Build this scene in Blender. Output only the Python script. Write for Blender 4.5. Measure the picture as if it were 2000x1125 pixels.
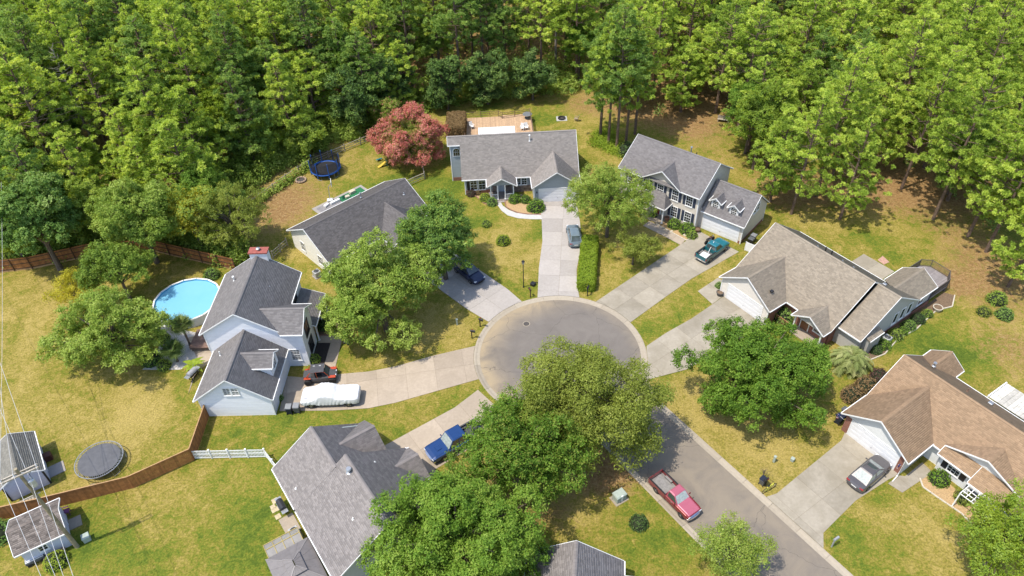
import bpy, bmesh, math, random
import numpy as np
from mathutils import Vector, Matrix
from mathutils.geometry import delaunay_2d_cdt
for _o in list(bpy.data.objects): bpy.data.objects.remove(_o)
scene = bpy.context.scene
COL = scene.collection
R = math.radians
random.seed(7); np.random.seed(7)

# ------------------------------------------------------------------ camera
CAM_H, F_PX, PITCH, ROLL = 58.6, 1450.0, R(41.4), R(-2.0)
_fw = Vector((0, math.cos(PITCH), -math.sin(PITCH)))
_rt0 = Vector((1, 0, 0)); _up0 = Vector((0, math.sin(PITCH), math.cos(PITCH)))
_rt = math.cos(ROLL)*_rt0 + math.sin(ROLL)*_up0
_up = -math.sin(ROLL)*_rt0 + math.cos(ROLL)*_up0
cd = bpy.data.cameras.new('camera'); cam = bpy.data.objects.new('camera', cd); COL.objects.link(cam)
cam.matrix_world = Matrix(((_rt.x, _up.x, -_fw.x, 0), (_rt.y, _up.y, -_fw.y, 0), (_rt.z, _up.z, -_fw.z, CAM_H), (0, 0, 0, 1)))
cd.sensor_width = 36; cd.lens = 36*F_PX/2000; cd.clip_start = .5; cd.clip_end = 3000
scene.camera = cam
# ------------------------------------------------------------------ light
SUN_EL, SHADOW_AZ = R(66), R(26)      # shadows fall towards SHADOW_AZ (from +x, anticlockwise)
world = bpy.data.worlds.new('World'); scene.world = world; world.use_nodes = True
wn = world.node_tree.nodes; wl = world.node_tree.links
sky = wn.new('ShaderNodeTexSky'); sky.sky_type = 'NISHITA'; sky.sun_disc = False
sky.sun_elevation = SUN_EL
sdir = Vector((-math.cos(SHADOW_AZ)*math.cos(SUN_EL), -math.sin(SHADOW_AZ)*math.cos(SUN_EL), math.sin(SUN_EL)))
sky.sun_rotation = math.atan2(sdir.x, sdir.y)
sky.altitude = 200; sky.air_density = 1; sky.dust_density = 1.5
wl.new(sky.outputs[0], wn['Background'].inputs[0]); wn['Background'].inputs[1].default_value = .15
sl = bpy.data.lights.new('sun', 'SUN'); sl.energy = 2.7; sl.angle = R(.53); sl.color = (1, .935, .825)
so = bpy.data.objects.new('sun', sl); COL.objects.link(so)
so.rotation_euler = (-sdir).to_track_quat('-Z', 'Y').to_euler(); so.location = (0, 0, 90)
scene.view_settings.view_transform = 'Standard'; scene.view_settings.look = 'None'
scene.view_settings.exposure = 0.92; scene.view_settings.gamma = 1
scene.render.engine = 'CYCLES'
scene.cycles.max_bounces = 5; scene.cycles.diffuse_bounces = 2; scene.cycles.glossy_bounces = 2
scene.cycles.transmission_bounces = 4; scene.cycles.transparent_max_bounces = 3
scene.cycles.caustics_reflective = False; scene.cycles.caustics_refractive = False

def gp(u, v, z=0.0):
    """world point at height z seen at photo pixel (u, v): survey of the place from the photograph"""
    d = _fw + _rt*((u-1000)/F_PX) - _up*((v-562.5)/F_PX)
    t = (CAM_H - z)/(-d.z)
    return Vector((d.x*t, d.y*t, z))
def g2(u, v, z=0.0):
    p = gp(u, v, z); return (p.x, p.y)

# ------------------------------------------------------------------ materials
MATS = {}
def ramp(nt, fac, stops):
    r = nt.nodes.new('ShaderNodeValToRGB'); e = r.color_ramp.elements
    while len(e) < len(stops): e.new(.5)
    for i, (p, c) in enumerate(stops):
        e[i].position = p; e[i].color = (*c, 1) if len(c) == 3 else c
    nt.links.new(fac, r.inputs[0]); return r.outputs[0]
def noise(nt, vec, scale, detail=4, rough=.55, dist=0):
    n = nt.nodes.new('ShaderNodeTexNoise'); n.inputs['Scale'].default_value = scale
    n.inputs['Detail'].default_value = detail; n.inputs['Roughness'].default_value = rough
    n.inputs['Distortion'].default_value = dist
    if vec is not None: nt.links.new(vec, n.inputs['Vector'])
    return n.outputs['Fac']
def mixc(nt, fac, a, b, mode='MIX'):
    m = nt.nodes.new('ShaderNodeMix'); m.data_type = 'RGBA'; m.blend_type = mode
    for sock, val in ((m.inputs[0], fac), (m.inputs[6], a), (m.inputs[7], b)):
        if isinstance(val, (int, float)): sock.default_value = val
        elif isinstance(val, tuple): sock.default_value = (*val, 1) if len(val) == 3 else val
        else: nt.links.new(val, sock)
    return m.outputs[2]
def mth(nt, op, a, b=0.0, c=None, clamp=False):
    m = nt.nodes.new('ShaderNodeMath'); m.operation = op; m.use_clamp = clamp
    for i, v in enumerate((a, b) if c is None else (a, b, c)):
        if isinstance(v, (int, float)): m.inputs[i].default_value = v
        else: nt.links.new(v, m.inputs[i])
    return m.outputs[0]
def attr(nt, name):
    a = nt.nodes.new('ShaderNodeAttribute'); a.attribute_name = name; return a
def base_mat(name):
    m = bpy.data.materials.new(name); m.use_nodes = True
    nt = m.node_tree; b = nt.nodes['Principled BSDF']
    tc = nt.nodes.new('ShaderNodeTexCoord')
    MATS[name] = m
    return m, nt, b, tc.outputs['Object']
def bump(nt, b, h, strength, dist=.02):
    n = nt.nodes.new('ShaderNodeBump'); n.inputs['Strength'].default_value = strength; n.inputs['Distance'].default_value = dist
    nt.links.new(h, n.inputs['Height']); nt.links.new(n.outputs[0], b.inputs['Normal'])
def M(name, col, rough=.6, var=.12, scale=3.0, metal=0.0, coat=0.0, bmp=0.0, tone=0.0, dirt=None, dscale=.6, spec=.4):
    """general procedural material: mottled colour, optional per-piece tone attribute, dirt and fine relief"""
    if name in MATS: return MATS[name]
    m, nt, b, oc = base_mat(name)
    f = noise(nt, oc, scale, 5)
    lo = tuple(c*(1-var) for c in col); hi = tuple(min(1, c*(1+var)) for c in col)
    out = ramp(nt, f, [(.3, lo), (.7, hi)])
    if tone:
        t = attr(nt, 'tone').outputs['Fac']
        k = mth(nt, 'MULTIPLY_ADD', t, tone, 1-tone/2)
        cmb = nt.nodes.new('ShaderNodeCombineColor')
        for i in range(3): nt.links.new(k, cmb.inputs[i])
        out = mixc(nt, 1.0, out, cmb.outputs[0], 'MULTIPLY')
    if dirt:
        d = noise(nt, oc, dscale, 6, .65)
        d = mth(nt, 'SUBTRACT', d, .48); d = mth(nt, 'MULTIPLY', d, 3.5, clamp=True)
        out = mixc(nt, d, out, dirt)
    nt.links.new(out, b.inputs['Base Color'])
    b.inputs['Roughness'].default_value = rough; b.inputs['Metallic'].default_value = metal
    b.inputs['Coat Weight'].default_value = coat; b.inputs['Coat Roughness'].default_value = .06
    b.inputs['Specular IOR Level'].default_value = spec
    if bmp: bump(nt, b, noise(nt, oc, scale*6, 4), bmp)
    return m
def leafmat(name, cols, trans=.45, rough=.6, spec=.18, gain=1.0):
    """leaf: colour by per-leaf tone attribute and per-tree random, part of the light passes through"""
    m, nt, b, oc = base_mat(name)
    t = attr(nt, 'tone').outputs['Fac']
    oi = nt.nodes.new('ShaderNodeObjectInfo')
    t2 = mth(nt, 'MULTIPLY_ADD', oi.outputs['Random'], .26, -.13)
    t3 = mth(nt, 'ADD', t, t2, clamp=True)
    n = len(cols); cols = [tuple(min(.9, v*gain) for v in cc) for cc in cols]
    c = ramp(nt, t3, [(i/(n-1), cc) for i, cc in enumerate(cols)])
    nt.links.new(c, b.inputs['Base Color'])
    b.inputs['Roughness'].default_value = rough; b.inputs['Specular IOR Level'].default_value = spec
    tr = nt.nodes.new('ShaderNodeBsdfTranslucent')
    nt.links.new(mixc(nt, 1.0, c, (1.5, 1.35, .55), 'MULTIPLY'), tr.inputs[0])
    mx = nt.nodes.new('ShaderNodeMixShader'); mx.inputs[0].default_value = trans
    nt.links.new(b.outputs[0], mx.inputs[1]); nt.links.new(tr.outputs[0], mx.inputs[2])
    nt.links.new(mx.outputs[0], nt.nodes['Material Output'].inputs[0])
    return m

# ------------------------------------------------------------------ mesh builder and object helpers
class MB:
    def __init__(s): s.v = []; s.f = []; s.mi = []; s.t = []; s.xf = None; s.m = 0; s.tone = .5
    def add(s, vs, fs):
        o = len(s.v)
        if s.xf is not None: vs = [tuple(s.xf @ Vector(p)) for p in vs]
        s.v.extend([tuple(p) for p in vs])
        for f in fs: s.f.append([o+i for i in f]); s.mi.append(s.m); s.t.append(s.tone)
        return s
    def box(s, x0, x1, y0, y1, z0, z1):
        return s.add([(x0,y0,z0),(x1,y0,z0),(x1,y1,z0),(x0,y1,z0),(x0,y0,z1),(x1,y0,z1),(x1,y1,z1),(x0,y1,z1)],
                     [(0,3,2,1),(4,5,6,7),(0,1,5,4),(1,2,6,5),(2,3,7,6),(3,0,4,7)])
    def cbox(s, c, size, rz=0.0, bevel=0.0):
        x, y, z = size[0]/2, size[1]/2, size[2]/2
        k = Matrix.Translation(Vector(c)) @ Matrix.Rotation(rz, 4, 'Z')
        if bevel <= 0:
            pts = [(-x,-y,-z),(x,-y,-z),(x,y,-z),(-x,y,-z),(-x,-y,z),(x,-y,z),(x,y,z),(-x,y,z)]
            return s.add([k @ Vector(p) for p in pts], [(0,3,2,1),(4,5,6,7),(0,1,5,4),(1,2,6,5),(2,3,7,6),(3,0,4,7)])
        b = bevel
        rings = []
        for zz, ins in ((-z, b), (-z+b, 0), (z-b, 0), (z, b)):
            X, Y = x-ins, y-ins
            rings.append([(-X+b,-Y,zz),(X-b,-Y,zz),(X,-Y+b,zz),(X,Y-b,zz),(X-b,Y,zz),(-X+b,Y,zz),(-X,Y-b,zz),(-X,-Y+b,zz)])
        return s.loft([[k @ Vector(p) for p in r] for r in rings])
    def loft(s, rings, caps=True, closed=True):
        n = len(rings[0]); vs = [p for r in rings for p in r]; fs = []
        for i in range(len(rings)-1):
            for j in range(n if closed else n-1):
                a = i*n+j; b = i*n+(j+1) % n
                fs.append((a, b, b+n, a+n))
        if caps: fs.append(tuple(reversed(range(n)))); fs.append(tuple(range((len(rings)-1)*n, len(rings)*n)))
        return s.add(vs, fs)
    def tube(s, pts, r, n=6, caps=True):
        pts = [Vector(p) for p in pts]; rs = r if isinstance(r, (list, tuple)) else [r]*len(pts); rings = []
        for i, p in enumerate(pts):
            d = (pts[min(i+1, len(pts)-1)] - pts[max(i-1, 0)]).normalized()
            a = d.cross(Vector((0, 0, 1))); a = a.normalized() if a.length > 1e-4 else Vector((1, 0, 0)); b = a.cross(d)
            rings.append([p + (a*math.cos(2*math.pi*k/n) + b*math.sin(2*math.pi*k/n))*rs[i] for k in range(n)])
        return s.loft(rings, caps)
    def disc(s, c, r, z0, z1, n=24, r2=None):
        r2 = r if r2 is None else r2
        ring = lambda rr, z: [(c[0]+rr*math.cos(2*math.pi*k/n), c[1]+rr*math.sin(2*math.pi*k/n), z) for k in range(n)]
        return s.loft([ring(r, z0), ring(r2, z1)])
    def lathe(s, c, prof, n=16):
        return s.loft([[(c[0]+r*math.cos(2*math.pi*k/n), c[1]+r*math.sin(2*math.pi*k/n), c[2]+z) for k in range(n)] for r, z in prof])
    def prism(s, poly, z0, z1):
        a = sum(poly[i][0]*poly[(i+1) % len(poly)][1]-poly[(i+1) % len(poly)][0]*poly[i][1] for i in range(len(poly)))
        if a < 0: poly = poly[::-1]
        return s.loft([[(p[0], p[1], z0) for p in poly], [(p[0], p[1], z1) for p in poly]])
    def slab(s, quad, th):
        """thick sheet: top face through quad (3-D, anticlockwise from outside), thickness th inwards"""
        q = [Vector(p) for p in quad]; n = (q[1]-q[0]).cross(q[-1]-q[0]).normalized()
        return s.loft([[p - n*th for p in q], q])
    def build(s, name, mats, parent=None, smooth=False, loc=None, rz=0.0):
        me = bpy.data.meshes.new(name)
        me.from_pydata(s.v, [], s.f)
        for m in (mats if isinstance(mats, (list, tuple)) else [mats]): me.materials.append(m)
        if any(s.mi): me.polygons.foreach_set('material_index', s.mi)
        if any(t != .5 for t in s.t):
            a = me.attributes.new('tone', 'FLOAT', 'FACE'); a.data.foreach_set('value', s.t)
        if smooth: me.polygons.foreach_set('use_smooth', [True]*len(me.polygons))
        me.update()
        return link(name, me, parent, loc, rz)
def link(name, me, parent=None, loc=None, rz=0.0):
    o = bpy.data.objects.new(name, me); COL.objects.link(o)
    if loc is not None: o.location = loc
    o.rotation_euler = (0, 0, rz)
    if parent is not None: o.parent = parent
    return o
def fix_normals(o):
    bm = bmesh.new(); bm.from_mesh(o.data); bmesh.ops.recalc_face_normals(bm, faces=bm.faces[:]); bm.to_mesh(o.data); bm.free()
def tag(o, label, cat, group=None):
    o['label'] = label; o['category'] = cat
    if group: o['group'] = group
    return o
def thing(name, label, cat, loc=(0, 0, 0), rz=0.0, group=None):
    o = bpy.data.objects.new(name, None); COL.objects.link(o); o.location = loc; o.rotation_euler = (0, 0, rz)
    o.empty_display_size = .3
    return tag(o, label, cat, group)
def structure(o): o['kind'] = 'structure'; return o
def stuff(o): o['kind'] = 'stuff'; return o
def copy_tree(o, parent=None):
    c = o.copy(); COL.objects.link(c); c.parent = parent
    for ch in list(o.children): copy_tree(ch, c)
    return c
def np_mesh(name, V, F, mats, tone=None, smooth=False, mi=None):
    """fast mesh from arrays, all faces with the same corner count"""
    me = bpy.data.meshes.new(name); nv = len(V); nf, k = F.shape
    me.vertices.add(nv); me.vertices.foreach_set('co', np.asarray(V, np.float32).ravel())
    me.loops.add(nf*k); me.loops.foreach_set('vertex_index', F.astype(np.int32).ravel())
    me.polygons.add(nf); me.polygons.foreach_set('loop_start', np.arange(0, nf*k, k, dtype=np.int32))
    for m in (mats if isinstance(mats, (list, tuple)) else [mats]): me.materials.append(m)
    if tone is not None:
        a = me.attributes.new('tone', 'FLOAT', 'FACE'); a.data.foreach_set('value', np.asarray(tone, np.float32))
    if mi is not None: me.polygons.foreach_set('material_index', np.asarray(mi, np.int32))
    if smooth: me.polygons.foreach_set('use_smooth', np.ones(nf, bool))
    me.update(calc_edges=True); me.validate(); return me
def clip_poly(poly, cell):
    """Sutherland-Hodgman: poly clipped by convex anticlockwise cell"""
    out = list(poly)
    for i in range(len(cell)):
        a, b = cell[i], cell[(i+1) % len(cell)]; inp = out; out = []
        if not inp: break
        ins = lambda p: (b[0]-a[0])*(p[1]-a[1])-(b[1]-a[1])*(p[0]-a[0]) >= -1e-9
        for j in range(len(inp)):
            p, q = inp[j-1], inp[j]; ip, iq = ins(p), ins(q)
            if ip != iq:
                d1 = (b[0]-a[0])*(p[1]-a[1])-(b[1]-a[1])*(p[0]-a[0]); d2 = (b[0]-a[0])*(q[1]-a[1])-(b[1]-a[1])*(q[0]-a[0])
                t = d1/(d1-d2); out.append((p[0]+(q[0]-p[0])*t, p[1]+(q[1]-p[1])*t))
            if iq: out.append(q)
    return out
def parea(p): return sum(p[i-1][0]*p[i][1]-p[i][0]*p[i-1][1] for i in range(len(p)))/2
# ------------------------------------------------------------------ ground, road, kerb, drives
def grass_material():
    m, nt, b, oc = base_mat('lawn_grass')
    n1 = noise(nt, oc, .16, 4, .6, .6); n2 = noise(nt, oc, 1.15, 6, .68, 1.1); n3 = noise(nt, oc, 4.5, 4, .6); n4 = noise(nt, oc, 22, 3, .6)
    d = attr(nt, 'dry').outputs['Fac']
    d = mth(nt, 'ADD', d, mth(nt, 'MULTIPLY_ADD', n1, 1.6, -.8))
    d = mth(nt, 'ADD', d, mth(nt, 'MULTIPLY_ADD', n2, 1.5, -.75))
    d = mth(nt, 'ADD', d, mth(nt, 'MULTIPLY_ADD', n3, .9, -.45))
    d = mth(nt, 'ADD', d, mth(nt, 'MULTIPLY_ADD', n4, .4, -.2), clamp=True)
    c = ramp(nt, d, [(0, (.085, .130, .018)), (.26, (.145, .185, .024)), (.44, (.200, .200, .030)), (.64, (.285, .236, .055)), (1, (.41, .318, .105))])
    dirt = attr(nt, 'dirt').outputs['Fac']
    e = mth(nt, 'ADD', dirt, mth(nt, 'MULTIPLY_ADD', n2, 1.2, -.6))
    e = mth(nt, 'ADD', e, mth(nt, 'MULTIPLY_ADD', n3, .5, -.25))
    e = mth(nt, 'MULTIPLY_ADD', e, 2.2, -.75, clamp=True)
    dc = ramp(nt, noise(nt, oc, 2.2, 6, .7), [(.3, (.19, .105, .05)), (.5, (.31, .19, .085)), (.7, (.40, .28, .145))])
    c = mixc(nt, e, c, dc)
    sp = ramp(nt, noise(nt, oc, 6, 6, .8), [(.3, (.42, .45, .4)), (.7, (1.42, 1.38, 1.3))])
    c = mixc(nt, 1.0, c, sp, 'MULTIPLY')
    nt.links.new(c, b.inputs['Base Color']); b.inputs['Roughness'].default_value = .9; b.inputs['Specular IOR Level'].default_value = .1
    bump(nt, b, mth(nt, 'ADD', n4, mth(nt, 'MULTIPLY', n3, .8)), .9, .09)
    return m
GRASS = grass_material()

def asphalt_material():
    m, nt, b, oc = base_mat('asphalt')
    n1 = noise(nt, oc, .35, 6, .62, .8); n2 = noise(nt, oc, 60, 2); n3 = noise(nt, oc, 1.6, 6, .7)
    c = ramp(nt, n1, [(.25, (.136, .119, .104)), (.5, (.157, .138, .121)), (.75, (.182, .161, .140))])
    c = mixc(nt, mth(nt, 'MULTIPLY_ADD', n3, 1.6, -.75, clamp=True), c, (.185, .165, .142))
    s = attr(nt, 'dirt').outputs['Fac']                       # sand washed to the sides of the turning circle
    s = mth(nt, 'MULTIPLY', s, mth(nt, 'MULTIPLY_ADD', n1, 2.6, -.55, clamp=True))
    c = mixc(nt, s, c, (.33, .26, .165))
    c = mixc(nt, 1.0, c, ramp(nt, n2, [(.3, (.86, .86, .86)), (.7, (1.12, 1.12, 1.12))]), 'MULTIPLY')
    # tar-dark hairline cracks
    v = nt.nodes.new('ShaderNodeTexVoronoi'); v.feature = 'DISTANCE_TO_EDGE'; v.inputs['Scale'].default_value = .16
    wv = nt.nodes.new('ShaderNodeVectorMath'); wv.operation = 'ADD'
    nn = nt.nodes.new('ShaderNodeTexNoise'); nn.inputs['Scale'].default_value = .8; nn.inputs['Detail'].default_value = 5
    nt.links.new(oc, nn.inputs['Vector']); nt.links.new(oc, wv.inputs[0]); nt.links.new(nn.outputs['Color'], wv.inputs[1])
    nt.links.new(wv.outputs[0], v.inputs['Vector'])
    k = mth(nt, 'LESS_THAN', v.outputs['Distance'], .003)
    c = mixc(nt, mth(nt, 'MULTIPLY', k, .55), c, (.06, .055, .05))
    nt.links.new(c, b.inputs['Base Color']); b.inputs['Roughness'].default_value = .88
    bump(nt, b, n2, .35, .01)
    return m
ASPHALT = asphalt_material()
def concrete(name, col, stain, amount=.6):
    m, nt, b, oc = base_mat(name)
    n1 = noise(nt, oc, .5, 6, .65, .5); n2 = noise(nt, oc, 3.5, 5, .65); n3 = noise(nt, oc, 40, 2)
    c = ramp(nt, n2, [(.25, tuple(x*.86 for x in col)), (.75, tuple(x*1.1 for x in col))])
    oi = attr(nt, 'tone').outputs['Fac']
    c = mixc(nt, mth(nt, 'MULTIPLY', mth(nt, 'MULTIPLY_ADD', n1, 3.2, -1.3, clamp=True), amount), c, stain)
    k = mth(nt, 'MULTIPLY_ADD', oi, .22, .89); cc = nt.nodes.new('ShaderNodeCombineColor')
    for i in range(3): nt.links.new(k, cc.inputs[i])
    c = mixc(nt, 1.0, c, cc.outputs[0], 'MULTIPLY')
    nt.links.new(c, b.inputs['Base Color']); b.inputs['Roughness'].default_value = .85; b.inputs['Specular IOR Level'].default_value = .25
    bump(nt, b, n3, .3, .01)
    return m
CONC_PALE = concrete('concrete_pale', (.375, .342, .312), (.31, .282, .256), .5)
CONC_TAN = concrete('concrete_tan', (.385, .318, .245), (.30, .247, .185), .6)
CONC_GREY = concrete('concrete_weathered', (.335, .298, .237), (.24, .21, .156), .85)
CONC_KERB = concrete('concrete_kerb', (.345, .298, .232), (.33, .28, .21), .55)
CONC_WALK = concrete('concrete_walk', (.47, .46, .435), (.42, .41, .38), .4)
JOINT = M('joint_dirt', (.20, .165, .115), .95, .2, 6)

# road frame: s along the street (away from the turning circle), t across it
RD = Vector((math.cos(R(-56.5)), math.sin(R(-56.5)))); RN = Vector((-RD.y, RD.x)); RC = Vector((4.95, 55.45))
def rd(s, t): p = RC + RD*s + RN*t; return (p.x, p.y)
def bulb_outline(half, rad, rf, s_end, step=.9):
    """(s,t) outline from street end on +t side round the turning circle to street end on -t side"""
    tc = half + rf; sc = math.sqrt((rad+rf)**2 - tc*tc)
    a0 = math.atan2(tc, sc)                       # direction circle centre -> fillet centre
    side = []
    n = max(2, int((s_end-sc)/1.5))
    for i in range(n): side.append((s_end-(s_end-sc)*i/n, half))
    aa0, aa1 = -math.pi/2, a0 - math.pi           # on the fillet circle
    n = max(3, int(rf*abs(aa1-aa0)/step))
    for i in range(n+1):
        a = aa0 + (aa1-aa0)*i/n; side.append((sc+rf*math.cos(a), tc+rf*math.sin(a)))
    arc = []
    n = int(rad*2*(math.pi-a0)/step)
    for i in range(1, n): 
        a = a0 + (2*math.pi-2*a0)*i/n; arc.append((rad*math.cos(a), rad*math.sin(a)))
    return side + arc + [(s, -t) for s, t in reversed(side)]
S_END = 62.0
OUT_K = bulb_outline(4.10, 9.35, 7.0, S_END); IN_K = bulb_outline(3.45, 8.70, 7.65, S_END)
OUT_W = [rd(*p) for p in OUT_K]

def ground():
    pts = []; edges = []
    n = len(OUT_W)
    for p in OUT_W: pts.append(Vector(p))
    edges = [(i, (i+1) % n) for i in range(n)]
    xs = np.arange(-84, 84.1, 1.5); ys = np.arange(20, 176, 1.5)
    for y in ys:
        for x in xs: pts.append(Vector((x+random.uniform(-.3, .3), y+random.uniform(-.3, .3))))
    for x in np.linspace(-900, 900, 13):
        for y in np.linspace(-700, 1300, 13):
            if not (-90 < x < 90 and 10 < y < 180): pts.append(Vector((x, y)))
    vs, es, fs, ov, oe, of = delaunay_2d_cdt(pts, edges, [], 0, 1e-4)
    V = np.array([(v.x, v.y) for v in vs])
    poly = np.array(OUT_W)
    F = []
    for f in fs:
        c = V[list(f)].mean(0); a, b = poly, np.roll(poly, -1, 0)
        cond = ((a[:, 1] > c[1]) != (b[:, 1] > c[1])) & (c[0] < (b[:, 0]-a[:, 0])*(c[1]-a[:, 1])/(b[:, 1]-a[:, 1]+1e-12)+a[:, 0])
        if cond.sum() % 2 == 0: F.append(list(f) if len(f) == 3 else list(f)[:3])
    V3 = np.c_[V, np.zeros(len(V))]
    me = np_mesh('lawn', V3, np.array(F), GRASS)
    N = len(V); dry = np.full(N, .56); dirt = np.zeros(N)
    def blob(u, v, r, dd=0., di=0., asp=1.):
        p = gp(u, v); w = np.exp(-(((V[:, 0]-p.x)/(r*asp))**2 + ((V[:, 1]-p.y)/r)**2))
        dry[:] += dd*w; dirt[:] += di*w
    for a in [(60, 620, 9, .24), (300, 780, 8, .16), (60, 800, 6, .10), (250, 850, 5, .16), (120, 940, 3, .1), (420, 940, 7, -.2), (330, 1060, 9, .02), (380, 1000, 3.5, .25),
              (450, 1090, 5, -.12), (160, 1100, 5, -.2), (500, 980, 3, -.18), (700, 850, 6, -.12), (620, 820, 4, -.16), (780, 650, 5, .12), (860, 680, 4, .1),
              (990, 470, 4, .26), (1010, 520, 3, .26), (930, 425, 3, -.3), (1040, 450, 3, -.22), (1000, 570, 2.5, -.3), (960, 550, 2, -.25), (880, 365, 5, -.3), (820, 400, 5, -.25),
              (1300, 610, 4, .1), (1290, 640, 2.5, -.2), (1180, 560, 3, .24), (1270, 480, 3, .2), (1430, 520, 3, .12), (1380, 580, 2, .12), (1750, 640, 5, -.25), (1880, 660, 6, -.12),
              (1730, 490, 7, .04), (1740, 520, 4, -.12), (1950, 620, 5, .1), (1870, 700, 4, -.25), (1320, 800, 4, .3), (1450, 890, 4, .3), (1560, 870, 4, .28), (1700, 1040, 4, -.2), (1790, 1060, 4, .15),
              (1230, 1000, 4, .12), (1270, 1060, 4, -.28), (1340, 1050, 3, -.15), (900, 900, 3, .3), (560, 400, 8, .25), (700, 370, 5, -.25), (650, 420, 3, -.15), (830, 240, 5, .15), (1100, 260, 6, .12), (1060, 240, 3, -.25), (1160, 330, 5, .1)]:
        blob(*a)
    for a in [(560, 385, 7, .2, .75), (540, 430, 4, .1, .4), (700, 300, 5, .1, .35), (1140, 205, 5, .1, .55), (1020, 185, 5, 0, .4), (1250, 215, 6, 0, .6), (1350, 250, 6, 0, .62), (1330, 180, 9, 0, .8), (1420, 310, 5, 0, .3),
              (1520, 385, 5, 0, .5), (1560, 360, 6, 0, .55), (1660, 375, 5, 0, .5), (1780, 375, 8, 0, .65), (1880, 340, 9, 0, .75), (1900, 480, 5, 0, .5), (1850, 550, 3, 0, .6), (1960, 560, 6, .1, .7), (1980, 690, 5, .1, .6), (1190, 905, 3, .1, .8), (1160, 950, 2, .1, .4), (1230, 940, 2, .1, .35),
              (1400, 790, 3, .1, .5), (1940, 1000, 4, .2, .6), (960, 960, 2, .2, .5), (1060, 1000, 3.5, .1, .6), (500, 270, 8, 0, .6), (300, 330, 12, 0, .6), (800, 120, 14, 0, .6), (1200, 100, 14, 0, .8), (1500, 120, 16, 0, .9), (1700, 200, 16, 0, .9), (1900, 200, 16, 0, 1.), (100, 250, 20, 0, .6), (600, 80, 20, 0, .6), (150, 545, 3, .1, .2)]:
        u, v, r, dd, di = a; blob(u, v, r, dd, di)
    far = (V[:, 1] > 118); dirt[far] += .5
    for nm, arr in (('dry', dry), ('dirt', np.clip(dirt, 0, 1.1))):
        a = me.attributes.new(nm, 'FLOAT', 'POINT'); a.data.foreach_set('value', arr.astype(np.float32))
    return structure(link('lawn', me))
ground()

def road():
    pts = [rd(s, t) for s, t in bulb_outline(3.8, 9.05, 7.3, S_END)]
    P = [Vector(p) for p in pts]; n = len(P); base = len(P)
    for s in np.arange(-9, S_END, .9):
        for t in np.arange(-9, 9.1, .9): P.append(Vector(rd(s+.05, t)))
    vs, es, fs, *_ = delaunay_2d_cdt(P, [(i, (i+1) % n) for i in range(n)], [], 0, 1e-4)
    V = np.array([(v.x, v.y) for v in vs]); poly = np.array(pts); F = []
    for f in fs:
        c = V[list(f)].mean(0); a, b = poly, np.roll(poly, -1, 0)
        cond = ((a[:, 1] > c[1]) != (b[:, 1] > c[1])) & (c[0] < (b[:, 0]-a[:, 0])*(c[1]-a[:, 1])/(b[:, 1]-a[:, 1]+1e-12)+a[:, 0])
        if cond.sum() % 2: F.append(list(f)[:3])
    z = -.085
    me = np_mesh('road', np.c_[V, np.full(len(V), z)], np.array(F), ASPHALT)
    d = np.zeros(len(V))
    rel = V - np.array(RC); rad = np.hypot(rel[:, 0], rel[:, 1])
    d += np.clip((rad-5.6)/3.2, 0, 1)*(rel[:, 0] < 2)*.95*np.clip((2-rel[:, 0])/4, 0, 1)
    d += np.clip((rad-7.4)/1.2, 0, 1)*.35
    a = me.attributes.new('dirt', 'FLOAT', 'POINT'); a.data.foreach_set('value', d.astype(np.float32))
    structure(link('road', me))
    # kerb and gutter in cast lengths
    k = structure(bpy.data.objects.new('kerb', None)); COL.objects.link(k)
    m = min(len(OUT_K), len(IN_K))
    def resample(o, n):
        w = np.array([rd(*p) for p in o]); L = np.r_[0, np.cumsum(np.hypot(*np.diff(w, axis=0).T))]
        return w
    wo, wi = np.array([rd(*p) for p in OUT_K]), np.array([rd(*p) for p in IN_K])
    # pair every outer point with the inner point found by offsetting along the local normal
    tang = np.gradient(wo, axis=0); tang /= np.linalg.norm(tang, axis=1)[:, None]
    nrm = np.c_[-tang[:, 1], tang[:, 0]]
    c = wo + nrm*.65
    if np.linalg.norm(c[len(c)//2]-np.array(RC)) > 9.35: nrm = -nrm
    L = np.r_[0, np.cumsum(np.hypot(*np.diff(wo, axis=0).T))]
    prof = [(0, .02), (.14, .018), (.26, -.012), (.36, -.055), (.65, -.075)]
    seg = 3.0; i0 = 0; i = 0
    while i0 < len(wo)-1:
        i1 = i0
        while i1 < len(wo)-1 and L[i1]-L[i0] < seg: i1 += 1
        if L[i0] < 118 and np.hypot(*(wo[i0]-np.array(RC))) < 46:
            mb = MB(); rings = []
            idx = list(range(i0, i1+1))
            for q, j in enumerate(idx):
                p = wo[j]; nn = nrm[j]; sh = 0
                if q == 0: p = p + tang[j]*.012
                if q == len(idx)-1: p = p - tang[j]*.012
                r_ = [(p[0]+nn[0]*o, p[1]+nn[1]*o, z_) for o, z_ in prof]
                rings.append(r_ + [(p[0]+nn[0]*.65, p[1]+nn[1]*.65, -.2), (p[0], p[1], -.2)])
            mb.tone = random.random(); mb.loft(rings); o = mb.build('kerb_segment', CONC_KERB, k); fix_normals(o)
        i0 = i1
    # dark seam strip below the kerb joints
    mb = MB()
    for j in range(len(wo)-1):
        a, b = wo[j], wo[j+1]; na, nb = nrm[j], nrm[j+1]
        mb.add([(a[0], a[1], -.03), (b[0], b[1], -.03), (b[0]+nb[0]*.3, b[1]+nb[1]*.3, -.09), (a[0]+na[0]*.3, a[1]+na[1]*.3, -.09)], [(0, 1, 2, 3)])
    mb.build('kerb_bed', JOINT, k)
road()

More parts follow.
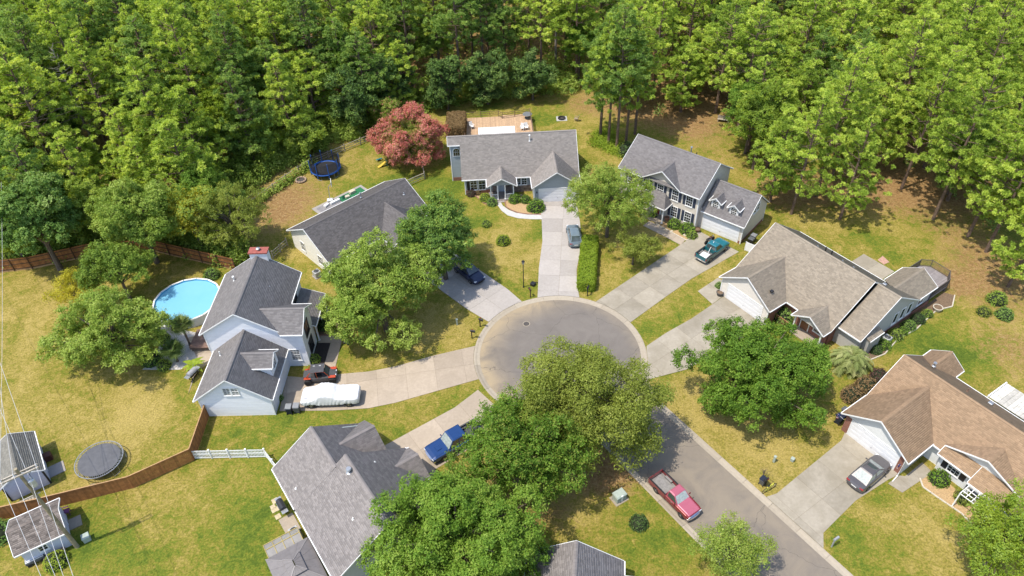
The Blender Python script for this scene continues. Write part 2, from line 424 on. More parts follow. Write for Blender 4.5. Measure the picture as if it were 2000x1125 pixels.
def paving(name, poly, mat, org=None, along=None, du=3.0, dv=0.0, top=.04, nv=1, off=0.0):
    """poured concrete: polygon cut into slabs by joints every du along the axis, nv lanes wide (lane centre line through org)"""
    root = structure(bpy.data.objects.new(name, None)); COL.objects.link(root)
    if parea(poly) < 0: poly = poly[::-1]
    MB().prism([p for p in poly], -.05, top-.012).build('joint_bed', JOINT, root)
    o = Vector(org if org else poly[0]); a = Vector(along).normalized() if along else Vector((1, 0)); b = Vector((-a.y, a.x))
    us = [(Vector(p)-o).dot(a) for p in poly]; vs = [(Vector(p)-o).dot(b) for p in poly]
    u0 = math.floor((min(us)-off)/du)*du+off
    lanes = [(-50, 50)] if nv == 1 else [(-50, 0), (0, 50)]
    if nv > 2: lanes = [(-50, -dv), (-dv, 0), (0, dv), (dv, 50)]
    while u0 < max(us):
        for l0, l1 in lanes:
            cell = [o+a*(u0+.01)+b*(l0+.01), o+a*(u0+du-.01)+b*(l0+.01), o+a*(u0+du-.01)+b*(l1-.01), o+a*(u0+.01)+b*(l1-.01)]
            c = clip_poly(poly, [(p.x, p.y) for p in cell])
            if len(c) > 2 and abs(parea(c)) > .05:
                mb = MB(); mb.tone = random.random(); mb.prism(c, 0, top + random.uniform(-.003, .003)); mb.build('slab', mat, root)
        u0 += du
    return root
def px(*l): return [g2(u, v) for u, v in l]
def arcpts(c, r, a0, a1, n): return [(c[0]+r*math.cos(a0+(a1-a0)*i/n), c[1]+r*math.sin(a0+(a1-a0)*i/n)) for i in range(n+1)]
def kerb_between(p, q):
    """points along the back of the kerb circle from p to q (shorter way)"""
    a0 = math.atan2(p[1]-RC.y, p[0]-RC.x); a1 = math.atan2(q[1]-RC.y, q[0]-RC.x)
    while a1-a0 > math.pi: a1 -= 2*math.pi
    while a1-a0 < -math.pi: a1 += 2*math.pi
    return arcpts((RC.x, RC.y), 9.37, a0, a1, 8)
# drives, each poured in slabs, from the garages to the turning circle
L = px((1053, 394), (1058, 429), (1059.5, 471), (1052.5, 523.5)); K0 = g2(1049, 579); K1 = g2(1132, 580)
Rr = px((1126.5, 555), (1126, 527), (1135, 481.5), (1133, 436), (1126, 390.5))
paving('driveway_pale', L + kerb_between(K0, K1) + Rr, CONC_PALE, g2(1091, 576), (Vector(g2(1100, 420))-Vector(g2(1091, 576))), 2.9, nv=2, off=.6)
BX = Vector((math.cos(R(42.5)), math.sin(R(42.5)))); BY = Vector((-BX.y, BX.x)); BO = Vector((-28.285, 76.116))
bl = lambda x, y: tuple(BO+BX*x+BY*y)
paving('driveway_shaded', [bl(8.1, -12.2), bl(8.1, -25)] + kerb_between(g2(941, 623), g2(1017, 586)) + [bl(13.8, -26), bl(13.9, -12.2)], CONC_PALE, bl(10.9, -28.5), BY, 3.0, nv=2)
paving('driveway_tan', px((546, 803), (650, 802), (720, 797.5), (772, 787), (846, 766)) + kerb_between(g2(931, 742), g2(927, 676)) + px((846, 695), (772, 716), (720, 726), (664, 731), (597, 738), (560, 735)), CONC_TAN, g2(560, 768), (Vector(g2(900, 715))-Vector(g2(560, 768))), 3.1, nv=2)
DX = Vector((math.cos(R(-56)), math.sin(R(-56)))); DY = Vector((-DX.y, DX.x)); DO = Vector((-21.8, 39.35))
dl = lambda x, y: tuple(DO+DX*x+DY*y)
paving('driveway_truck', [dl(1.1, 9.2), dl(6.4, 9.2), dl(6.3, 17), dl(6.2, 21.7), dl(.6, 21.2), dl(1.15, 18)], CONC_TAN, dl(3.6, 9.2), DY, 3.0, nv=2, off=.4)
paving('front_path_near', [dl(6.4, 11.5), dl(12.6, 11.5), dl(12.6, 12.6), dl(6.4, 12.6)], CONC_TAN, dl(6.4, 12), DX, 1.5)
EX = Vector((math.cos(R(-41)), math.sin(R(-41)))); EY = Vector((-EX.y, EX.x)); EO = Vector((23.77, 76.18))
el = lambda x, y: tuple(EO+EX*x+EY*y)
paving('driveway_weathered', px((1368, 453), (1335, 474), (1329, 478.5)) + kerb_between(g2(1165, 588), g2(1231, 630)) + px((1300, 580), (1350, 545), (1443, 492)), CONC_GREY, g2(1198, 606), (Vector(g2(1405, 470))-Vector(g2(1198, 606))), 3.1, nv=2)
paving('front_path_beige', px((1334, 474), (1329, 478.5), (1292, 459), (1256, 441), (1268, 432), (1279, 437), (1297, 448), (1338, 469)), CONC_TAN, g2(1334, 474), (EX), 1.4)
FX = DX; FY = DY; FO = Vector((27.9, 58.26))
fl = lambda x, y: tuple(FO+FX*x+FY*y)
paving('driveway_under_maple', [fl(-6.4, .7), fl(-.3, .7)] + px((1420, 680), (1340, 722)) + kerb_between(g2(1280, 752), g2(1263, 676))[:-1] + px((1263, 676), (1300, 651), (1350, 623), (1391, 595)), CONC_GREY, g2(1272, 712), (Vector(g2(1450, 598))-Vector(g2(1272, 712))), 3.1, nv=2)
paving('parking_pad', px((1391, 594), (1363, 569), (1402, 543), (1412, 549)) + [fl(-7.0, .65), fl(-6.45, .65)], CONC_GREY, g2(1391, 594), FY, 2.2)
GX = Vector((math.cos(R(-57)), math.sin(R(-57)))); GY = Vector((-GX.y, GX.x)); GO = Vector((34.65, 38.365))
gl = lambda x, y: tuple(GO+GX*x+GY*y)
def kerbline(u, v, side): 
    p = Vector(g2(u, v)); s = (p-RC).dot(RD); return rd(s, 4.12*side)
paving('driveway_wide', [gl(-6.2, .45), gl(-.3, .45)] + px((1734, 937.5), (1671, 978), (1608, 1041)) + [kerbline(1612, 1068, 1), kerbline(1498, 970, 1)] + px((1517, 964), (1643, 860.5)), CONC_GREY, g2(1560, 1010), GY, 3.1, nv=2)
paving('front_path_brown', [gl(-.3, .2), gl(-.3, -1.3), gl(1.0, -1.1), gl(1.3, 3.0), gl(.1, 3.2), gl(.1, .6)], CONC_GREY, gl(0, 0), GY, 1.5)
cw = px((622, 655.5), (670, 655.5), (655, 718), (650, 732), (628, 732), (646, 670), (622, 670))
paving('front_path_white', cw, CONC_TAN, g2(625, 732), (0, 1), 1.6)
walk_o = px((960, 391.5), (976, 391), (982, 402), (993, 410), (1008, 416), (1030, 419.5), (1058, 420)); walk_i = px((1059, 428.5), (1040, 428.5), (1012, 426.5), (992, 421), (980, 412), (971, 400))
paving('curved_path', walk_o + walk_i, CONC_WALK, g2(960, 391), (0, 1), 40)

# planting beds: mulch sheets with an edging
MULCH_TAN = M('mulch_pine_bark_pale', (.40, .27, .135), .95, .3, 9, bmp=.6)
MULCH_DARK = M('mulch_black', (.03, .024, .022), .95, .35, 9, bmp=.6)
MULCH_BROWN = M('mulch_brown', (.155, .105, .065), .95, .35, 8, bmp=.6)
GRAVEL = M('white_gravel', (.52, .49, .46), .9, .3, 16, bmp=.8)
EDGE_BRICK = M('edging_brick', (.27, .145, .10), .85, .25, 6)
EDGE_PALE = M('edging_stone', (.5, .45, .36), .85, .2, 6)
def bed(name, poly, mat, edge=None, z=.025, skip=()):
    root = structure(bpy.data.objects.new(name, None)); COL.objects.link(root)
    mb = MB(); mb.prism(poly, -.03, z); mb.build('mulch', mat, root)
    if edge:
        n = len(poly)
        for i in range(n):
            if i in skip: continue
            a, b = Vector(poly[i]), Vector(poly[(i+1) % n]); L_ = (b-a).length; k = max(1, int(L_/.55))
            for j in range(k):
                p = a.lerp(b, (j+.5)/k); e = MB()
                e.tone = random.random(); e.cbox((0, 0, .05), (L_/k-.02, .13, .13), 0, .02)
                e.build('edging_block', edge, root, loc=(p.x, p.y, 0), rz=math.atan2((b-a).y, (b-a).x))
    return root
bed('planting_bed_grey_house', px((986, 392), (988, 404), (999, 411), (1014, 416.5), (1035, 419), (1057, 419.5), (1056, 396), (1032, 396), (1036, 384), (1015, 384)), MULCH_TAN, EDGE_BRICK, skip=(5, 6, 7, 8, 9))
bed('planting_bed_porch', px((914, 378), (930, 384), (945, 397), (958, 402.5), (972, 400), (970, 392), (958, 388), (950, 374)), MULCH_TAN, EDGE_BRICK, skip=(5, 6, 7))
bed('planting_bed_beige_house', px((1281, 437), (1298, 447), (1341, 470), (1349, 465), (1366, 454.5), (1345, 441), (1305, 425), (1290, 428)), MULCH_TAN, EDGE_PALE, skip=(4, 5, 6, 7))
bed('planting_bed_black', px((614, 669), (645, 670), (635, 712), (609, 712)), MULCH_DARK)
bed('planting_bed_garden', px((624, 618), (650, 614), (674, 630), (671, 655), (622, 655)), MULCH_BROWN, EDGE_BRICK, skip=(0, 4))
bed('planting_bed_tan_house', [fl(8.5, 5.2), fl(9.8, 5.0), fl(10.2, 7), fl(9.7, 10), fl(10.0, 13), fl(9.6, 17.5), fl(10.3, 19.5), fl(9.4, 21.5), fl(8.4, 21)], MULCH_BROWN, EDGE_PALE, skip=(7, 8))
bed('planting_bed_brown_house', [gl(1.4, 3.2), gl(1.0, 1.5), gl(1.7, .9), gl(3.2, 1.0), gl(5.2, 1.2), gl(6.4, .9), gl(6.2, 2.9)], MULCH_TAN, EDGE_PALE, skip=(0, 5, 6))
bed('gravel_court', px((278, 722), (350, 722), (385, 712), (400, 690), (392, 652), (340, 640), (306, 618), (300, 640), (318, 660), (296, 705)), GRAVEL)
paving('terrace_back', px((368, 770), (376, 738), (394, 720), (412, 705), (420, 690), (398, 652), (366, 660), (385, 700), (378, 742)), CONC_TAN, g2(400, 690), (0, 1), 2)
paving('patio_slab', [fl(-1.4, 16.2), fl(2.8, 16.2), fl(2.8, 19.8), fl(-1.4, 19.8)], CONC_GREY, fl(.7, 16), FY, 1.9, nv=2)
bed('tile_pad_pink', px((1714, 508), (1724, 500), (1737, 512), (1726, 517)), M('pink_paver', (.42, .25, .19), .85, .25, 5))
# manhole in the turning circle
mh = thing('manhole_cover', 'round iron manhole cover set in the asphalt turning circle', 'manhole cover', (*g2(1028, 631.5), -.085))
IRON = M('cast_iron', (.085, .075, .07), .7, .3, 8, metal=.4)
mb = MB(); mb.disc((0, 0), .42, 0, .012, 28); mb.build('frame_ring', CONC_KERB, mh)
mb = MB(); mb.disc((0, 0), .33, .012, .02, 28)
mb.build('lid', IRON, mh)
for a in range(4):
    mb = MB(); mb.cbox((0, -.21+a*.14, .0215), (.4, .05, .005)); mb.build('rib', M('cast_iron_worn', (.13, .115, .10), .6, .2, 8, metal=.4), mh)
# ------------------------------------------------------------------ house kit
WHITE = M('white_trim', (.80, .80, .79), .5, .05, 4, dirt=(.66, .64, .58), dscale=.9)
GLASS = M('window_glass', (.018, .022, .028), .06, .3, 1.2, spec=.9)
GLASS_PALE = M('window_glass_blind', (.16, .17, .18), .08, .3, 2.0, spec=.8)
NAVY = M('shutter_navy', (.035, .045, .075), .55, .12, 6)
BLACKP = M('shutter_black', (.02, .02, .023), .5, .15, 6)
GDOOR = M('garage_door_white', (.76, .76, .77), .45, .04, 2)
METAL = M('galvanised', (.42, .43, .44), .4, .15, 8, metal=.7)
PIPE = M('pvc_pipe', (.72, .72, .70), .5, .06, 5)
def brick_material(name, c1, c2, mortar, sx=4.2, rough=.85):
    m, nt, b, oc = base_mat(name)
    bt = nt.nodes.new('ShaderNodeTexBrick'); bt.inputs['Scale'].default_value = sx
    bt.inputs['Color1'].default_value = (*c1, 1); bt.inputs['Color2'].default_value = (*c2, 1); bt.inputs['Mortar'].default_value = (*mortar, 1)
    bt.inputs['Mortar Size'].default_value = .014; bt.inputs['Row Height'].default_value = .3; bt.inputs['Brick Width'].default_value = .9
    mp = nt.nodes.new('ShaderNodeMapping'); mp.inputs['Rotation'].default_value = (R(90), 0, 0)
    nt.links.new(oc, mp.inputs[0]); nt.links.new(mp.outputs[0], bt.inputs['Vector'])
    nt.links.new(mixc(nt, .35, bt.outputs['Color'], ramp(nt, noise(nt, oc, 5), [(.3, c1), (.7, c2)])), b.inputs['Base Color'])
    b.inputs['Roughness'].default_value = rough
    return m
BRICK = brick_material('red_brick', (.20, .075, .05), (.27, .11, .075), (.34, .30, .26))
STONE = M('stone_veneer', (.20, .15, .12), .9, .55, 2.6, bmp=.8)

def shingle_mat(name, col, streak, tone=.55):
    m, nt, b, oc = base_mat(name)
    n1 = noise(nt, oc, .45, 5, .6, .5); n2 = noise(nt, oc, 2.3, 4); n3 = noise(nt, oc, 70, 2)
    c = ramp(nt, n2, [(.3, tuple(x*.94 for x in col)), (.7, tuple(x*1.06 for x in col))])
    c = mixc(nt, mth(nt, 'MULTIPLY_ADD', n1, 2.2, -.8, clamp=True), c, streak)
    k = mth(nt, 'MULTIPLY_ADD', attr(nt, 'tone').outputs['Fac'], tone, 1-tone/2)
    k = mth(nt, 'MULTIPLY', k, mth(nt, 'MULTIPLY_ADD', n3, .3, .85))
    cc = nt.nodes.new('ShaderNodeCombineColor')
    for i in range(3): nt.links.new(k, cc.inputs[i])
    nt.links.new(mixc(nt, 1.0, c, cc.outputs[0], 'MULTIPLY'), b.inputs['Base Color'])
    b.inputs['Roughness'].default_value = .9; b.inputs['Specular IOR Level'].default_value = .22
    return m
SH = dict(A=shingle_mat('shingles_warm_grey', (.275, .247, .222), (.25, .224, .202), .28),
          B=shingle_mat('shingles_charcoal', (.142, .131, .128), (.122, .113, .111), .38),
          C=shingle_mat('shingles_slate_grey', (.205, .190, .184), (.18, .167, .162), .32),
          D=shingle_mat('shingles_mid_grey', (.23, .208, .198), (.208, .188, .18), .36),
          E=shingle_mat('shingles_cool_grey', (.195, .180, .175), (.17, .157, .153), .3),
          F=shingle_mat('shingles_tan', (.29, .245, .188), (.255, .214, .163), .3),
          G=shingle_mat('shingles_brown', (.31, .21, .13), (.262, .18, .112), .3),
          S=shingle_mat('shingles_old_shed', (.225, .19, .165), (.105, .085, .075), .8),
          S2=shingle_mat('shingles_grey_shed', (.20, .19, .165), (.175, .165, .145), .3))
def bar(mb, p, q, w, h):
    p, q = Vector(p), Vector(q); d = (q-p); s = Vector((-d.y, d.x, 0))
    s = s.normalized()*(w/2) if s.length > 1e-6 else Vector((w/2, 0, 0)); u = Vector((0, 0, h))
    mb.loft([[p-s-u, p+s-u, p+s, p-s], [q-s-u, q+s-u, q+s, q-s]])
def roof_plane(parent, A, B, C, D, mat, trim='e', fascia=None, e=.165, tw=.34, ridge=False):
    """one slope: A,B eave ends, C,D upper ends (anticlockwise seen from above). trim letters: e eave, l left rake, r right rake"""
    A, B, C, D = map(Vector, (A, B, C, D))
    mb = MB(); mb.slab([A, B, C, D] if (C-D).length > .02 else [A, B, C], .14)
    o = mb.build('roof_plane', mat, parent)
    ux = (B-A).normalized(); n = (B-A).cross(D-A).normalized(); uy = n.cross(ux)
    L_ = (B-A).length; dv = (D-A).dot(uy); du = (D-A).dot(ux); cu = (C-A).dot(ux)
    V = []; F = []; T = []
    nc = max(1, int(round(dv/e))); ee = dv/nc
    for i in range(nc):
        v0 = i*ee - (.02 if i == 0 else 0); v1 = min((i+1)*ee, dv)
        k = max(0, v0)/dv; l0 = du*k; r0 = L_+(cu-L_)*k; k1 = v1/dv; l1 = du*k1; r1 = L_+(cu-L_)*k1
        u = min(l0, l1) - random.random()*tw
        while u < max(r0, r1):
            w = tw*random.uniform(.8, 1.2); a, b = u, u+w; u += w
            a0, b0, a1, b1 = max(a, l0), min(b, r0), max(a, l1), min(b, r1)
            if b0-a0 < .01 or b1-a1 < 0: continue
            g_ = .008; hh = random.uniform(.007, .014); s = len(V)
            P = lambda uu, vv, h: tuple(A+ux*uu+uy*vv+n*h)
            V += [P(a0+g_, v0, hh), P(b0-g_, v0, hh), P(max(b1-g_, a1), v1, .004), P(min(a1+g_, b1), v1, .004), P(a0+g_, v0, .001), P(b0-g_, v0, .001)]
            F += [(s, s+1, s+2, s+3), (s+4, s+5, s+1, s)]; t = random.random(); T += [t, t]
    if F:
        me = np_mesh('shingles', np.array(V), np.array(F), mat, T); stuff(link('shingles', me, o))
    fm = fascia or WHITE
    if trim:
        fb = MB(); dz = Vector((0, 0, .03)); back = .03
        if 'e' in trim: out = (-uy); out.z = 0; out = out.normalized()*.05; bar(fb, A+out+dz*.2, B+out+dz*.2, .08, .13)
        for key, P0, P1, sg in (('l', A, D, -1), ('r', B, C, 1)):
            if key in trim:
                out = Vector((ux.x, ux.y, 0)).normalized()*(.022*sg); bar(fb, P0+out+dz, P1+out+dz, .04, .15)
        fb.build('fascia', fm, o)
    return o
def ridge_cap(parent, P, Q, mat, w=.16):
    P, Q = Vector(P), Vector(Q); d = (Q-P); n = max(1, int(d.length/.3)); mb = MB(); s = Vector((-d.y, d.x, 0)).normalized()*w
    for i in range(n):
        a, b = P+d*(i/n), P+d*((i+1)/n); mb.tone = random.uniform(.15, .5)
        up0, up1 = Vector((0, 0, .065)), Vector((0, 0, .045)); dn = Vector((0, 0, -.075))
        mb.add([a+s+dn+up0, a+up0, a-s+dn+up0, b+s+dn+up1, b+up1, b-s+dn+up1], [(0, 1, 4, 3), (1, 2, 5, 4), (0, 3, 5, 2)])
    return mb.build('ridge_cap', mat, parent)
def gable(parent, ax, e0, e1, r0, r1, ze, pitch, mat, trim=('elr', 'elr'), zr=None, rid=True, v0=None, v1=None):
    """gable roof. ax 'x': ridge along x, eaves at y=e0<e1, ends x=r0..r1; ax 'y': ridge along y, eaves at x=e0<e1, ends y=r0..r1"""
    m = (e0+e1)/2; zr = zr if zr is not None else ze+pitch*(e1-e0)/2; v0 = r0 if v0 is None else v0; v1 = r1 if v1 is None else v1   # v0, v1: where the eaves stop when a valley cuts them
    if ax == 'x':
        roof_plane(parent, (v0, e0, ze), (v1, e0, ze), (r1, m, zr), (r0, m, zr), mat, trim[0])
        roof_plane(parent, (v1, e1, ze), (v0, e1, ze), (r0, m, zr), (r1, m, zr), mat, trim[1])
        if rid: ridge_cap(parent, (r0, m, zr), (r1, m, zr), mat)
    else:
        roof_plane(parent, (e0, v1, ze), (e0, v0, ze), (m, r0, zr), (m, r1, zr), mat, trim[0])
        roof_plane(parent, (e1, v0, ze), (e1, v1, ze), (m, r1, zr), (m, r0, zr), mat, trim[1])
        if rid: ridge_cap(parent, (m, r0, zr), (m, r1, zr), mat)
    return zr
def wall(parent, p0, p1, z0, zt, mat, apex=None, zt1=None, course=.19, plain=False, name='wall'):
    """wall from p0 to p1 (outside on the right-hand side), flat top zt, or sloping zt->zt1, or with an apex (distance along, height)"""
    p0, p1 = Vector(p0).to_2d(), Vector(p1).to_2d(); d = p1-p0; Lw = d.length; d = d/Lw; nrm = Vector((d.y, -d.x)); zt1 = zt if zt1 is None else zt1
    prof = [(0, zt)] + ([apex] if apex else []) + [(Lw, zt1)]
    P = lambda t, z, o=0.: (p0.x+d.x*t+nrm.x*o, p0.y+d.y*t+nrm.y*o, z)
    mb = MB(); front = [P(0, z0), P(Lw, z0)] + [P(t, z) for t, z in reversed(prof)]
    back = [P(0, z0, -.12), P(Lw, z0, -.12)] + [P(t, z, -.12) for t, z in reversed(prof)]
    mb.loft([back, front])
    o = mb.build(name, mat, parent)
    if plain: return o
    def span(z):
        ts = []
        for i in range(len(prof)-1):
            (t0, a), (t1, b) = prof[i], prof[i+1]
            if a >= z: ts.append(t0)
            if b >= z: ts.append(t1)
            if (a-z)*(b-z) < 0: ts.append(t0+(t1-t0)*(z-a)/(b-a))
        return (min(ts), max(ts)) if ts else None
    sd = MB(); z = z0; top = max(q[1] for q in prof)
    while z < top-.02:
        z1 = min(z+course, top-.001); s0, s1 = span(z), span(z1)
        if s0 is None or s0[1]-s0[0] < .02: break
        if s1 is None: s1 = ((s0[0]+s0[1])/2,)*2
        sd.tone = random.uniform(.35, .65)
        sd.add([P(s0[0], z, .022), P(s0[1], z, .022), P(s1[1], z1, .004), P(s1[0], z1, .004), P(s0[0], z, .002), P(s0[1], z, .002)], [(0, 1, 2, 3), (4, 5, 1, 0)])
        z = z1
    stuff(sd.build('siding', mat, o))
    return o
def wmat(x, y, z, ang):
    n = Vector((math.cos(ang), math.sin(ang), 0)); t = Vector((n.y, -n.x, 0))
    return Matrix(((t.x, n.x, 0, x), (t.y, n.y, 0, y), (0, 0, 1, z), (0, 0, 0, 1)))
def window(parent, x, y, z, ang, w=.9, h=1.45, cols=2, rows=2, shutters=None, glass=None, double=True, frame=None, sw=None, name='window'):
    """window on a wall, z = sill height, ang = outward direction in degrees; > pane, muntin, sill, shutter stays a part of the house"""
    k = wmat(x, y, z, R(ang)); fr = frame or WHITE; gl_ = glass or GLASS
    mb = MB(); mb.xf = k; c = .085
    mb.box(-w/2-c, -w/2, .0, .075, -c, h+c); mb.box(w/2, w/2+c, .0, .075, -c, h+c)
    mb.box(-w/2, w/2, .0, .075, -c, 0); mb.box(-w/2, w/2, .0, .075, h, h+c)
    if double: mb.box(-w/2, w/2, .0, .06, h/2-.03, h/2+.03)
    o = mb.build(name, fr, parent)
    hs = [(0, h/2-.03), (h/2+.03, h)] if double else [(0, h)]
    for a, b in hs:
        mb = MB(); mb.xf = k; mb.box(-w/2, w/2, .024, .034, a, b); mb.build('pane', gl_, o)
    if cols > 1 or rows > 1:
        mb = MB(); mb.xf = k
        for a, b in hs:
            for i in range(1, cols): xx = -w/2+w*i/cols; mb.box(xx-.014, xx+.014, .034, .048, a, b)
            for j in range(1, rows): zz = a+(b-a)*j/rows; mb.box(-w/2, w/2, .034, .046, zz-.014, zz+.014)
        mb.build('muntin', fr, o)
    mb = MB(); mb.xf = k; mb.box(-w/2-.12, w/2+.12, .0, .11, -c-.05, -c+.002); mb.build('sill', fr, o)
    if shutters is not None:
        s_ = sw or w*.44
        for sg in (-1, 1):
            mb = MB(); mb.xf = k; x0 = sg*(w/2+c+.02+s_/2)
            mb.box(x0-s_/2, x0+s_/2, .02, .05, -.06, h+.06)
            for q in range(9): zz = h*(q+.5)/9; mb.box(x0-s_/2+.05, x0+s_/2-.05, .05, .062, zz-.035, zz+.03)
            mb.build('shutter', shutters, parent)
    return o
def garage_door(parent, x, y, ang, w=4.88, h=2.13, rows=4, cols=4):
    k = wmat(x, y, 0, R(ang)); mb = MB(); mb.xf = k; c = .11
    mb.box(-w/2-c, -w/2, 0, .06, .02, h+c); mb.box(w/2, w/2+c, 0, .06, .02, h+c); mb.box(-w/2, w/2, 0, .06, h, h+c)
    mb.box(-w/2, w/2, .002, .012, .02, h)
    o = mb.build('garage_door', WHITE, parent)
    for r_ in range(rows):
        for q in range(cols):
            p = MB(); p.xf = k; x0 = -w/2+w*q/cols; x1 = x0+w/cols; z0 = .03+(h-.03)*r_/rows; z1 = .03+(h-.03)*(r_+1)/rows
            p.box(x0, x1, .012, .03, z0+.006, z1-.006); p.box(x0+.12, x1-.12, .03, .04, z0+.1, z1-.1)
            p.build('panel', GDOOR, o)
    hb = MB(); hb.xf = k; hb.box(-.06, .06, .04, .07, .62, .68); hb.build('handle', METAL, o)
    return o
def door(parent, x, y, z, ang, col, w=.95, h=2.05):
    k = wmat(x, y, z, R(ang)); mb = MB(); mb.xf = k
    mb.box(-w/2, w/2, .0, .045, 0, h)
    o = mb.build('front_door', col, parent)
    f = MB(); f.xf = k; f.box(-w/2-.1, -w/2, 0, .07, 0, h+.1); f.box(w/2, w/2+.1, 0, .07, 0, h+.1); f.box(-w/2, w/2, 0, .07, h, h+.1); f.build('door_frame', WHITE, o)
    for a, b in ((.15, .85), (1.0, 1.85)):
        for s in (-1, 1):
            p = MB(); p.xf = k; p.box(s*w/4-.16, s*w/4+.16, .045, .056, a, b); p.build('door_panel', col, o)
    hd = MB(); hd.xf = k; hd.cbox((w/2-.08, .09, 1.0), (.05, .07, .09), 0, .01); hd.build('handle', METAL, o)
    return o
def corner_board(parent, x, y, z0, z1, w=.12):
    mb = MB(); mb.box(x-w/2, x+w/2, y-w/2, y+w/2, z0, z1); return mb.build('corner_board', WHITE, parent)
def post(parent, x, y, z0, z1, w=.14, mat=None):
    mb = MB(); mb.box(x-w/2, x+w/2, y-w/2, y+w/2, z0+.1, z1-.08); mb.box(x-w/2-.04, x+w/2+.04, y-w/2-.04, y+w/2+.04, z0, z0+.1); mb.box(x-w/2-.04, x+w/2+.04, y-w/2-.04, y+w/2+.04, z1-.08, z1)
    return mb.build('porch_post', mat or WHITE, parent)
def vent_pipe(parent, x, y, z, h=.45, r=.06, mat=None, cap=False):
    mb = MB(); mb.tube([(x, y, z-.25), (x, y, z+h)], r, 10)
    if cap: mb.disc((x, y), r*2.1, z+h-.02, z+h+.07, 12, r*1.6)
    mb.disc((x, y), r*2.2, z-.05, z+.03, 12, r*1.2); return mb.build('vent_pipe', mat or PIPE, parent)
def base_band(parent, p0, p1, h, mat, th=.05):
    p0, p1 = Vector(p0), Vector(p1); d = (p1-p0).normalized(); n = Vector((d.y, -d.x)); mb = MB()
    q = [p0-n*.02, p1-n*.02, p1+n*th, p0+n*th]; mb.prism([(a.x, a.y) for a in q], 0, h); return mb.build('masonry_base', mat, parent)
def railing(parent, pts, z, h, mat, spacing=.13, posts=True, name='railing', rails=(0.12, 1.0), bal=.035, pw=.09):
    mb = MB()
    for i in range(len(pts)-1):
        a, b = Vector(pts[i]), Vector(pts[i+1]); Lr = (b-a).length
        for rr in rails: bar(mb, (a.x, a.y, z+h*rr), (b.x, b.y, z+h*rr), .07, .05)
        n = int(Lr/spacing) if spacing else 0
        for k in range(1, n):
            p = a.lerp(b, k/n); mb.cbox((p.x, p.y, z+h*(rails[0]+rails[-1])/2), (bal, bal, h*(rails[-1]-rails[0])-.05))
    o = mb.build(name, mat, parent)
    if posts:
        for p in pts:
            mb = MB(); mb.cbox((p[0], p[1], z+h*.53), (pw, pw, h*1.06), 0, .01); mb.build('post', mat, o)
    return o
def fascia_board(parent, p, q): mb = MB(); bar(mb, p, q, .08, .13); return mb.build('fascia', WHITE, parent)
def house(name, label, org, ang): return thing(name, label, 'house', (org[0], org[1], 0), R(ang))
# ------------------------------------------------------------------ the houses
# ---- grey house at the head of the turning circle
SID_A = M('siding_blue_grey', (.33, .365, .385), .6, .05, 3, tone=.2); DOOR_A = M('door_pale_blue', (.45, .50, .56), .45, .05, 4)
A_ = house('grey_house', 'grey one-storey house with warm grey roof at the head of the turning circle', (3.2, 83.98), 2.0)
zr = 6.8; pm = (zr-2.6)/4.7; yr = 7.2
roof_plane(A_, (-9.5, 2.5, 2.6), (6.65, 2.5, 2.6), (6.65, yr, zr), (-9.5, yr, zr), SH['A'], 'er')
roof_plane(A_, (-11.2, 6.2, zr-pm*1.0), (-9.5, 6.2, zr-pm*1.0), (-9.5, yr, zr), (-11.2, yr, zr), SH['A'], 'el')
roof_plane(A_, (6.65, 11.9, 2.6), (-11.2, 11.9, 2.6), (-11.2, yr, zr), (6.65, yr, zr), SH['A'], 'elr')
ridge_cap(A_, (-11.2, yr, zr), (6.65, yr, zr), SH['A'])
gable(A_, 'y', -.05, 6.62, -.4, 5.2, 2.6, .69, SH['A'], ('er', 'el'), v1=2.5)
gable(A_, 'y', -6.12, -2.05, .55, 4.6, 2.55, .58, SH['A'], ('er', 'el'), v1=2.6)
wall(A_, (-10.9, 6.55), (-9.1, 6.55), 0, 5.95, SID_A); wall(A_, (-9.1, 6.55), (-9.1, 2.9), 0, 5.6, SID_A, zt1=2.85)
wall(A_, (-9.1, 2.9), (.25, 2.9), 0, 2.75, SID_A); wall(A_, (.25, 2.9), (.25, 0), 0, 2.6, SID_A)
wall(A_, (.25, 0), (6.3, 0), 0, 2.75, SID_A, apex=(3.03, 4.75)); wall(A_, (6.3, 0), (6.3, 2.9), 0, 2.6, SID_A); wall(A_, (6.3, 2.9), (6.3, 11.5), 0, 2.7, SID_A, apex=(4.3, 6.6))
wall(A_, (6.3, 11.5), (-10.9, 11.5), 0, 2.75, SID_A); wall(A_, (-10.9, 11.5), (-10.9, 6.55), 0, 2.75, SID_A, apex=(4.3, 6.65), zt1=5.9)
base_band(A_, (-10.9, 6.55), (-9.1, 6.55), .55, BRICK); base_band(A_, (-9.1, 2.9), (-5.4, 2.9), .65, BRICK); base_band(A_, (-2.4, 2.9), (.25, 2.9), 1.05, STONE, .08); base_band(A_, (-5.3, 2.9), (-4.75, 2.9), 2.3, STONE, .08); base_band(A_, (-3.55, 2.9), (-2.6, 2.9), 2.3, STONE, .08)
garage_door(A_, 3.45, 0, -90, 5.0)
window(A_, -7.9, 2.9, .75, -90, .85, 1.6, 2, 2); window(A_, -6.75, 2.9, .75, -90, .85, 1.6, 2, 2)
mb = MB(); mb.box(-8.85, -8.45, 2.84, 2.88, .7, 2.4); mb.build('shutter', BLACKP, A_)
window(A_, -1.75, 2.9, 1.2, -90, .65, 1.15, 2, 2); window(A_, -.9, 2.9, 1.2, -90, .65, 1.15, 2, 2)
door(A_, -4.15, 2.9, .2, -90, DOOR_A, 1.0)
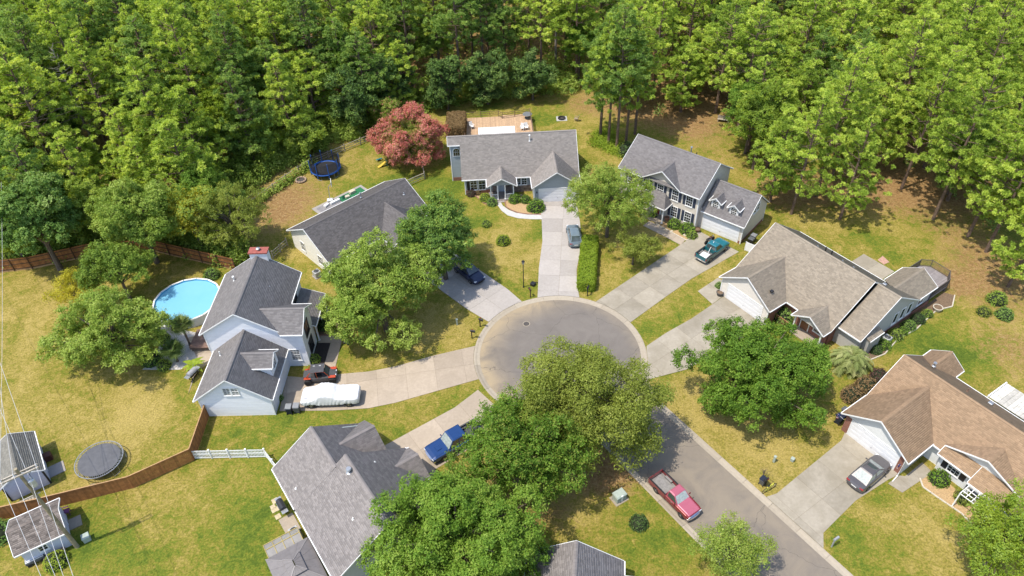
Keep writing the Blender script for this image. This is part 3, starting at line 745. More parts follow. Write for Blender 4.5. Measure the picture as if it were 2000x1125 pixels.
def arched_window(parent, x, y, z, w, h):
    k = wmat(x, y, z, R(-90)); n = 10
    arch = lambda r, o: [(r*math.cos(math.pi*i/n), o, h-w/2+r*math.sin(math.pi*i/n)) for i in range(n+1)]
    mb = MB(); mb.xf = k
    out = [(w/2+.12, .0, -.12)] + arch(w/2+.12, 0) + [(-w/2-.12, 0, -.12)]; mb.loft([out, [(p[0], .06, p[2]) for p in out]]); o = mb.build('window', WHITE, parent)
    mb = MB(); mb.xf = k; inn = [(w/2, .055, 0)] + arch(w/2, .055) + [(-w/2, .055, 0)]; mb.loft([inn, [(p[0], .066, p[2]) for p in inn]]); mb.build('pane', GLASS, o)
    mb = MB(); mb.xf = k
    for i in (1, 2): mb.box(-w/2+w*i/3-.012, -w/2+w*i/3+.012, .066, .078, 0, h-.12)
    mb.box(-w/2, w/2, .066, .076, h*.5-.012, h*.5+.012); mb.build('muntin', WHITE, o)
arched_window(A_, -10.05, 6.55, 4.1, .85, 1.15)
mb = MB(); mb.box(-5.9, -2.3, .8, 2.9, 0, .2); mb.build('porch_floor', M('porch_boards', (.22, .19, .17), .8, .2, 5), A_)
mb = MB(); mb.box(-4.7, -3.6, .45, .8, 0, .1); mb.build('step', CONC_PALE, A_)
for x in (-5.6, -4.65, -3.65, -2.5): post(A_, x, .98, .2, 2.5)
railing(A_, [(-5.6, .98), (-4.65, .98)], .2, .85, WHITE, .13, False); railing(A_, [(-3.65, .98), (-2.5, .98)], .2, .85, WHITE, .13, False); railing(A_, [(-5.6, 2.8), (-5.6, .98)], .2, .85, WHITE, .13, False)
mb = MB(); mb.add([(-5.75, .9, 2.5), (-2.4, .9, 2.5), (-4.08, .9, 3.5)], [(0, 1, 2)]); mb.add([(-5.75, 1.0, 2.5), (-2.4, 1.0, 2.5), (-4.08, 1.0, 3.5)], [(2, 1, 0)]); mb.build('porch_gable', SID_A, A_)
vent_pipe(A_, .15, 6.3, 6.0, .85, .07, cap=True)
mb = MB(); mb.cbox((.62, -.08, 1.7), (.13, .14, .28), 0, .02); mb.build('wall_lamp', BLACKP, A_)
for p in ((-10.9, 6.55, 5.9), (-9.1, 2.9, 2.7), (.25, 0, 2.7), (6.3, 0, 2.7)): corner_board(A_, p[0], p[1], 0, p[2])

# ---- cream house with charcoal roof, half under trees
SID_B = M('siding_cream', (.74, .705, .62), .6, .06, 3, tone=.12)
B_ = house('cream_house', 'cream one-storey house with long charcoal roof behind the big leafy trees', (BO.x, BO.y), 42.5)
gable(B_, 'x', -10.0, .0, -.05, 15.4, 2.6, .56, SH['B'])
gable(B_, 'y', 7.5, 14.3, -12.6, -6.5, 2.6, .58, SH['B'], ('er', 'el'), v1=-9.9)
wall(B_, (.3, -.4), (.3, -9.6), 0, 2.7, SID_B, apex=(4.6, 5.1), course=.22); wall(B_, (.3, -9.6), (7.8, -9.6), 0, 2.7, SID_B); wall(B_, (7.8, -9.6), (7.8, -12.2), 0, 2.7, SID_B)
wall(B_, (7.8, -12.2), (14.0, -12.2), 0, 2.7, SID_B, apex=(3.1, 4.45)); wall(B_, (14.0, -12.2), (14.0, -9.6), 0, 2.7, SID_B); wall(B_, (14, -9.6), (15.1, -9.6), 0, 2.7, SID_B)
wall(B_, (15.1, -9.6), (15.1, -.4), 0, 2.7, SID_B, apex=(4.6, 5.1)); wall(B_, (15.1, -.4), (.3, -.4), 0, 2.7, SID_B)
garage_door(B_, 10.9, -12.2, -90, 4.88); door(B_, 6.4, -9.6, .15, -90, M('door_green', (.05, .1, .08), .5)); window(B_, 3.0, -9.6, .8, -90, .9, 1.4, 2, 2, BLACKP)
for y in (-3.0, -7.0): window(B_, .3, y, .9, 180, .8, 1.2, 2, 2)
vent_pipe(B_, 9.0, -4.1, 5.2, .55, .07, METAL, True); vent_pipe(B_, 1.7, -1.8, 3.6, .12, .06, METAL); vent_pipe(B_, 13.8, -6.7, 4.5, .2, .08, METAL)

# ---- white two-storey house with the pool behind
SID_C = M('siding_white', (.77, .775, .80), .5, .03, 3, tone=.16)
C_ = house('white_house', 'white two-storey house with slate grey roofs and a lower garage wing', (-22.1, 54.5), -1.0)
gable(C_, 'y', -10.3, -1.75, .25, 9.95, 5.2, .66, SH['C'])
gable(C_, 'x', -.05, 4.65, -4.6, .45, 5.2, .67, SH['C'], ('er', 'el'), v0=-1.9)
gable(C_, 'y', -9.6, -1.75, -6.45, .5, 2.6, .77, SH['C'])
wall(C_, (-9.95, .5), (-2.05, .5), 0, 5.25, SID_C, apex=(3.95, 7.85)); wall(C_, (-2.05, .5), (.1, .5), 0, 5.2, SID_C)
wall(C_, (.1, .5), (.1, 4.2), 0, 5.25, SID_C, apex=(1.85, 6.6)); wall(C_, (.1, 4.2), (-2.1, 4.2), 0, 5.2, SID_C)
wall(C_, (-2.1, 4.2), (-2.1, 9.6), 0, 5.25, SID_C); wall(C_, (-2.1, 9.6), (-9.95, 9.6), 0, 5.25, SID_C, apex=(3.95, 7.85)); wall(C_, (-9.95, 9.6), (-9.95, .5), 0, 5.25, SID_C)
wall(C_, (-9.2, .5), (-9.2, -6.15), 0, 2.75, SID_C); wall(C_, (-9.2, -6.15), (-2.1, -6.15), 0, 2.75, SID_C, apex=(3.55, 5.35)); wall(C_, (-2.1, -6.15), (-2.1, .5), 0, 2.75, SID_C)
garage_door(C_, -2.1, -3.6, 0, 4.88)
window(C_, .1, 2.3, 3.2, 0, 1.3, 1.55, 2, 2, frame=BLACKP); window(C_, .1, 2.3, .7, 0, 1.3, 1.6, 2, 2, frame=BLACKP); window(C_, -2.1, 6.9, 3.3, 0, 1.2, 1.45, 2, 2, frame=BLACKP)
window(C_, -1.1, .5, 1.0, -90, .9, 1.5, 3, 3, glass=GLASS_PALE, frame=WHITE)
for x in (-6.0, -5.2): window(C_, x-.05, -6.15, 3.2, -90, .62, .95, 2, 2, glass=GLASS_PALE)
# dormer on the garage wing
zd = 4.35; dw = 1.05; yc = -2.55
roof_plane(C_, (-1.95, yc-dw-.2, zd-.1), (-1.95, yc-dw-.2, zd-.1), (-1.95, yc, zd+.75), (-1.95, yc, zd+.75), SH['C'], '') if False else None
gable(C_, 'x', yc-dw-.25, yc+dw+.25, -5.6, -1.95, zd, .72, SH['C'], ('er', 'el'), v0=-4.2)
wall(C_, (-2.25, yc-dw), (-2.25, yc+dw), 2.9, zd+.05, SID_C, apex=(dw, zd+.72)); wall(C_, (-4.6, yc-dw), (-2.25, yc-dw), 2.9, zd, SID_C); wall(C_, (-2.25, yc+dw), (-4.6, yc+dw), 2.9, zd, SID_C)
window(C_, -2.25, yc, 3.3, 0, .8, 1.15, 2, 2)
# porch
roof_plane(C_, (.55, 3.9, 2.6), (.55, 9.2, 2.6), (-2.0, 9.2, 3.55), (-2.0, 3.9, 3.55), SH['C'], 'elr')
wall(C_, (-.15, 4.25), (-.15, 9.1), 0, 2.6, M('siding_tan_porch', (.28, .2, .14), .7, .1, 3, tone=.2))
for y in (4.3, 6.6, 9.0): post(C_, .35, y, 0, 2.6)
door(C_, -.15, 6.2, .15, 0, M('door_dark', (.05, .03, .025), .5))
mb = MB(); mb.box(-6.75, -4.85, 9.55, 10.45, 0, 8.35); mb.build('chimney', SID_C, C_)
mb = MB(); mb.box(-6.85, -4.75, 9.45, 10.55, 8.35, 8.5); mb.build('chimney_cap', M('chimney_cap_red', (.30, .085, .065), .6, .2, 4), C_)
mb = MB(); mb.tube([(-5.8, 10, 8.5), (-5.8, 10, 8.75)], .14, 10); mb.disc((-5.8, 10), .24, 8.75, 8.83, 12, .1); mb.build('chimney_flue', METAL, C_)
vent_pipe(C_, -8.2, 7.2, 6.6, .5, .07, cap=True); vent_pipe(C_, -8.0, -1.4, 3.9, .5, .06); vent_pipe(C_, -4.0, 5.9, 6.65, .12, .05, METAL)
for x, y, a, b in ((-9.95, .5, 2.8, 5.2), (.1, .5, 0, 5.2), (-9.2, -6.15, 0, 2.7), (-2.1, -6.15, 0, 2.7)): corner_board(C_, x, y, a, b)

# ---- near house with big mid grey roof
SID_D = M('siding_sage_grey', (.37, .41, .39), .6, .06, 3, tone=.15)
D_ = house('sage_house', 'one-storey house with large mid grey roof beside the white vinyl fence, nearest the camera', (DO.x, DO.y), -56)
gable(D_, 'x', 0, 8.7, -.75, 4.6, 2.6, .64, SH['D'], ('el', ''))
gable(D_, 'x', -.0, 10.85, 4.35, 12.45, 2.6, .63, SH['D'], ('er', 'el'))
gable(D_, 'y', -.75, 4.4, 4.6, 9.3, 2.6, .72, SH['D'], ('', ''), v0=8.4)
gable(D_, 'y', 4.55, 8.45, 8.2, 11.15, 2.6, .63, SH['D'], ('e', 'e'), v0=10.6)
wall(D_, (-.4, 8.9), (-.4, .35), 0, 2.6, SID_D, apex=(4.5, 5.2)); wall(D_, (-.4, .35), (12.1, .35), 0, 2.7, SID_D); wall(D_, (12.1, .35), (12.1, 10.4), 0, 2.7, SID_D, apex=(5.05, 5.8))
wall(D_, (12.1, 10.4), (4.1, 10.4), 0, 2.7, SID_D); wall(D_, (4.1, 10.4), (4.1, 8.9), 0, 2.7, SID_D); wall(D_, (4.1, 8.9), (-.4, 8.9), 0, 2.7, SID_D, apex=(2.27, 4.2))
garage_door(D_, 1.85, 8.9, 90, 4.0); window(D_, 9.8, 10.4, .8, 90, .9, 1.4, 2, 2); door(D_, 6.5, 10.4, .15, 90, DOOR_A)
window(D_, 8.2, .35, .9, -90, .9, 1.2, 2, 2); door(D_, 10.6, .35, .15, -90, M('door_white', (.7, .7, .68), .5))
vent_pipe(D_, 6.0, 5.0, 5.75, .42, .13, METAL, True); vent_pipe(D_, 5.7, 7.4, 4.75, .12, .06); vent_pipe(D_, 2.9, .9, 3.2, .1, .06); vent_pipe(D_, 9.6, 3.4, 4.75, .14, .06)

# ---- beige two-storey house
SID_E = M('siding_beige', (.62, .56, .48), .55, .05, 3, tone=.16); DOOR_E = M('door_red', (.20, .02, .025), .4, .1, 5)
E_ = house('beige_house', 'beige two-storey house with navy shutters and a garage wing with two dormers', (EO.x, EO.y), -41)
gable(E_, 'x', 0, 8.9, -12.1, .02, 5.1, .665, SH['E'], ('lr', 'elr'))
fascia_board(E_, (-12.1, -.04, 5.1), (-8.4, -.04, 5.1)); fascia_board(E_, (-2.75, -.04, 5.1), (.02, -.04, 5.1))
gable(E_, 'y', -8.45, -2.7, -.12, 3.2, 5.1, .68, SH['E'], ('r', 'l'), v1=.1)
gable(E_, 'x', .95, 7.95, .0, 6.0, 2.8, .84, SH['E'], ('er', 'el'))
wall(E_, (-11.8, .4), (-.25, .4), 0, 5.15, SID_E); wall(E_, (-8.1, .385), (-3.05, .385), 5.05, 5.06, SID_E, apex=(2.53, 6.85))
wall(E_, (-.25, .4), (-.25, 8.5), 0, 5.2, SID_E, apex=(4.05, 7.9)); wall(E_, (-.25, 8.5), (-11.8, 8.5), 0, 5.15, SID_E); wall(E_, (-11.8, 8.5), (-11.8, .4), 0, 5.2, SID_E, apex=(4.05, 7.9))
wall(E_, (-.25, 1.3), (5.75, 1.3), 0, 2.95, SID_E); wall(E_, (5.75, 1.3), (5.75, 7.6), 0, 3.0, SID_E, apex=(3.15, 5.55)); wall(E_, (5.75, 7.6), (-.25, 7.6), 0, 2.95, SID_E)
base_band(E_, (5.75, 1.3), (5.75, 7.6), .4, BRICK); base_band(E_, (5.35, 1.3), (5.75, 1.3), .4, BRICK)
garage_door(E_, 2.85, 1.3, -90, 4.88)
for x in (-7.9, -5.75, -3.55, -1.5): window(E_, x, .4 if x != -5.75 else .4, 3.25, -90, .85, 1.45, 3, 2, NAVY)
for x in (-3.4, -1.4): window(E_, x, .4, .75, -90, .85, 1.5, 3, 2, NAVY)
window(E_, -9.8, .4, .75, -90, .85, 1.5, 3, 2, NAVY)
for x in (-10.2,): window(E_, x, .4, 3.25, -90, .85, 1.45, 3, 2, NAVY)
for xd in (1.45, 3.95):
    gable(E_, 'y', xd-.85, xd+.85, 1.55, 4.1, 4.35, .72, SH['E'], ('er', 'el'), v1=2.9)
    wall(E_, (xd-.62, 1.8), (xd+.62, 1.8), 3.2, 4.4, M('dormer_white', (.72, .70, .66), .55, .05, 3, tone=.1), apex=(.62, 4.8)); wall(E_, (xd+.62, 1.8), (xd+.62, 3.2), 3.3, 4.4, SID_E); wall(E_, (xd-.62, 3.2), (xd-.62, 1.8), 3.3, 4.4, SID_E)
    window(E_, xd, 1.8, 3.42, -90, .72, .98, 3, 2)
for y in (3.9, 4.8): window(E_, 5.75, y, 3.3, 0, .6, .95, 2, 1, glass=GLASS)
door(E_, -5.9, .4, .2, -90, DOOR_E)
mb = MB(); mb.box(-7.2, -4.2, -1.35, .4, 0, .2); mb.build('porch_floor', CONC_TAN, E_)
roof_plane(E_, (-7.6, -1.55, 2.65), (-3.8, -1.55, 2.65), (-4.9, .35, 3.75), (-6.5, .35, 3.75), SH['E'], 'e')
roof_plane(E_, (-3.8, -1.55, 2.65), (-3.8, .35, 2.65), (-4.9, .35, 3.75), (-4.9, .35, 3.75), SH['E'], 'e'); roof_plane(E_, (-7.6, .35, 2.65), (-7.6, -1.55, 2.65), (-6.5, .35, 3.75), (-6.5, .35, 3.75), SH['E'], 'e')
for x in (-4.15, -7.25): post(E_, x, -1.2, .2, 2.6)
vent_pipe(E_, -4.6, 5.3, 7.6, .75, .08, METAL, True); vent_pipe(E_, -4.2, 6.2, 7.0, .3, .05, BLACKP)
for x, y, a, b in ((-.25, .4, 0, 5.1), (-11.8, .4, 0, 5.1), (5.75, 1.3, 0, 2.85), (5.75, 7.6, 0, 2.85)): corner_board(E_, x, y, a, b)

# ---- tan roofed brick house on the right
SID_F = M('siding_ivory', (.70, .655, .59), .55, .05, 3, tone=.14); SID_F2 = M('siding_stone_grey', (.43, .415, .385), .6, .05, 3, tone=.1)
F_ = house('tan_roof_house', 'brick and ivory house with broad tan roof behind the round maple', (FO.x, FO.y), -56)
gable(F_, 'y', -7.25, .05, 0, 6.2, 2.5, .66, SH['F'], ('er', 'el'), v1=2.75)
yr = 8.45; zr = 6.45
roof_plane(F_, (-7.25, 2.75, 2.5), (5.9, 2.75, 2.5), (5.9, yr, zr), (-7.25, yr, zr), SH['F'], 'elr'); roof_plane(F_, (5.9, 14.2, 2.5), (-7.25, 14.2, 2.5), (-7.25, yr, zr), (5.9, yr, zr), SH['F'], 'elr'); ridge_cap(F_, (-7.25, yr, zr), (5.9, yr, zr), SH['F'])
gable(F_, 'y', 1.75, 5.85, 1.5, 4.6, 2.5, .6, SH['F'], ('er', 'el'), v1=2.8)
roof_plane(F_, (5.92, 3.95, 2.5), (8.65, 3.95, 2.5), (8.65, 9.2, 5.85), (5.92, 9.2, 5.85), SH['F'], 'er'); roof_plane(F_, (8.65, 14.6, 2.5), (5.92, 14.6, 2.5), (5.92, 9.2, 5.85), (8.65, 9.2, 5.85), SH['F'], 'el'); ridge_cap(F_, (5.92, 9.2, 5.85), (8.65, 9.2, 5.85), SH['F'])
gable(F_, 'y', 4.25, 8.5, 12.2, 18.05, 2.5, .62, SH['F'], ('el', 'er'), v0=14.5)
wall(F_, (-6.95, .35), (-.3, .35), 0, 2.6, SID_F, apex=(3.35, 4.75)); wall(F_, (-.3, .35), (-.3, 3.1), 0, 2.6, BRICK, plain=True); wall(F_, (-.3, 3.1), (5.6, 3.1), 0, 2.7, BRICK, plain=True)
wall(F_, (5.6, 3.1), (5.6, 4.3), 0, 2.6, BRICK, plain=True); wall(F_, (5.6, 4.3), (8.35, 4.3), 0, 2.7, SID_F2); wall(F_, (8.35, 4.3), (8.35, 14.2), .55, 2.6, SID_F2, apex=(4.9, 5.7)); base_band(F_, (8.35, 4.3), (8.35, 17.7), .55, BRICK)
wall(F_, (8.35, 14.2), (8.2, 14.2), 0, 2.6, SID_F2); wall(F_, (8.2, 14.2), (8.2, 17.7), .55, 2.55, SID_F2); wall(F_, (8.2, 17.7), (4.55, 17.7), 0, 2.6, SID_F2, apex=(1.83, 3.7)); wall(F_, (4.55, 17.7), (4.55, 13.8), 0, 2.6, SID_F2); wall(F_, (4.55, 13.8), (-6.95, 13.8), 0, 2.7, SID_F2); wall(F_, (-6.95, 13.8), (-6.95, 3.1), 0, 2.55, SID_F, apex=(5.35, 6.2), zt1=2.55); wall(F_, (-6.95, 3.1), (-6.95, .35), 0, 2.5, SID_F)
garage_door(F_, -3.55, .35, -90, 4.88)
for y in (10.6, 11.9, 13.2): window(F_, 8.35, y, 1.1, 0, .62, 1.45, 1, 1, double=False)
window(F_, 8.2, 15.8, 1.0, 0, 1.0, 1.2, 2, 1, double=False)
window(F_, 4.3, 3.1, .9, -90, .9, 1.3, 2, 2); door(F_, 2.7, 3.1, .15, -90, M('door_oak', (.22, .1, .05), .5))
for x in (2.1, 5.45): post(F_, x, 1.9, .1, 2.5)
mb = MB(); mb.box(1.9, 5.6, 1.7, 3.1, 0, .12); mb.build('porch_floor', CONC_TAN, F_)
wall(F_, (2.0, 1.85), (5.55, 1.85), 2.45, 2.5, SID_F2, apex=(1.78, 3.55)); railing(F_, [(-.1, 1.9), (2.1, 1.9)], .1, .8, M('rail_cedar', (.35, .19, .09), .7, .2, 5), .14, True)
mb = MB(); mb.box(8.35, 9.05, 5.0, 7.2, 0, 2.35); mb.build('chimney_chase', SID_F2, F_); roof_plane(F_, (9.15, 4.9, 2.3), (9.15, 7.3, 2.3), (8.37, 7.3, 2.6), (8.37, 4.9, 2.6), SH['F'], 'e')
for x, y, z in ((-4.6, 1.6, 3.9), (-1.3, 1.6, 3.7)):
    mb = MB(); mb.cbox((x, y, z), (.34, .34, .22), 0, .03); mb.build('roof_vent', BLACKP, F_)
for x in (-1.0, -.2): vent_pipe(F_, x, 9.6, 5.65, .55, .07, BLACKP)
for x in (-2.2, 1.1, 2.5): vent_pipe(F_, x, 9.9, 5.5, .1, .06, METAL)
mb = MB(); mb.cbox((6.1, 10.4, 5.25), (.4, .3, .2), 0, .03); mb.build('roof_vent', METAL, F_)
DECKG = M('deck_grey_stain', (.23, .205, .20), .8, .15, 4); DECKD = M('deck_rail_dark', (.10, .085, .075), .8, .2, 4)
mb = MB(); oct_ = [(4.3, 18.0), (8.3, 18.0), (8.3, 21.3), (7.5, 22.7), (5.2, 22.9), (4.3, 22.0)]; mb.prism(oct_, .55, .8); dk = mb.build('deck', DECKG, F_)
for i in range(26):
    x0 = 4.32+i*.152; b = MB(); c = clip_poly([(x0, 18), (x0+.14, 18), (x0+.14, 23), (x0, 23)], oct_ if parea(oct_) > 0 else oct_[::-1])
    if len(c) > 2: b.tone = random.random(); b.prism(c, .8, .825); b.build('deck_board', M('deck_board_grey', (.24, .215, .21), .8, .15, 4, tone=.3), dk)
railing(F_, oct_[1:] + [oct_[0]], .8, 1.0, DECKD, .14)
for p in oct_[1:]: post(F_, p[0]-.08, p[1]-.08, 0, .56, .12, DECKD)
corner_board(F_, -6.95, .35, 0, 2.5); corner_board(F_, -.3, .35, 0, 2.5)

# ---- brown roofed house, lower right
SID_G = M('siding_pale_grey', (.66, .665, .65), .55, .04, 3, tone=.14)
G_ = house('brown_roof_house', 'pale siding house with broad brown roof at the right edge beside the wide drive', (GO.x, GO.y), -57)
gable(G_, 'y', -6.95, .05, -.15, 7.4, 2.5, .66, SH['G'], ('er', 'el'), v1=3.6)
yr = 8.0; zr = 5.45
roof_plane(G_, (-6.95, 3.55, 2.45), (14.5, 3.55, 2.45), (14.5, yr, zr), (-6.95, yr, zr), SH['G'], 'elr'); roof_plane(G_, (14.5, 12.6, 2.45), (-6.95, 12.6, 2.45), (-6.95, yr, zr), (14.5, yr, zr), SH['G'], 'elr'); ridge_cap(G_, (-6.95, yr, zr), (14.5, yr, zr), SH['G'])
gable(G_, 'y', -6.9, -3.4, 9.2, 14.1, 2.45, .72, SH['G'], ('el', 'er'), v0=12.5)
gable(G_, 'y', .85, 7.7, 3.95, 8.0, 2.9, .42, SH['G'], ('r', 'l'), v1=4.2)
roof_plane(G_, (.85, 3.15, 2.3), (4.05, 3.15, 2.3), (4.05, 4.4, 2.95), (.85, 4.4, 2.95), SH['G'], 'el'); roof_plane(G_, (4.05, 2.55, 2.2), (12.5, 2.55, 2.2), (12.5, 4.4, 2.98), (4.05, 4.4, 2.98), SH['G'], 'el')
wall(G_, (-6.6, .35), (-.35, .35), 0, 2.6, SID_G, apex=(3.12, 4.65)); wall(G_, (-.35, .35), (-.35, 4.0), 0, 2.55, SID_G); wall(G_, (-.35, 4.0), (14.2, 4.0), 0, 2.6, SID_G)
wall(G_, (1.1, 3.6), (3.9, 3.6), 0, 2.5, SID_G); wall(G_, (1.1, 4.0), (1.1, 3.6), 0, 2.5, SID_G); wall(G_, (3.9, 3.6), (3.9, 4.0), 0, 2.5, SID_G); wall(G_, (1.2, 4.35), (7.3, 4.35), 2.7, 2.95, SID_G, apex=(3.05, 4.2))
wall(G_, (14.2, 4), (14.2, 12.2), 0, 2.6, SID_G, apex=(4, 5.3)); wall(G_, (14.2, 12.2), (-3.7, 12.2), 0, 2.55, SID_G); wall(G_, (-3.7, 12.2), (-3.7, 13.8), 0, 2.5, SID_G); wall(G_, (-3.7, 13.8), (-6.6, 13.8), 0, 2.5, SID_G, apex=(1.45, 3.5)); wall(G_, (-6.6, 13.8), (-6.6, 12.2), 0, 2.45, SID_G); wall(G_, (-6.6, 12.2), (-6.6, 3.9), 0, 2.5, SID_G, apex=(4.2, 5.2), zt1=2.5); wall(G_, (-6.6, 3.9), (-6.6, .35), 0, 2.5, SID_G)
garage_door(G_, -3.45, .35, -90, 4.88); window(G_, 2.5, 3.6, .85, -90, 1.0, 1.4, 3, 2, BLACKP, sw=.5)
for x in (-6.3, -.65): base_band(G_, (x-.3, .35), (x+.3, .35), 2.2, BRICK, .03)
vent_pipe(G_, -4.85, 10.2, 4.4, .35, .09, METAL, True); mb = MB(); mb.cbox((.75, 10.6, 3.9), (.42, .36, .3), 0, .03); mb.build('roof_vent', METAL, G_); vent_pipe(G_, -1.2, 9.8, 4.4, .3, .05, M('vent_brown', (.2, .12, .08), .6))
for x in (4.4, 6.2): post(G_, x, 2.75, .1, 2.2)
mb = MB(); mb.box(4.1, 12.0, 2.6, 4.0, 0, .12); mb.build('porch_floor', CONC_GREY, G_)
corner_board(G_, -6.6, .35, 2.2, 2.6)

# ---- roof at the bottom edge
H_ = house('bottom_edge_house', 'grey roofed house cut by the bottom edge of the picture', (4.35, 30.4), -8)
gable(H_, 'y', -3.9, 3.9, -13, .1, 2.6, .62, SH['D']); gable(H_, 'x', -6.2, -1.2, .3, 5.6, 2.6, .62, SH['D'], ('er', 'el'), v0=3.85)
wall(H_, (3.6, -.2), (-3.6, -.2), 0, 2.6, SID_D, apex=(3.6, 4.85)); wall(H_, (-3.6, -.2), (-3.6, -12.6), 0, 2.65, SID_D); wall(H_, (3.6, -12.6), (3.6, -.2), 0, 2.65, SID_D); wall(H_, (-3.6, -12.6), (3.6, -12.6), 0, 2.6, SID_D, apex=(3.6, 4.85))
wall(H_, (5.3, -5.8), (5.3, -1.6), 0, 2.6, SID_D, apex=(2.1, 3.9)); wall(H_, (5.3, -1.6), (3.6, -1.6), 0, 2.6, SID_D); wall(H_, (3.6, -5.8), (5.3, -5.8), 0, 2.6, SID_D)
window(H_, 0, -.2, .9, 90, .9, 1.3, 2, 2); window(H_, 5.3, -3.7, .8, 0, .9, 1.3, 2, 2)

# ---- sheds
SID_S = M('shed_siding_lilac', (.56, .57, .66), .6, .06, 3, tone=.1)
S1 = thing('garden_shed', 'pale shed with plain grey roof beyond the brown fence', 'shed', (*g2(100, 943), 0), R(34))
gable(S1, 'y', -3.55, .25, -.25, 5.2, 2.15, .55, SH['S2'], ('elr', 'elr'))
wall(S1, (-3.3, 0), (0, 0), 0, 2.2, SID_S, apex=(1.65, 3.05)); wall(S1, (0, 0), (0, 5), 0, 2.2, SID_S); wall(S1, (0, 5), (-3.3, 5), 0, 2.2, SID_S, apex=(1.65, 3.05)); wall(S1, (-3.3, 5), (-3.3, 0), 0, 2.2, SID_S)
for x in (-3.3, 0): mb = MB(); mb.box(x-.07, x+.07, -.07, .07, 0, 2.1); mb.build('corner_board', BLACKP, S1)
door(S1, 0, 2.2, .1, 0, SID_S, 1.2, 1.8)
S2 = thing('garden_shed', 'pale shed with streaked old shingle roof next to the utility pole', 'shed', (*g2(141, 1064), 0), R(31))
gable(S2, 'x', -.3, 3.75, -3.75, .3, 2.1, .48, SH['S'], ('elr', 'elr'))
wall(S2, (-3.4, 0), (0, 0), 0, 2.15, SID_S); wall(S2, (0, 0), (0, 3.45), 0, 2.15, SID_S, apex=(1.72, 2.95)); wall(S2, (0, 3.45), (-3.4, 3.45), 0, 2.15, SID_S); wall(S2, (-3.4, 3.45), (-3.4, 0), 0, 2.15, SID_S, apex=(1.72, 2.95))
door(S2, 0, 1.6, .1, 0, SID_S, 1.2, 1.8); window(S2, -1.8, 0, 1.0, -90, .6, .6, 2, 2, double=False)
# ------------------------------------------------------------------ vegetation
BARK = M('bark_grey_brown', (.13, .10, .075), .95, .35, 6, bmp=.8)
BARK_PINE = M('bark_pine', (.155, .105, .075), .95, .4, 4, bmp=.8)
LF = dict(
  pine=leafmat('needles_pine', [(.092, .140, .021), (.160, .225, .033), (.243, .308, .050), (.338, .378, .085)], .38, gain=1.9),
  pine2=leafmat('needles_pine_deep', [(.060, .110, .024), (.108, .174, .036), (.170, .245, .054), (.25, .31, .085)], .36, gain=1.75),
  maple=leafmat('leaves_maple', [(.073, .152, .017), (.122, .232, .024), (.195, .323, .037), (.293, .403, .067)], .28, gain=.90),
  deep=leafmat('leaves_deep', [(.062, .122, .025), (.103, .188, .036), (.169, .263, .056), (.269, .344, .106)], .28, gain=1.22),
  oak=leafmat('leaves_olive', [(.100, .128, .020), (.155, .190, .030), (.215, .255, .045), (.290, .315, .075)], .36, gain=1.3),
  mid=leafmat('leaves_mid', [(.086, .146, .022), (.146, .226, .030), (.222, .302, .048), (.312, .378, .090)], .30, gain=1.22),
  yellow=leafmat('leaves_yellow', [(.20, .215, .020), (.30, .30, .028), (.39, .37, .04), (.47, .43, .07)], .45, gain=1.25),
  dark=leafmat('leaves_dark', [(.030, .057, .018), (.048, .092, .025), (.083, .138, .037), (.138, .201, .057)], .25, gain=1.15),
  pink=leafmat('blossom_pink', [(.315, .079, .071), (.452, .142, .121), (.546, .210, .168), (.609, .304, .231)], .3, gain=1.12),
  lime=leafmat('leaves_lime', [(.125, .195, .018), (.185, .265, .025), (.25, .32, .036), (.31, .37, .065)], .45, gain=1.30),
  rust=leafmat('leaves_rust', [(.085, .056, .027), (.13, .086, .04), (.175, .12, .055), (.22, .155, .075)], .25, gain=1.60),
  plum=leafmat('leaves_plum', [(.05, .028, .026), (.08, .044, .038), (.115, .065, .05), (.155, .092, .065)], .25, gain=1.10),
  fern=leafmat('leaves_palm', [(.11, .145, .04), (.17, .21, .065), (.26, .285, .11), (.38, .37, .19)], .3, gain=1.30),
  palm=leafmat('leaves_fan', [(.042, .080, .02), (.075, .122, .03), (.12, .17, .045), (.2, .24, .075)], .3, gain=1.10),
)
CORE = M('foliage_inner_shade', (.022, .03, .012), .95, .3, 4)  # near-black solid filler: shade inside shrubs and hedges put into its colour
def unit(a): return a/np.maximum(np.linalg.norm(a, axis=1, keepdims=True), 1e-9)
def leaf_arrays(rng, C, N, S, aspect=.55):
    """pointed leaves: centres, normals, lengths -> verts, triangles"""
    N = unit(N); r = unit(rng.normal(size=C.shape)); T = unit(np.cross(N, r)); B = np.cross(N, T); s = S[:, None]
    V = np.stack([C-T*s*.4+B*s*aspect*.55, C-T*s*.4-B*s*aspect*.55, C+T*s*.6], 1).reshape(-1, 3)
    return V, np.arange(len(C)*3).reshape(-1, 3)
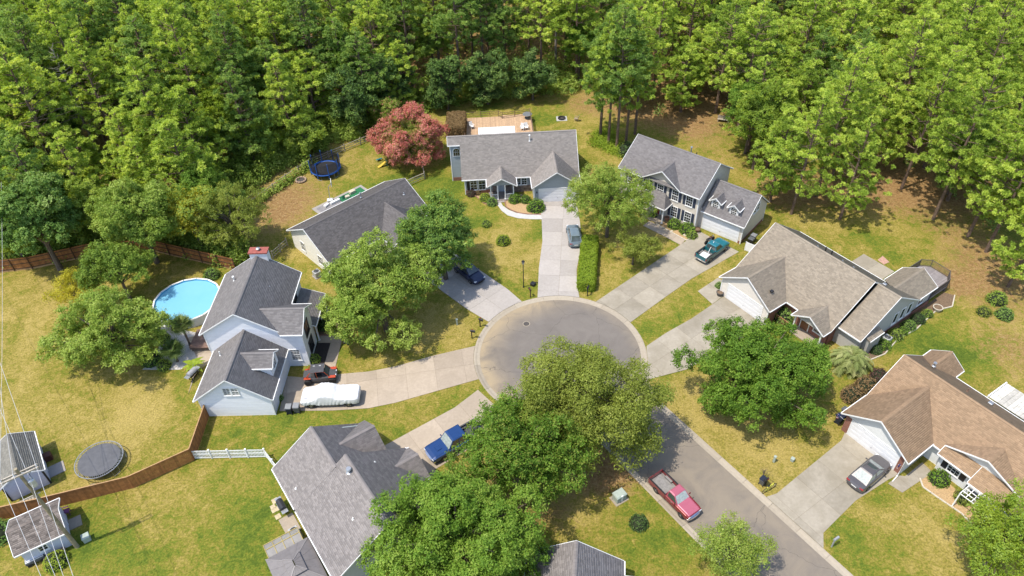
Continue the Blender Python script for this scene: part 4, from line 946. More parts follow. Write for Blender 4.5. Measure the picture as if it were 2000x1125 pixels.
def crown_points(rng, rx, ry, rz, nl, lobe, dens, flat=.35, low=-.45):
    """points and outward directions on an uneven crown made of many lobes"""
    d = unit(rng.normal(size=(nl*4, 3))); d = d[d[:, 2] > low][:nl]
    rad = np.array([rx, ry, rz]); k = rng.uniform(.42, .95, len(d))[:, None]
    c = d*rad*k; lr = lobe*(rx+ry+rz)/3*rng.uniform(.55, 1.35, len(d))
    c = np.vstack([c, [[0, 0, 0]]]); lr = np.r_[lr, min(rx, ry, rz)*.5]
    P = []; O = []; I = []
    for i in range(len(c)):
        n = int(dens*4*math.pi*lr[i]**2)
        q = unit(rng.normal(size=(n, 3))); q = q[q[:, 2] > -.75]
        p = c[i]+q*lr[i]*rng.uniform(.72, 1.04, (len(q), 1))*np.array([1, 1, 1-flat*.4])
        P.append(p); O.append(q); I.append(np.full(len(q), i))
    P = np.vstack(P); O = np.vstack(O); I = np.concatenate(I)
    keep = np.ones(len(P), bool)
    for i in range(len(c)):
        dd = np.linalg.norm((P-c[i])/np.array([1, 1, 1-flat*.4]), axis=1)
        keep &= ~((dd < lr[i]*.66) & (I != i))
    return P[keep], O[keep], I[keep], c, lr
def broadleaf(seed, rx, ry, rz, zc, mat, leaf=.3, dens=5.0, per=34, nl=26, lobe=.36, trunk_r=.2, spread=.18, mat2=None, p2=0.0, openness=0., up=.45, barkm=None, aspect=.55, low=-.45):
    rng = np.random.default_rng(seed)
    P, O, I, lc, lr = crown_points(rng, rx, ry, rz, int(nl*1.25), lobe*.88, dens*.5, low=low)
    if openness:
        m = rng.random(len(P)) > openness; P, O, I = P[m], O[m], I[m]
    n = len(P); tone_l = rng.uniform(-.15, .15, len(lc)+1); tc = rng.uniform(-.2, .2, n)+tone_l[I]
    C = np.repeat(P, per, 0)+rng.normal(size=(n*per, 3))*spread*np.array([1, 1, .75])
    N = np.repeat(O, per, 0)*.55+np.array([0, 0, up])+rng.normal(size=(n*per, 3))*.5
    S = leaf*.64*rng.uniform(.6, 1.3, n*per)
    C[:, 2] += zc; lowz = C[:, 2] > .15
    C, N, S = C[lowz], N[lowz], S[lowz]; tone = (np.repeat(tc, per)+rng.normal(size=n*per)*.16+.5)[lowz]
    V, F = leaf_arrays(rng, C, N, S, aspect)
    mats = [mat] if mat2 is None else [mat, mat2]; mi = None
    if mat2 is not None:
        h = (C[:, 2]-zc)/rz; rr = np.linalg.norm((C-np.array([0, 0, zc]))/np.array([rx, ry, rz]), axis=1)
        mi = ((rng.random(len(C)) < p2*np.clip((rr-.55)*2.6, 0, 1))).astype(int)
    crown = np_mesh('crown', V, F, mats, np.clip(tone, 0, 1), mi=mi)
    tb = MB(); tb.tube([(0, 0, -.2), (.02, 0, zc*.25), (.05, .05, max(zc-rz*.35, zc*.5)), (0, .05, zc+rz*.2)], [trunk_r*1.35, trunk_r, trunk_r*.8, trunk_r*.35], 8)
    z0 = max(zc-rz*.6, zc*.3)
    for i in range(len(lc)-1):
        t = Vector(lc[i])+Vector((0, 0, zc)); s = Vector((0, .02, min(z0+rng.uniform(0, .6)*rz, max(t.z-.2, z0))))
        mid = s.lerp(t, .5)+Vector((0, 0, .1*rz)); tb.tube([s, mid, t], [trunk_r*.42, trunk_r*.27, trunk_r*.1], 5)
    me = bpy.data.meshes.new('trunk'); me.from_pydata(tb.v, [], tb.f); me.materials.append(barkm or BARK); me.update()
    return me, crown
TREE_MESH = {}
def tree(name, label, loc, meshes, rz=0., sc=1., group=None, cat='tree', szc=None):
    t = thing(name, label, cat, (loc[0], loc[1], 0), rz, group); t.scale = (sc, sc, szc or sc)
    link('trunk', meshes[0], t); link('crown', meshes[1], t); return t
def pine_mesh(seed, H=21, zb=9, Rm=3.3, whorl=.66, nb=4, puffs=7, tufts=6, blades=14, tl=.30, spread=1.15, mat='pine'):
    rng = np.random.default_rng(seed); tb = MB(); lean = rng.normal(size=2)*.25
    tx = lambda z: lean*(z/H)**2
    tb.tube([(0, 0, -.2), (*tx(H*.3), H*.3), (*tx(H*.6), H*.6), (*tx(H*.97), H*.97)], [.24, .19, .14, .035], 7)
    P = []; D = []; TN = []; z = zb
    while z < H-.3:
        k = (z-zb)/(H-zb); prof = (1-k**1.7)*min(1, .62+k*2.2)
        for j in range(nb if k < .9 else 3):
            if rng.random() < .12: continue
            a = rng.uniform(0, 2*math.pi); L_ = Rm*max(prof*rng.uniform(.55, 1.15), .12)+.2; z0 = z+rng.uniform(-.3, .3)
            rise = rng.uniform(.0, .45)+.5*k
            p0 = np.array([*tx(z0), z0]); dr = np.array([math.cos(a), math.sin(a), 0])
            pm = p0+dr*L_*.55+np.array([0, 0, L_*rise*.35]); p1 = p0+dr*L_+np.array([0, 0, L_*rise*.8])
            tb.tube([p0, pm, p1], [.055, .04, .012], 4, False)
            np_ = max(1, int(round(puffs*L_/Rm)))
            for q in range(np_):
                t = 1.0 if q == 0 else rng.uniform(.36, .97)
                b = p0*(1-t)**2+2*pm*t*(1-t)+p1*t*t; side = np.array([-dr[1], dr[0], 0])*(rng.normal()*spread*L_*.4 if q else 0)
                c = b+side+np.array([0, 0, .1]); pr_ = rng.uniform(.20, .33); tn = rng.uniform(.15, .8)
                for _ in range(tufts):
                    o_ = unit(rng.normal(size=(1, 3)))[0]*np.array([1, 1, .8])*pr_*rng.uniform(.55, 1.1); o_[2] = abs(o_[2])*.9-.08; P.append(c+o_); D.append(dr*.15+o_/pr_*.8+np.array([0, 0, .45])); TN.append(tn)
        z += whorl*rng.uniform(.75, 1.25)
    for q in range(10): P.append(np.array([*tx(H), H-.1-q*.2])+rng.normal(size=3)*.22); D.append(np.array([0, 0, 1.])); TN.append(.6)
    P = np.array(P); D = unit(np.array(D)); n = len(P); tone = np.array(TN)+rng.uniform(-.1, .1, n)
    A = np.repeat(P, blades, 0); dirs = unit(np.repeat(D, blades, 0)*.75+unit(rng.normal(size=(n*blades, 3)))*1.0)
    ln = tl*rng.uniform(.7, 1.25, (n*blades, 1)); nn = np.repeat(D, blades, 0)*.9+np.array([0, 0, .4])+rng.normal(size=dirs.shape)*.38; sd = unit(np.cross(dirs, nn))*.055
    A = A+dirs*.05
    V = np.stack([A+dirs*ln*.15-sd*1.15, A+dirs*ln*.15+sd*1.15, A+dirs*ln], 1).reshape(-1, 3)
    F = np.arange(len(A)*3).reshape(-1, 3)
    crown = np_mesh('crown', V, F, LF[mat], np.clip(np.repeat(tone, blades)+rng.normal(size=n*blades)*.13, 0, 1))
    me = bpy.data.meshes.new('trunk'); me.from_pydata(tb.v, [], tb.f); me.materials.append(BARK_PINE); me.update()
    return me, crown
PINES = [pine_mesh(11, 21, 7.5, 3.9), pine_mesh(12, 22, 9, 4.1, mat='pine2'), pine_mesh(13, 20, 7, 3.8), pine_mesh(14, 23, 9.5, 4.0), pine_mesh(15, 19, 6, 3.9, mat='pine2'), pine_mesh(16, 21.5, 8.5, 4.3)]
LOWP = [pine_mesh(31, 15, 2.5, 3.7, .6), pine_mesh(32, 17, 3.5, 3.9, .62, mat='pine2'), pine_mesh(33, 13, 2.0, 3.4, .58)]
WIDE = [pine_mesh(21, 20, 4.6, 4.9, .72, 4, 8, 6), pine_mesh(22, 21, 5.6, 5.2, .75, 4, 8, 6), pine_mesh(23, 17, 3.4, 4.6, .7, 4, 8, 6)]
def inpoly(p, poly):
    c = False
    for i in range(len(poly)):
        a, b = poly[i-1], poly[i]
        if (a[1] > p[1]) != (b[1] > p[1]) and p[0] < (b[0]-a[0])*(p[1]-a[1])/(b[1]-a[1])+a[0]: c = not c
    return c
def visible(x, y, z0=4, z1=20, m=45):
    for z in (z0, (z0+z1)/2, z1):
        d = Vector((x, y, z-CAM_H)); w = d.dot(_fw); u = 1000+F_PX*d.dot(_rt)/w; v = 562.5-F_PX*d.dot(_up)/w
        if -m < u < 2000+m and -m < v < 1125+m: return True
    return False
def poisson(poly, r, seed, pre=(), far=0.):
    rng = random.Random(seed); xs = [p[0] for p in poly]; ys = [p[1] for p in poly]; pts = list(pre); out = []
    for _ in range(14000):
        p = (rng.uniform(min(xs), max(xs)), rng.uniform(min(ys), max(ys)))
        if inpoly(p, poly) and all((p[0]-q[0])**2+(p[1]-q[1])**2 > (r+far*max(0, p[1]-112))**2 for q in pts): pts.append(p); out.append(p)
    return out
rngp = random.Random(5)
FL_ = [(-130, 82), (-66, 77.5), (-54, 80), (-46, 81), (-41, 82), (-39.5, 86), (-35, 95.5), (-24, 106.5), (-17, 110.5), g2(850, 196), g2(1000, 176), g2(1120, 172), g2(1180, 165), g2(1195, 120), (22, 190), (-130, 190)]
FR_ = [g2(1180, 215), g2(1250, 236), g2(1320, 222), g2(1425, 232), g2(1462, 300), g2(1490, 350), g2(1500, 395), g2(1570, 405), g2(1640, 395), g2(1680, 345), g2(1740, 345), g2(1790, 415), g2(1830, 440), g2(1880, 430), g2(2060, 480), (125, 100), (125, 190), (22, 190)]
lone = [(1188, 286), (1204, 293), (1222, 280), (1240, 262), (1172, 270)]
pts_l = poisson(FL_, 4.5, 3, (), .045); pts_r = poisson(FR_, 4.9, 4, pts_l, .045)
cnt = 0
EDGE_ = [(-140, 80), (-66, 78), (-54, 79.5), (-46, 80), (-40.5, 81), (-39, 86), (-34.5, 94.5), (-23, 105.5)]
def edge_dist(x, y):
    p = Vector((x, y)); best = 99
    for i in range(len(EDGE_)-1):
        a, b = Vector(EDGE_[i]), Vector(EDGE_[i+1]); t = max(0, min(1, (p-a).dot(b-a)/(b-a).length_squared)); best = min(best, (p-a.lerp(b, t)).length)
    return best
for (x, y) in pts_l:
    if not visible(x, y): continue
    cnt += 1; sc = rngp.uniform(.95, 1.2)
    row = 'front row' if edge_dist(x, y) < 9 or (x > -23 and y < 116) else 'depth'; part = 'behind the cedar fence' if x < -41 else 'above the split rail fence' if x < -19 else 'behind the timber deck'
    lab = ('low branched pine in the front row of the wood ' if row == 'front row' and x < -19 else 'tall pine in the front row of the wood ' if row == 'front row' else 'tall pine deep in the wood ')+part
    tree('pine_tree', lab, (x, y), rngp.choice(LOWP if edge_dist(x, y) < 9 else PINES), rngp.uniform(0, 6.28), sc, 'pines in the '+row+' of the wood '+part, szc=rngp.uniform(.86, 1.1))
for (x, y) in pts_r:
    if not visible(x, y): continue
    cnt += 1; sc = rngp.uniform(.9, 1.15)
    part = 'behind the beige house' if x < 34 else 'behind the tan roof house'; row = 'front' if y < (112 if x < 34 else 96) else 'depth'
    tree('pine_tree', 'pine at the %s of the open grove %s' % (row, part), (x, y), rngp.choice(LOWP+WIDE if y < 122 else WIDE+PINES[:2]+WIDE), rngp.uniform(0, 6.28), sc, 'pines at the %s of the grove %s' % (row, part), szc=rngp.uniform(.84, 1.08))
for i, (u, v) in enumerate(lone):
    x, y = g2(u, v); cnt += 1
    tree('pine_tree', 'tall pine of the small clump left of the beige house', (x, y), PINES[i % 6], rngp.uniform(0, 6.28), rngp.uniform(.9, 1.05), 'pines of the small clump')
px_pines = [((1925, 492), WIDE[1], .92, 'wide pine at the right edge beside the tan roof house deck'), ((1968, 560), WIDE[2], .8, 'shorter pine at the right edge above the leafy shrubs'), ((1890, 462), WIDE[0], .95, 'full pine on the right standing left of the edge pine, above the deck'), ((2000, 505), WIDE[0], .95, 'pine cut by the right picture edge above the lawn'), ((1545, 418), WIDE[0], .88, 'pine standing just behind the garage wing of the beige house'), ((1640, 428), WIDE[2], .85, 'pine at the front of the grove over the lawn behind the tan roof')]
for (uv, ms, sc, lab) in px_pines:
    cnt += 1; tree('pine_tree', lab, g2(*uv), ms, rngp.uniform(0, 6.28), sc)
SNAG = M('bark_dead_grey', (.26, .23, .20), .95, .3, 4)
for i, (u, v) in enumerate([(205, 330), (1085, 130), (620, 200)]):
    me = PINES[i].__getitem__(0).copy(); me.materials.clear(); me.materials.append(SNAG); t = thing('dead_pine', ('bare grey dead pine in the left part of the wood', 'bare grey dead pine in the wood behind the fire pit', 'bare grey dead pine in the wood above the trampoline')[i], 'dead tree', (*g2(u, v), 0)); link('trunk', me, t); t.scale = (1.05, 1.05, .9)
print('PINES', cnt, len(pts_l), len(pts_r))

# undergrowth of the wood: nobody could count it
def undergrowth(name, spots, mat, leaf, dens, per, seed):
    rng = np.random.default_rng(seed); Vs = []; Fs = []; T = []; o = 0
    for (x, y, r, h) in spots:
        n = max(6, int(dens*r*r*6)); q = unit(rng.normal(size=(n, 3))); q[:, 2] = np.abs(q[:, 2])*.95
        p = q*np.array([r, r, h])*rng.uniform(.7, 1.05, (n, 1))+np.array([x, y, .1]); tc = rng.uniform(.2, .8, n)+rng.uniform(-.2, .2)
        C = np.repeat(p, per, 0)+rng.normal(size=(n*per, 3))*.28; N = np.repeat(q, per, 0)*.5+np.array([0, 0, .5])+rng.normal(size=(n*per, 3))*.45
        C[:, 2] = np.abs(C[:, 2])
        V, F = leaf_arrays(rng, C, N, leaf*rng.uniform(.6, 1.3, n*per)); Vs.append(V); Fs.append(F+o); o += len(V); T.append(np.clip(np.repeat(tc, per)+rng.normal(size=n*per)*.14, 0, 1))
    me = np_mesh(name, np.vstack(Vs), np.vstack(Fs), mat, np.concatenate(T)); return stuff(link(name, me))
rg = random.Random(9)
edge = [(-66, 78), (-54, 79.5), (-46, 80), (-40.5, 81), (-39, 86), (-34.5, 94.5), (-23, 105.5), (-17, 109), g2(850, 203), g2(1000, 182), g2(1130, 178)]
sp1 = []; sp2 = []; sp3 = []
for i in range(len(edge)-1):
    a, b = Vector(edge[i]), Vector(edge[i+1]); k = int((b-a).length/1.3)
    for j in range(k):
        p = a.lerp(b, (j+rg.random())/k); nrm = Vector((-(b-a).y, (b-a).x)).normalized()
        for row in range(3):
            q = p+nrm*(row*2.2+rg.uniform(-.6, .8)); r = rg.uniform(.8, 1.9); h = rg.uniform(1.2, 3.6)+row*.9
            (sp1 if rg.random() < (.75 if i < 7 else .25) else sp2).append((q.x, q.y, r, h))
fence_b = [g2(-40, 537), g2(64, 525), g2(190, 497), g2(302, 491), g2(462, 528)]
for i in range(4):
    a, b = Vector(fence_b[i]), Vector(fence_b[i+1]); k = int((b-a).length/1.1); nrm = Vector((-(b-a).y, (b-a).x)).normalized()
    for j in range(k):
        for row in range(2): q = a.lerp(b, (j+rg.random())/k)+nrm*(1.3+row*1.7+rg.uniform(-.3, .5)); (sp1 if rg.random() < .7 else sp2).append((q.x, q.y, rg.uniform(.8, 1.5), rg.uniform(1.6, 3.8)+row))
for (x, y) in poisson(FL_, 4.4, 21):
    if y < 150 and visible(x, y, 0, 5): sp2.append((x, y, rg.uniform(1.2, 2.4), rg.uniform(2, 6)))
o = undergrowth('undergrowth', sp1, LF['mid'], .28, 4.2, 12, 31); o['label'] = 'bright tangled undergrowth along the edge of the wood'; o['category'] = 'undergrowth'
o = undergrowth('undergrowth', sp2, LF['mid'], .3, 2.6, 11, 32); o['label'] = 'dark understorey of shrubs and saplings under the pines'; o['category'] = 'undergrowth'
for (x, y) in poisson(FR_, 7.0, 22):
    if visible(x, y, 0, 4): sp3.append((x, y, rg.uniform(.5, 1.3), rg.uniform(.5, 1.8)))
o = undergrowth('undergrowth', sp3, LF['deep'], .3, 3.5, 6, 33); o['label'] = 'low scattered saplings on the floor of the open grove'; o['category'] = 'undergrowth'
# single broadleaf trees
def bt(name, label, u, v, zc, meshargs, **kw):
    p = gp(u, v, zc); return tree(name, label, (p.x, p.y), broadleaf(zc=zc, **meshargs), **kw)
bt('maple_tree', 'large leafy tree shading the lawn between the white house and the shaded drive', 740, 568, 6.0, dict(seed=101, low=-.65, rx=6.6, ry=6.6, rz=5.5, mat=LF['mid'], leaf=.34, nl=46, lobe=.27, dens=4.6, trunk_r=.27))
bt('maple_tree', 'leafy tree with silvery green top over the navy car', 862, 468, 6.0, dict(seed=102, rx=5.0, ry=5.4, rz=5.0, mat=LF['deep'], mat2=LF['mid'], p2=.45, leaf=.33, nl=42, lobe=.27, dens=4.8, trunk_r=.25))
bt('small_tree', 'airy light green tree in front of the beige house beside the silver car', 1190, 392, 5.6, dict(seed=103, rx=5.2, ry=5.0, rz=4.9, mat=LF['mid'], mat2=LF['oak'], p2=.35, leaf=.28, nl=40, lobe=.26, dens=4.4, openness=.12, trunk_r=.2))
bt('small_tree', 'low pale olive tree beside the weathered drive', 1238, 488, 2.3, dict(seed=104, rx=2.9, ry=2.5, rz=1.9, mat=LF['oak'], leaf=.26, nl=22, lobe=.3, dens=6, trunk_r=.1))
bt('willow_oak', 'tall sparse olive green tree reaching over the turning circle', 1150, 798, 6.0, dict(seed=105, low=-.7, rx=7.6, ry=6.4, rz=5.8, mat=LF['oak'], leaf=.33, nl=90, lobe=.2, dens=7.0, per=17, openness=.0, trunk_r=.2, spread=.24, aspect=.46))
bt('maple_tree', 'bright green leafy tree between the blue pickup and the red pickup', 1004, 868, 6.0, dict(seed=106, low=-.6, rx=6.1, ry=5.9, rz=5.2, mat=LF['maple'], mat2=LF['oak'], p2=.3, leaf=.3, nl=48, lobe=.25, dens=4.8, openness=.08, trunk_r=.25))
bt('dense_tree', 'broad dense green tree at the bottom in front of the mid grey roof', 892, 1056, 5.2, dict(seed=107, low=-.6, rx=7.0, ry=6.0, rz=5.2, mat=LF['maple'], leaf=.3, nl=80, lobe=.23, dens=5.6, trunk_r=.3))
bt('maple_tree', 'round bright green maple in front of the tan roof house', 1478, 732, 4.4, dict(seed=108, low=-.7, rx=7.9, ry=6.2, rz=4.5, mat=LF['maple'], leaf=.32, nl=60, lobe=.24, dens=5.2, trunk_r=.28))
bt('small_tree', 'feathery green tree by the kerb at the bottom edge', 1430, 1082, 3.6, dict(seed=109, rx=3.2, ry=2.6, rz=3.2, mat=LF['mid'], mat2=LF['oak'], p2=.4, leaf=.2, nl=40, lobe=.22, dens=7, trunk_r=.13))
bt('small_tree', 'yellow green tree filling the bottom right corner', 1965, 1045, 4.5, dict(seed=110, rx=3.6, ry=4.4, rz=3.8, mat=LF['lime'], mat2=LF['mid'], p2=.5, leaf=.28, nl=36, lobe=.26, dens=5, openness=.1, trunk_r=.17))
bt('crape_myrtle', 'pink flowering crape myrtle beside the grey house', 800, 272, 3.9, dict(seed=111, rx=5.2, ry=4.4, rz=4.2, low=-.75, mat=LF['oak'], mat2=LF['pink'], p2=.88, leaf=.3, nl=60, lobe=.28, dens=6.2, trunk_r=.16))
bt('small_tree', 'small loose green tree behind the pink crape myrtle', 757, 222, 3.2, dict(seed=112, rx=2.6, ry=2.4, rz=2.8, mat=LF['mid'], mat2=LF['pink'], p2=.15, leaf=.3, nl=20, lobe=.32, dens=5))
bt('backyard_tree', 'wide spreading tree over the back lawn left of the pool', 208, 655, 4.2, dict(seed=113, low=-.6, rx=6.6, ry=5.2, rz=3.9, mat=LF['mid'], leaf=.32, nl=52, lobe=.25, dens=4.8, openness=.08, trunk_r=.27))
bt('backyard_tree', 'second leafy tree between the back fence and the pool', 226, 528, 4.6, dict(seed=114, rx=4.4, ry=3.6, rz=3.6, mat=LF['mid'], leaf=.32, nl=32, lobe=.28, dens=4.8, trunk_r=.2))
bt('small_tree', 'bright yellow green ornamental tree on the back lawn', 150, 572, 2.6, dict(seed=115, rx=3.3, ry=3.0, rz=2.5, mat=LF['yellow'], leaf=.26, nl=22, lobe=.28, dens=4.5, openness=.25, trunk_r=.09))
bt('edge_tree', 'large rounded green tree just behind the back fence', 268, 425, 7.0, dict(seed=116, rx=5.2, ry=4.8, rz=5.6, mat=LF['mid'], leaf=.34, nl=44, lobe=.26, dens=4.6, trunk_r=.28))
bt('edge_tree', 'yellowish green tree leaning over the back fence', 372, 425, 5.6, dict(seed=117, rx=3.6, ry=3.6, rz=4.6, mat=LF['yellow'], mat2=LF['mid'], p2=.75, leaf=.32, nl=32, lobe=.28, dens=4.6, openness=.1, trunk_r=.2))
bt('edge_tree', 'thin brownish green tree at the corner of the dry back lawn', 452, 428, 5.4, dict(seed=118, rx=4.6, ry=3.8, rz=4.8, mat=LF['oak'], leaf=.26, nl=40, lobe=.24, dens=4.4, openness=.25, trunk_r=.2))
bt('edge_tree', 'dark large leaved tree behind the left end of the fence', 66, 432, 7.5, dict(seed=119, rx=6.2, ry=5.0, rz=6.2, mat=LF['deep'], leaf=.42, nl=40, lobe=.27, dens=4.0, trunk_r=.3))
bt('edge_tree', 'yellow green bush tree at the left picture edge behind the fence', 12, 445, 6.0, dict(seed=120, rx=3.2, ry=3.2, rz=5.4, mat=LF['lime'], leaf=.34, nl=26, lobe=.3, dens=4.2, trunk_r=.2))
bt('edge_tree', 'bright green sapling glowing at the wood edge above the dry lawn', 425, 225, 9.0, dict(seed=121, rx=2.7, ry=2.7, rz=4.2, mat=LF['lime'], leaf=.36, nl=26, lobe=.3, dens=4.4, trunk_r=.14))
for i, (u, v, zc, s, lab) in enumerate([(760, 150, 6, 122, 'dark evergreen at the wood edge above the small green tree'), (870, 158, 5, 123, 'dark evergreen tree behind the brown shrub'), (950, 148, 5, 124, 'dark evergreen tree behind the timber deck'), (1040, 140, 5, 125, 'dark evergreen tree behind the fire pit lawn'), (690, 190, 6, 126, 'dark tree at the wood edge left of the crape myrtle')]):
    bt('evergreen_tree', lab, u, v, zc, dict(seed=s, rx=3.8, ry=3.2, rz=5.0, mat=LF['dark'], mat2=LF['deep'], p2=.5, leaf=.4, nl=30, lobe=.28, dens=4.2, trunk_r=.2, low=-.9))
bt('edge_tree', 'leafy green tree standing left of the blue trampoline', 500, 280, 4, dict(seed=127, rx=3.6, ry=3.0, rz=4.0, mat=LF['mid'], mat2=LF['lime'], p2=.5, leaf=.36, nl=28, lobe=.3, dens=4.4, low=-.9))
bt('edge_tree', 'leafy green tree above the split rail fence corner', 590, 262, 4, dict(seed=128, rx=3.2, ry=2.8, rz=3.6, mat=LF['mid'], mat2=LF['lime'], p2=.4, leaf=.36, nl=26, lobe=.3, dens=4.4, low=-.9))

# broadleaf trees mixed into the wood
HW = [broadleaf(seed=141, rx=3.6, ry=3.4, rz=5.0, zc=9, mat=LF['mid'], mat2=LF['lime'], p2=.5, leaf=.36, nl=34, lobe=.28, dens=4.2, trunk_r=.2), broadleaf(seed=142, rx=4.0, ry=3.6, rz=4.6, zc=8, mat=LF['maple'], leaf=.36, nl=34, lobe=.28, dens=4.2, trunk_r=.2), broadleaf(seed=143, rx=3.0, ry=3.0, rz=4.6, zc=7, mat=LF['deep'], leaf=.36, nl=28, lobe=.3, dens=4.2, trunk_r=.18)]
hw = random.Random(4)
for i, (u, v) in enumerate([(20, 512), (100, 500), (160, 480), (215, 482), (335, 478), (330, 440), (400, 470), (425, 445), (470, 470), (140, 440), (70, 400), (150, 330), (330, 345), (300, 280), (420, 330), (470, 330), (520, 250), (610, 215), (200, 260), (690, 215), (40, 300), (850, 165), (1130, 160), (1230, 190), (1470, 330), (1455, 300), (1740, 300), (1850, 380), (1960, 400)]):
    tree('broadleaf_tree', 'broadleaf tree crowding behind the tall cedar fence' if i < 10 else 'broadleaf tree showing a smoother crown among the pines of the wood', g2(u, v), HW[i % 3], hw.uniform(0, 6), hw.uniform(.7, 1.1)*(.72 if i < 9 else 1), 'broadleaf trees behind the cedar fence' if i < 10 else 'broadleaf trees among the pines')
# shrubs: uneven rounded bodies with leaves standing off a solid core with the inner shade in its colour
def shrub_mesh(seed, rx, ry, h, mat, leaf=.14, dens=70, jag=.08, box=False):
    rng = np.random.default_rng(seed); n = int(dens*(rx+ry)/2*(h+min(rx, ry))*2.6)
    q = unit(rng.normal(size=(n, 3))); q[:, 2] = np.abs(q[:, 2])
    e = 3.4 if box else 2.0
    k = (np.abs(q[:, 0])**e+np.abs(q[:, 1])**e+np.abs(q[:, 2])**e)**(-1/e); b = q*k[:, None]
    wob = 1+jag*np.sin(q[:, 0]*5+seed)*np.cos(q[:, 1]*6+seed*2)+rng.normal(size=n)*jag*.5
    C = b*np.array([rx, ry, h])*wob[:, None]; C[:, 2] = np.maximum(C[:, 2], .03)
    N = q*.7+np.array([0, 0, .35])+rng.normal(size=(n, 3))*.5
    V, F = leaf_arrays(rng, C, N, leaf*rng.uniform(.6, 1.4, n), .6)
    crown = np_mesh('foliage', V, F, mat, np.clip(rng.normal(size=n)*.17+.5, 0, 1))
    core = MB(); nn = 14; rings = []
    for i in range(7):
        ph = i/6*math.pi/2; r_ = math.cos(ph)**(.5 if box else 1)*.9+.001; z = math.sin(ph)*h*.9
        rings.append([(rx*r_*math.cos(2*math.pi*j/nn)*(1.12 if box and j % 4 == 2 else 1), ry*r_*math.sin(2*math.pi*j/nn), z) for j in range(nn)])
    core.loft(rings); me = bpy.data.meshes.new('shade_core'); me.from_pydata(core.v, [], core.f); me.materials.append(CORE); me.update()
    return me, crown
def shrub(name, label, p, mesh, rz=0., sc=1., group=None, cat='shrub'):
    t = thing(name, label, cat, (p[0], p[1], 0), rz, group); t.scale = (sc,)*3
    link('shade_core', mesh[0], t); link('foliage', mesh[1], t); return t
def hedge_mesh(seed, L_, W, h, mat, leaf=.15, dens=420):
    """clipped hedge: leaves over the top and sides of a rounded block round a solid core coloured as inner shade"""
    rng = np.random.default_rng(seed); areas = np.array([L_*W, L_*h, L_*h, W*h, W*h]); n = (areas*dens).astype(int); C = []; N = []
    u = lambda k: rng.uniform(-.5, .5, k); v = lambda k: rng.uniform(0.02, 1, k)
    C.append(np.c_[u(n[0])*L_, u(n[0])*W, np.full(n[0], h)]); N.append(np.tile([0, 0, 1.], (n[0], 1)))
    for i, s_ in ((1, -1), (2, 1)): C.append(np.c_[u(n[i])*L_, np.full(n[i], s_*W/2), v(n[i])*h]); N.append(np.tile([0, s_, .3], (n[i], 1)))
    for i, s_ in ((3, -1), (4, 1)): C.append(np.c_[np.full(n[i], s_*L_/2), u(n[i])*W, v(n[i])*h]); N.append(np.tile([s_, 0, .3], (n[i], 1)))
    C = np.vstack(C); N = np.vstack(N); r_ = .35      # round the edges
    q = np.maximum(np.abs(C)-np.array([L_/2-r_, W/2-r_, h-r_]), 0); k = np.linalg.norm(q, axis=1); f = np.where(k > r_, r_/np.maximum(k, 1e-6), 1)
    base = np.minimum(np.abs(C), np.array([L_/2-r_, W/2-r_, h-r_])); C = np.sign(C+1e-9)*(base+q*f[:, None])
    C += N*(.05*np.sin(C[:, :1]*3.1+seed)+.04*np.sin(C[:, 1:2]*5+C[:, :1]*7))+rng.normal(size=C.shape)*.05
    C[:, 2] = np.maximum(C[:, 2], .03)
    V, F = leaf_arrays(rng, C, N+rng.normal(size=C.shape)*.55, leaf*rng.uniform(.6, 1.4, len(C)), .6)
    crown = np_mesh('foliage', V, F, mat, np.clip(rng.normal(size=len(C))*.2+.5, 0, 1))
    core = MB(); core.cbox((0, 0, h/2-.04), (L_-.2, W-.2, h-.12), 0, .25); me = bpy.data.meshes.new('shade_core'); me.from_pydata(core.v, [], core.f); me.materials.append(CORE); me.update()
    return me, crown
a, b = Vector(g2(1144, 570)), Vector(g2(1152, 476)); c = (a+b)/2
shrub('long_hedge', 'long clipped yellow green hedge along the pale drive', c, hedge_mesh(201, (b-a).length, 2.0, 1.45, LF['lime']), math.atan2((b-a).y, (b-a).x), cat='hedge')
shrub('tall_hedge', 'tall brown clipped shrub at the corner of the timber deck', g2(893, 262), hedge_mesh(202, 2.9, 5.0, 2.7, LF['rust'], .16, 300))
RS = [shrub_mesh(210+i, 1, 1, 1.15, LF[k], .16, 90, .07) for i, k in enumerate(('deep', 'maple', 'mid', 'dark', 'lime', 'rust', 'plum', 'oak'))]
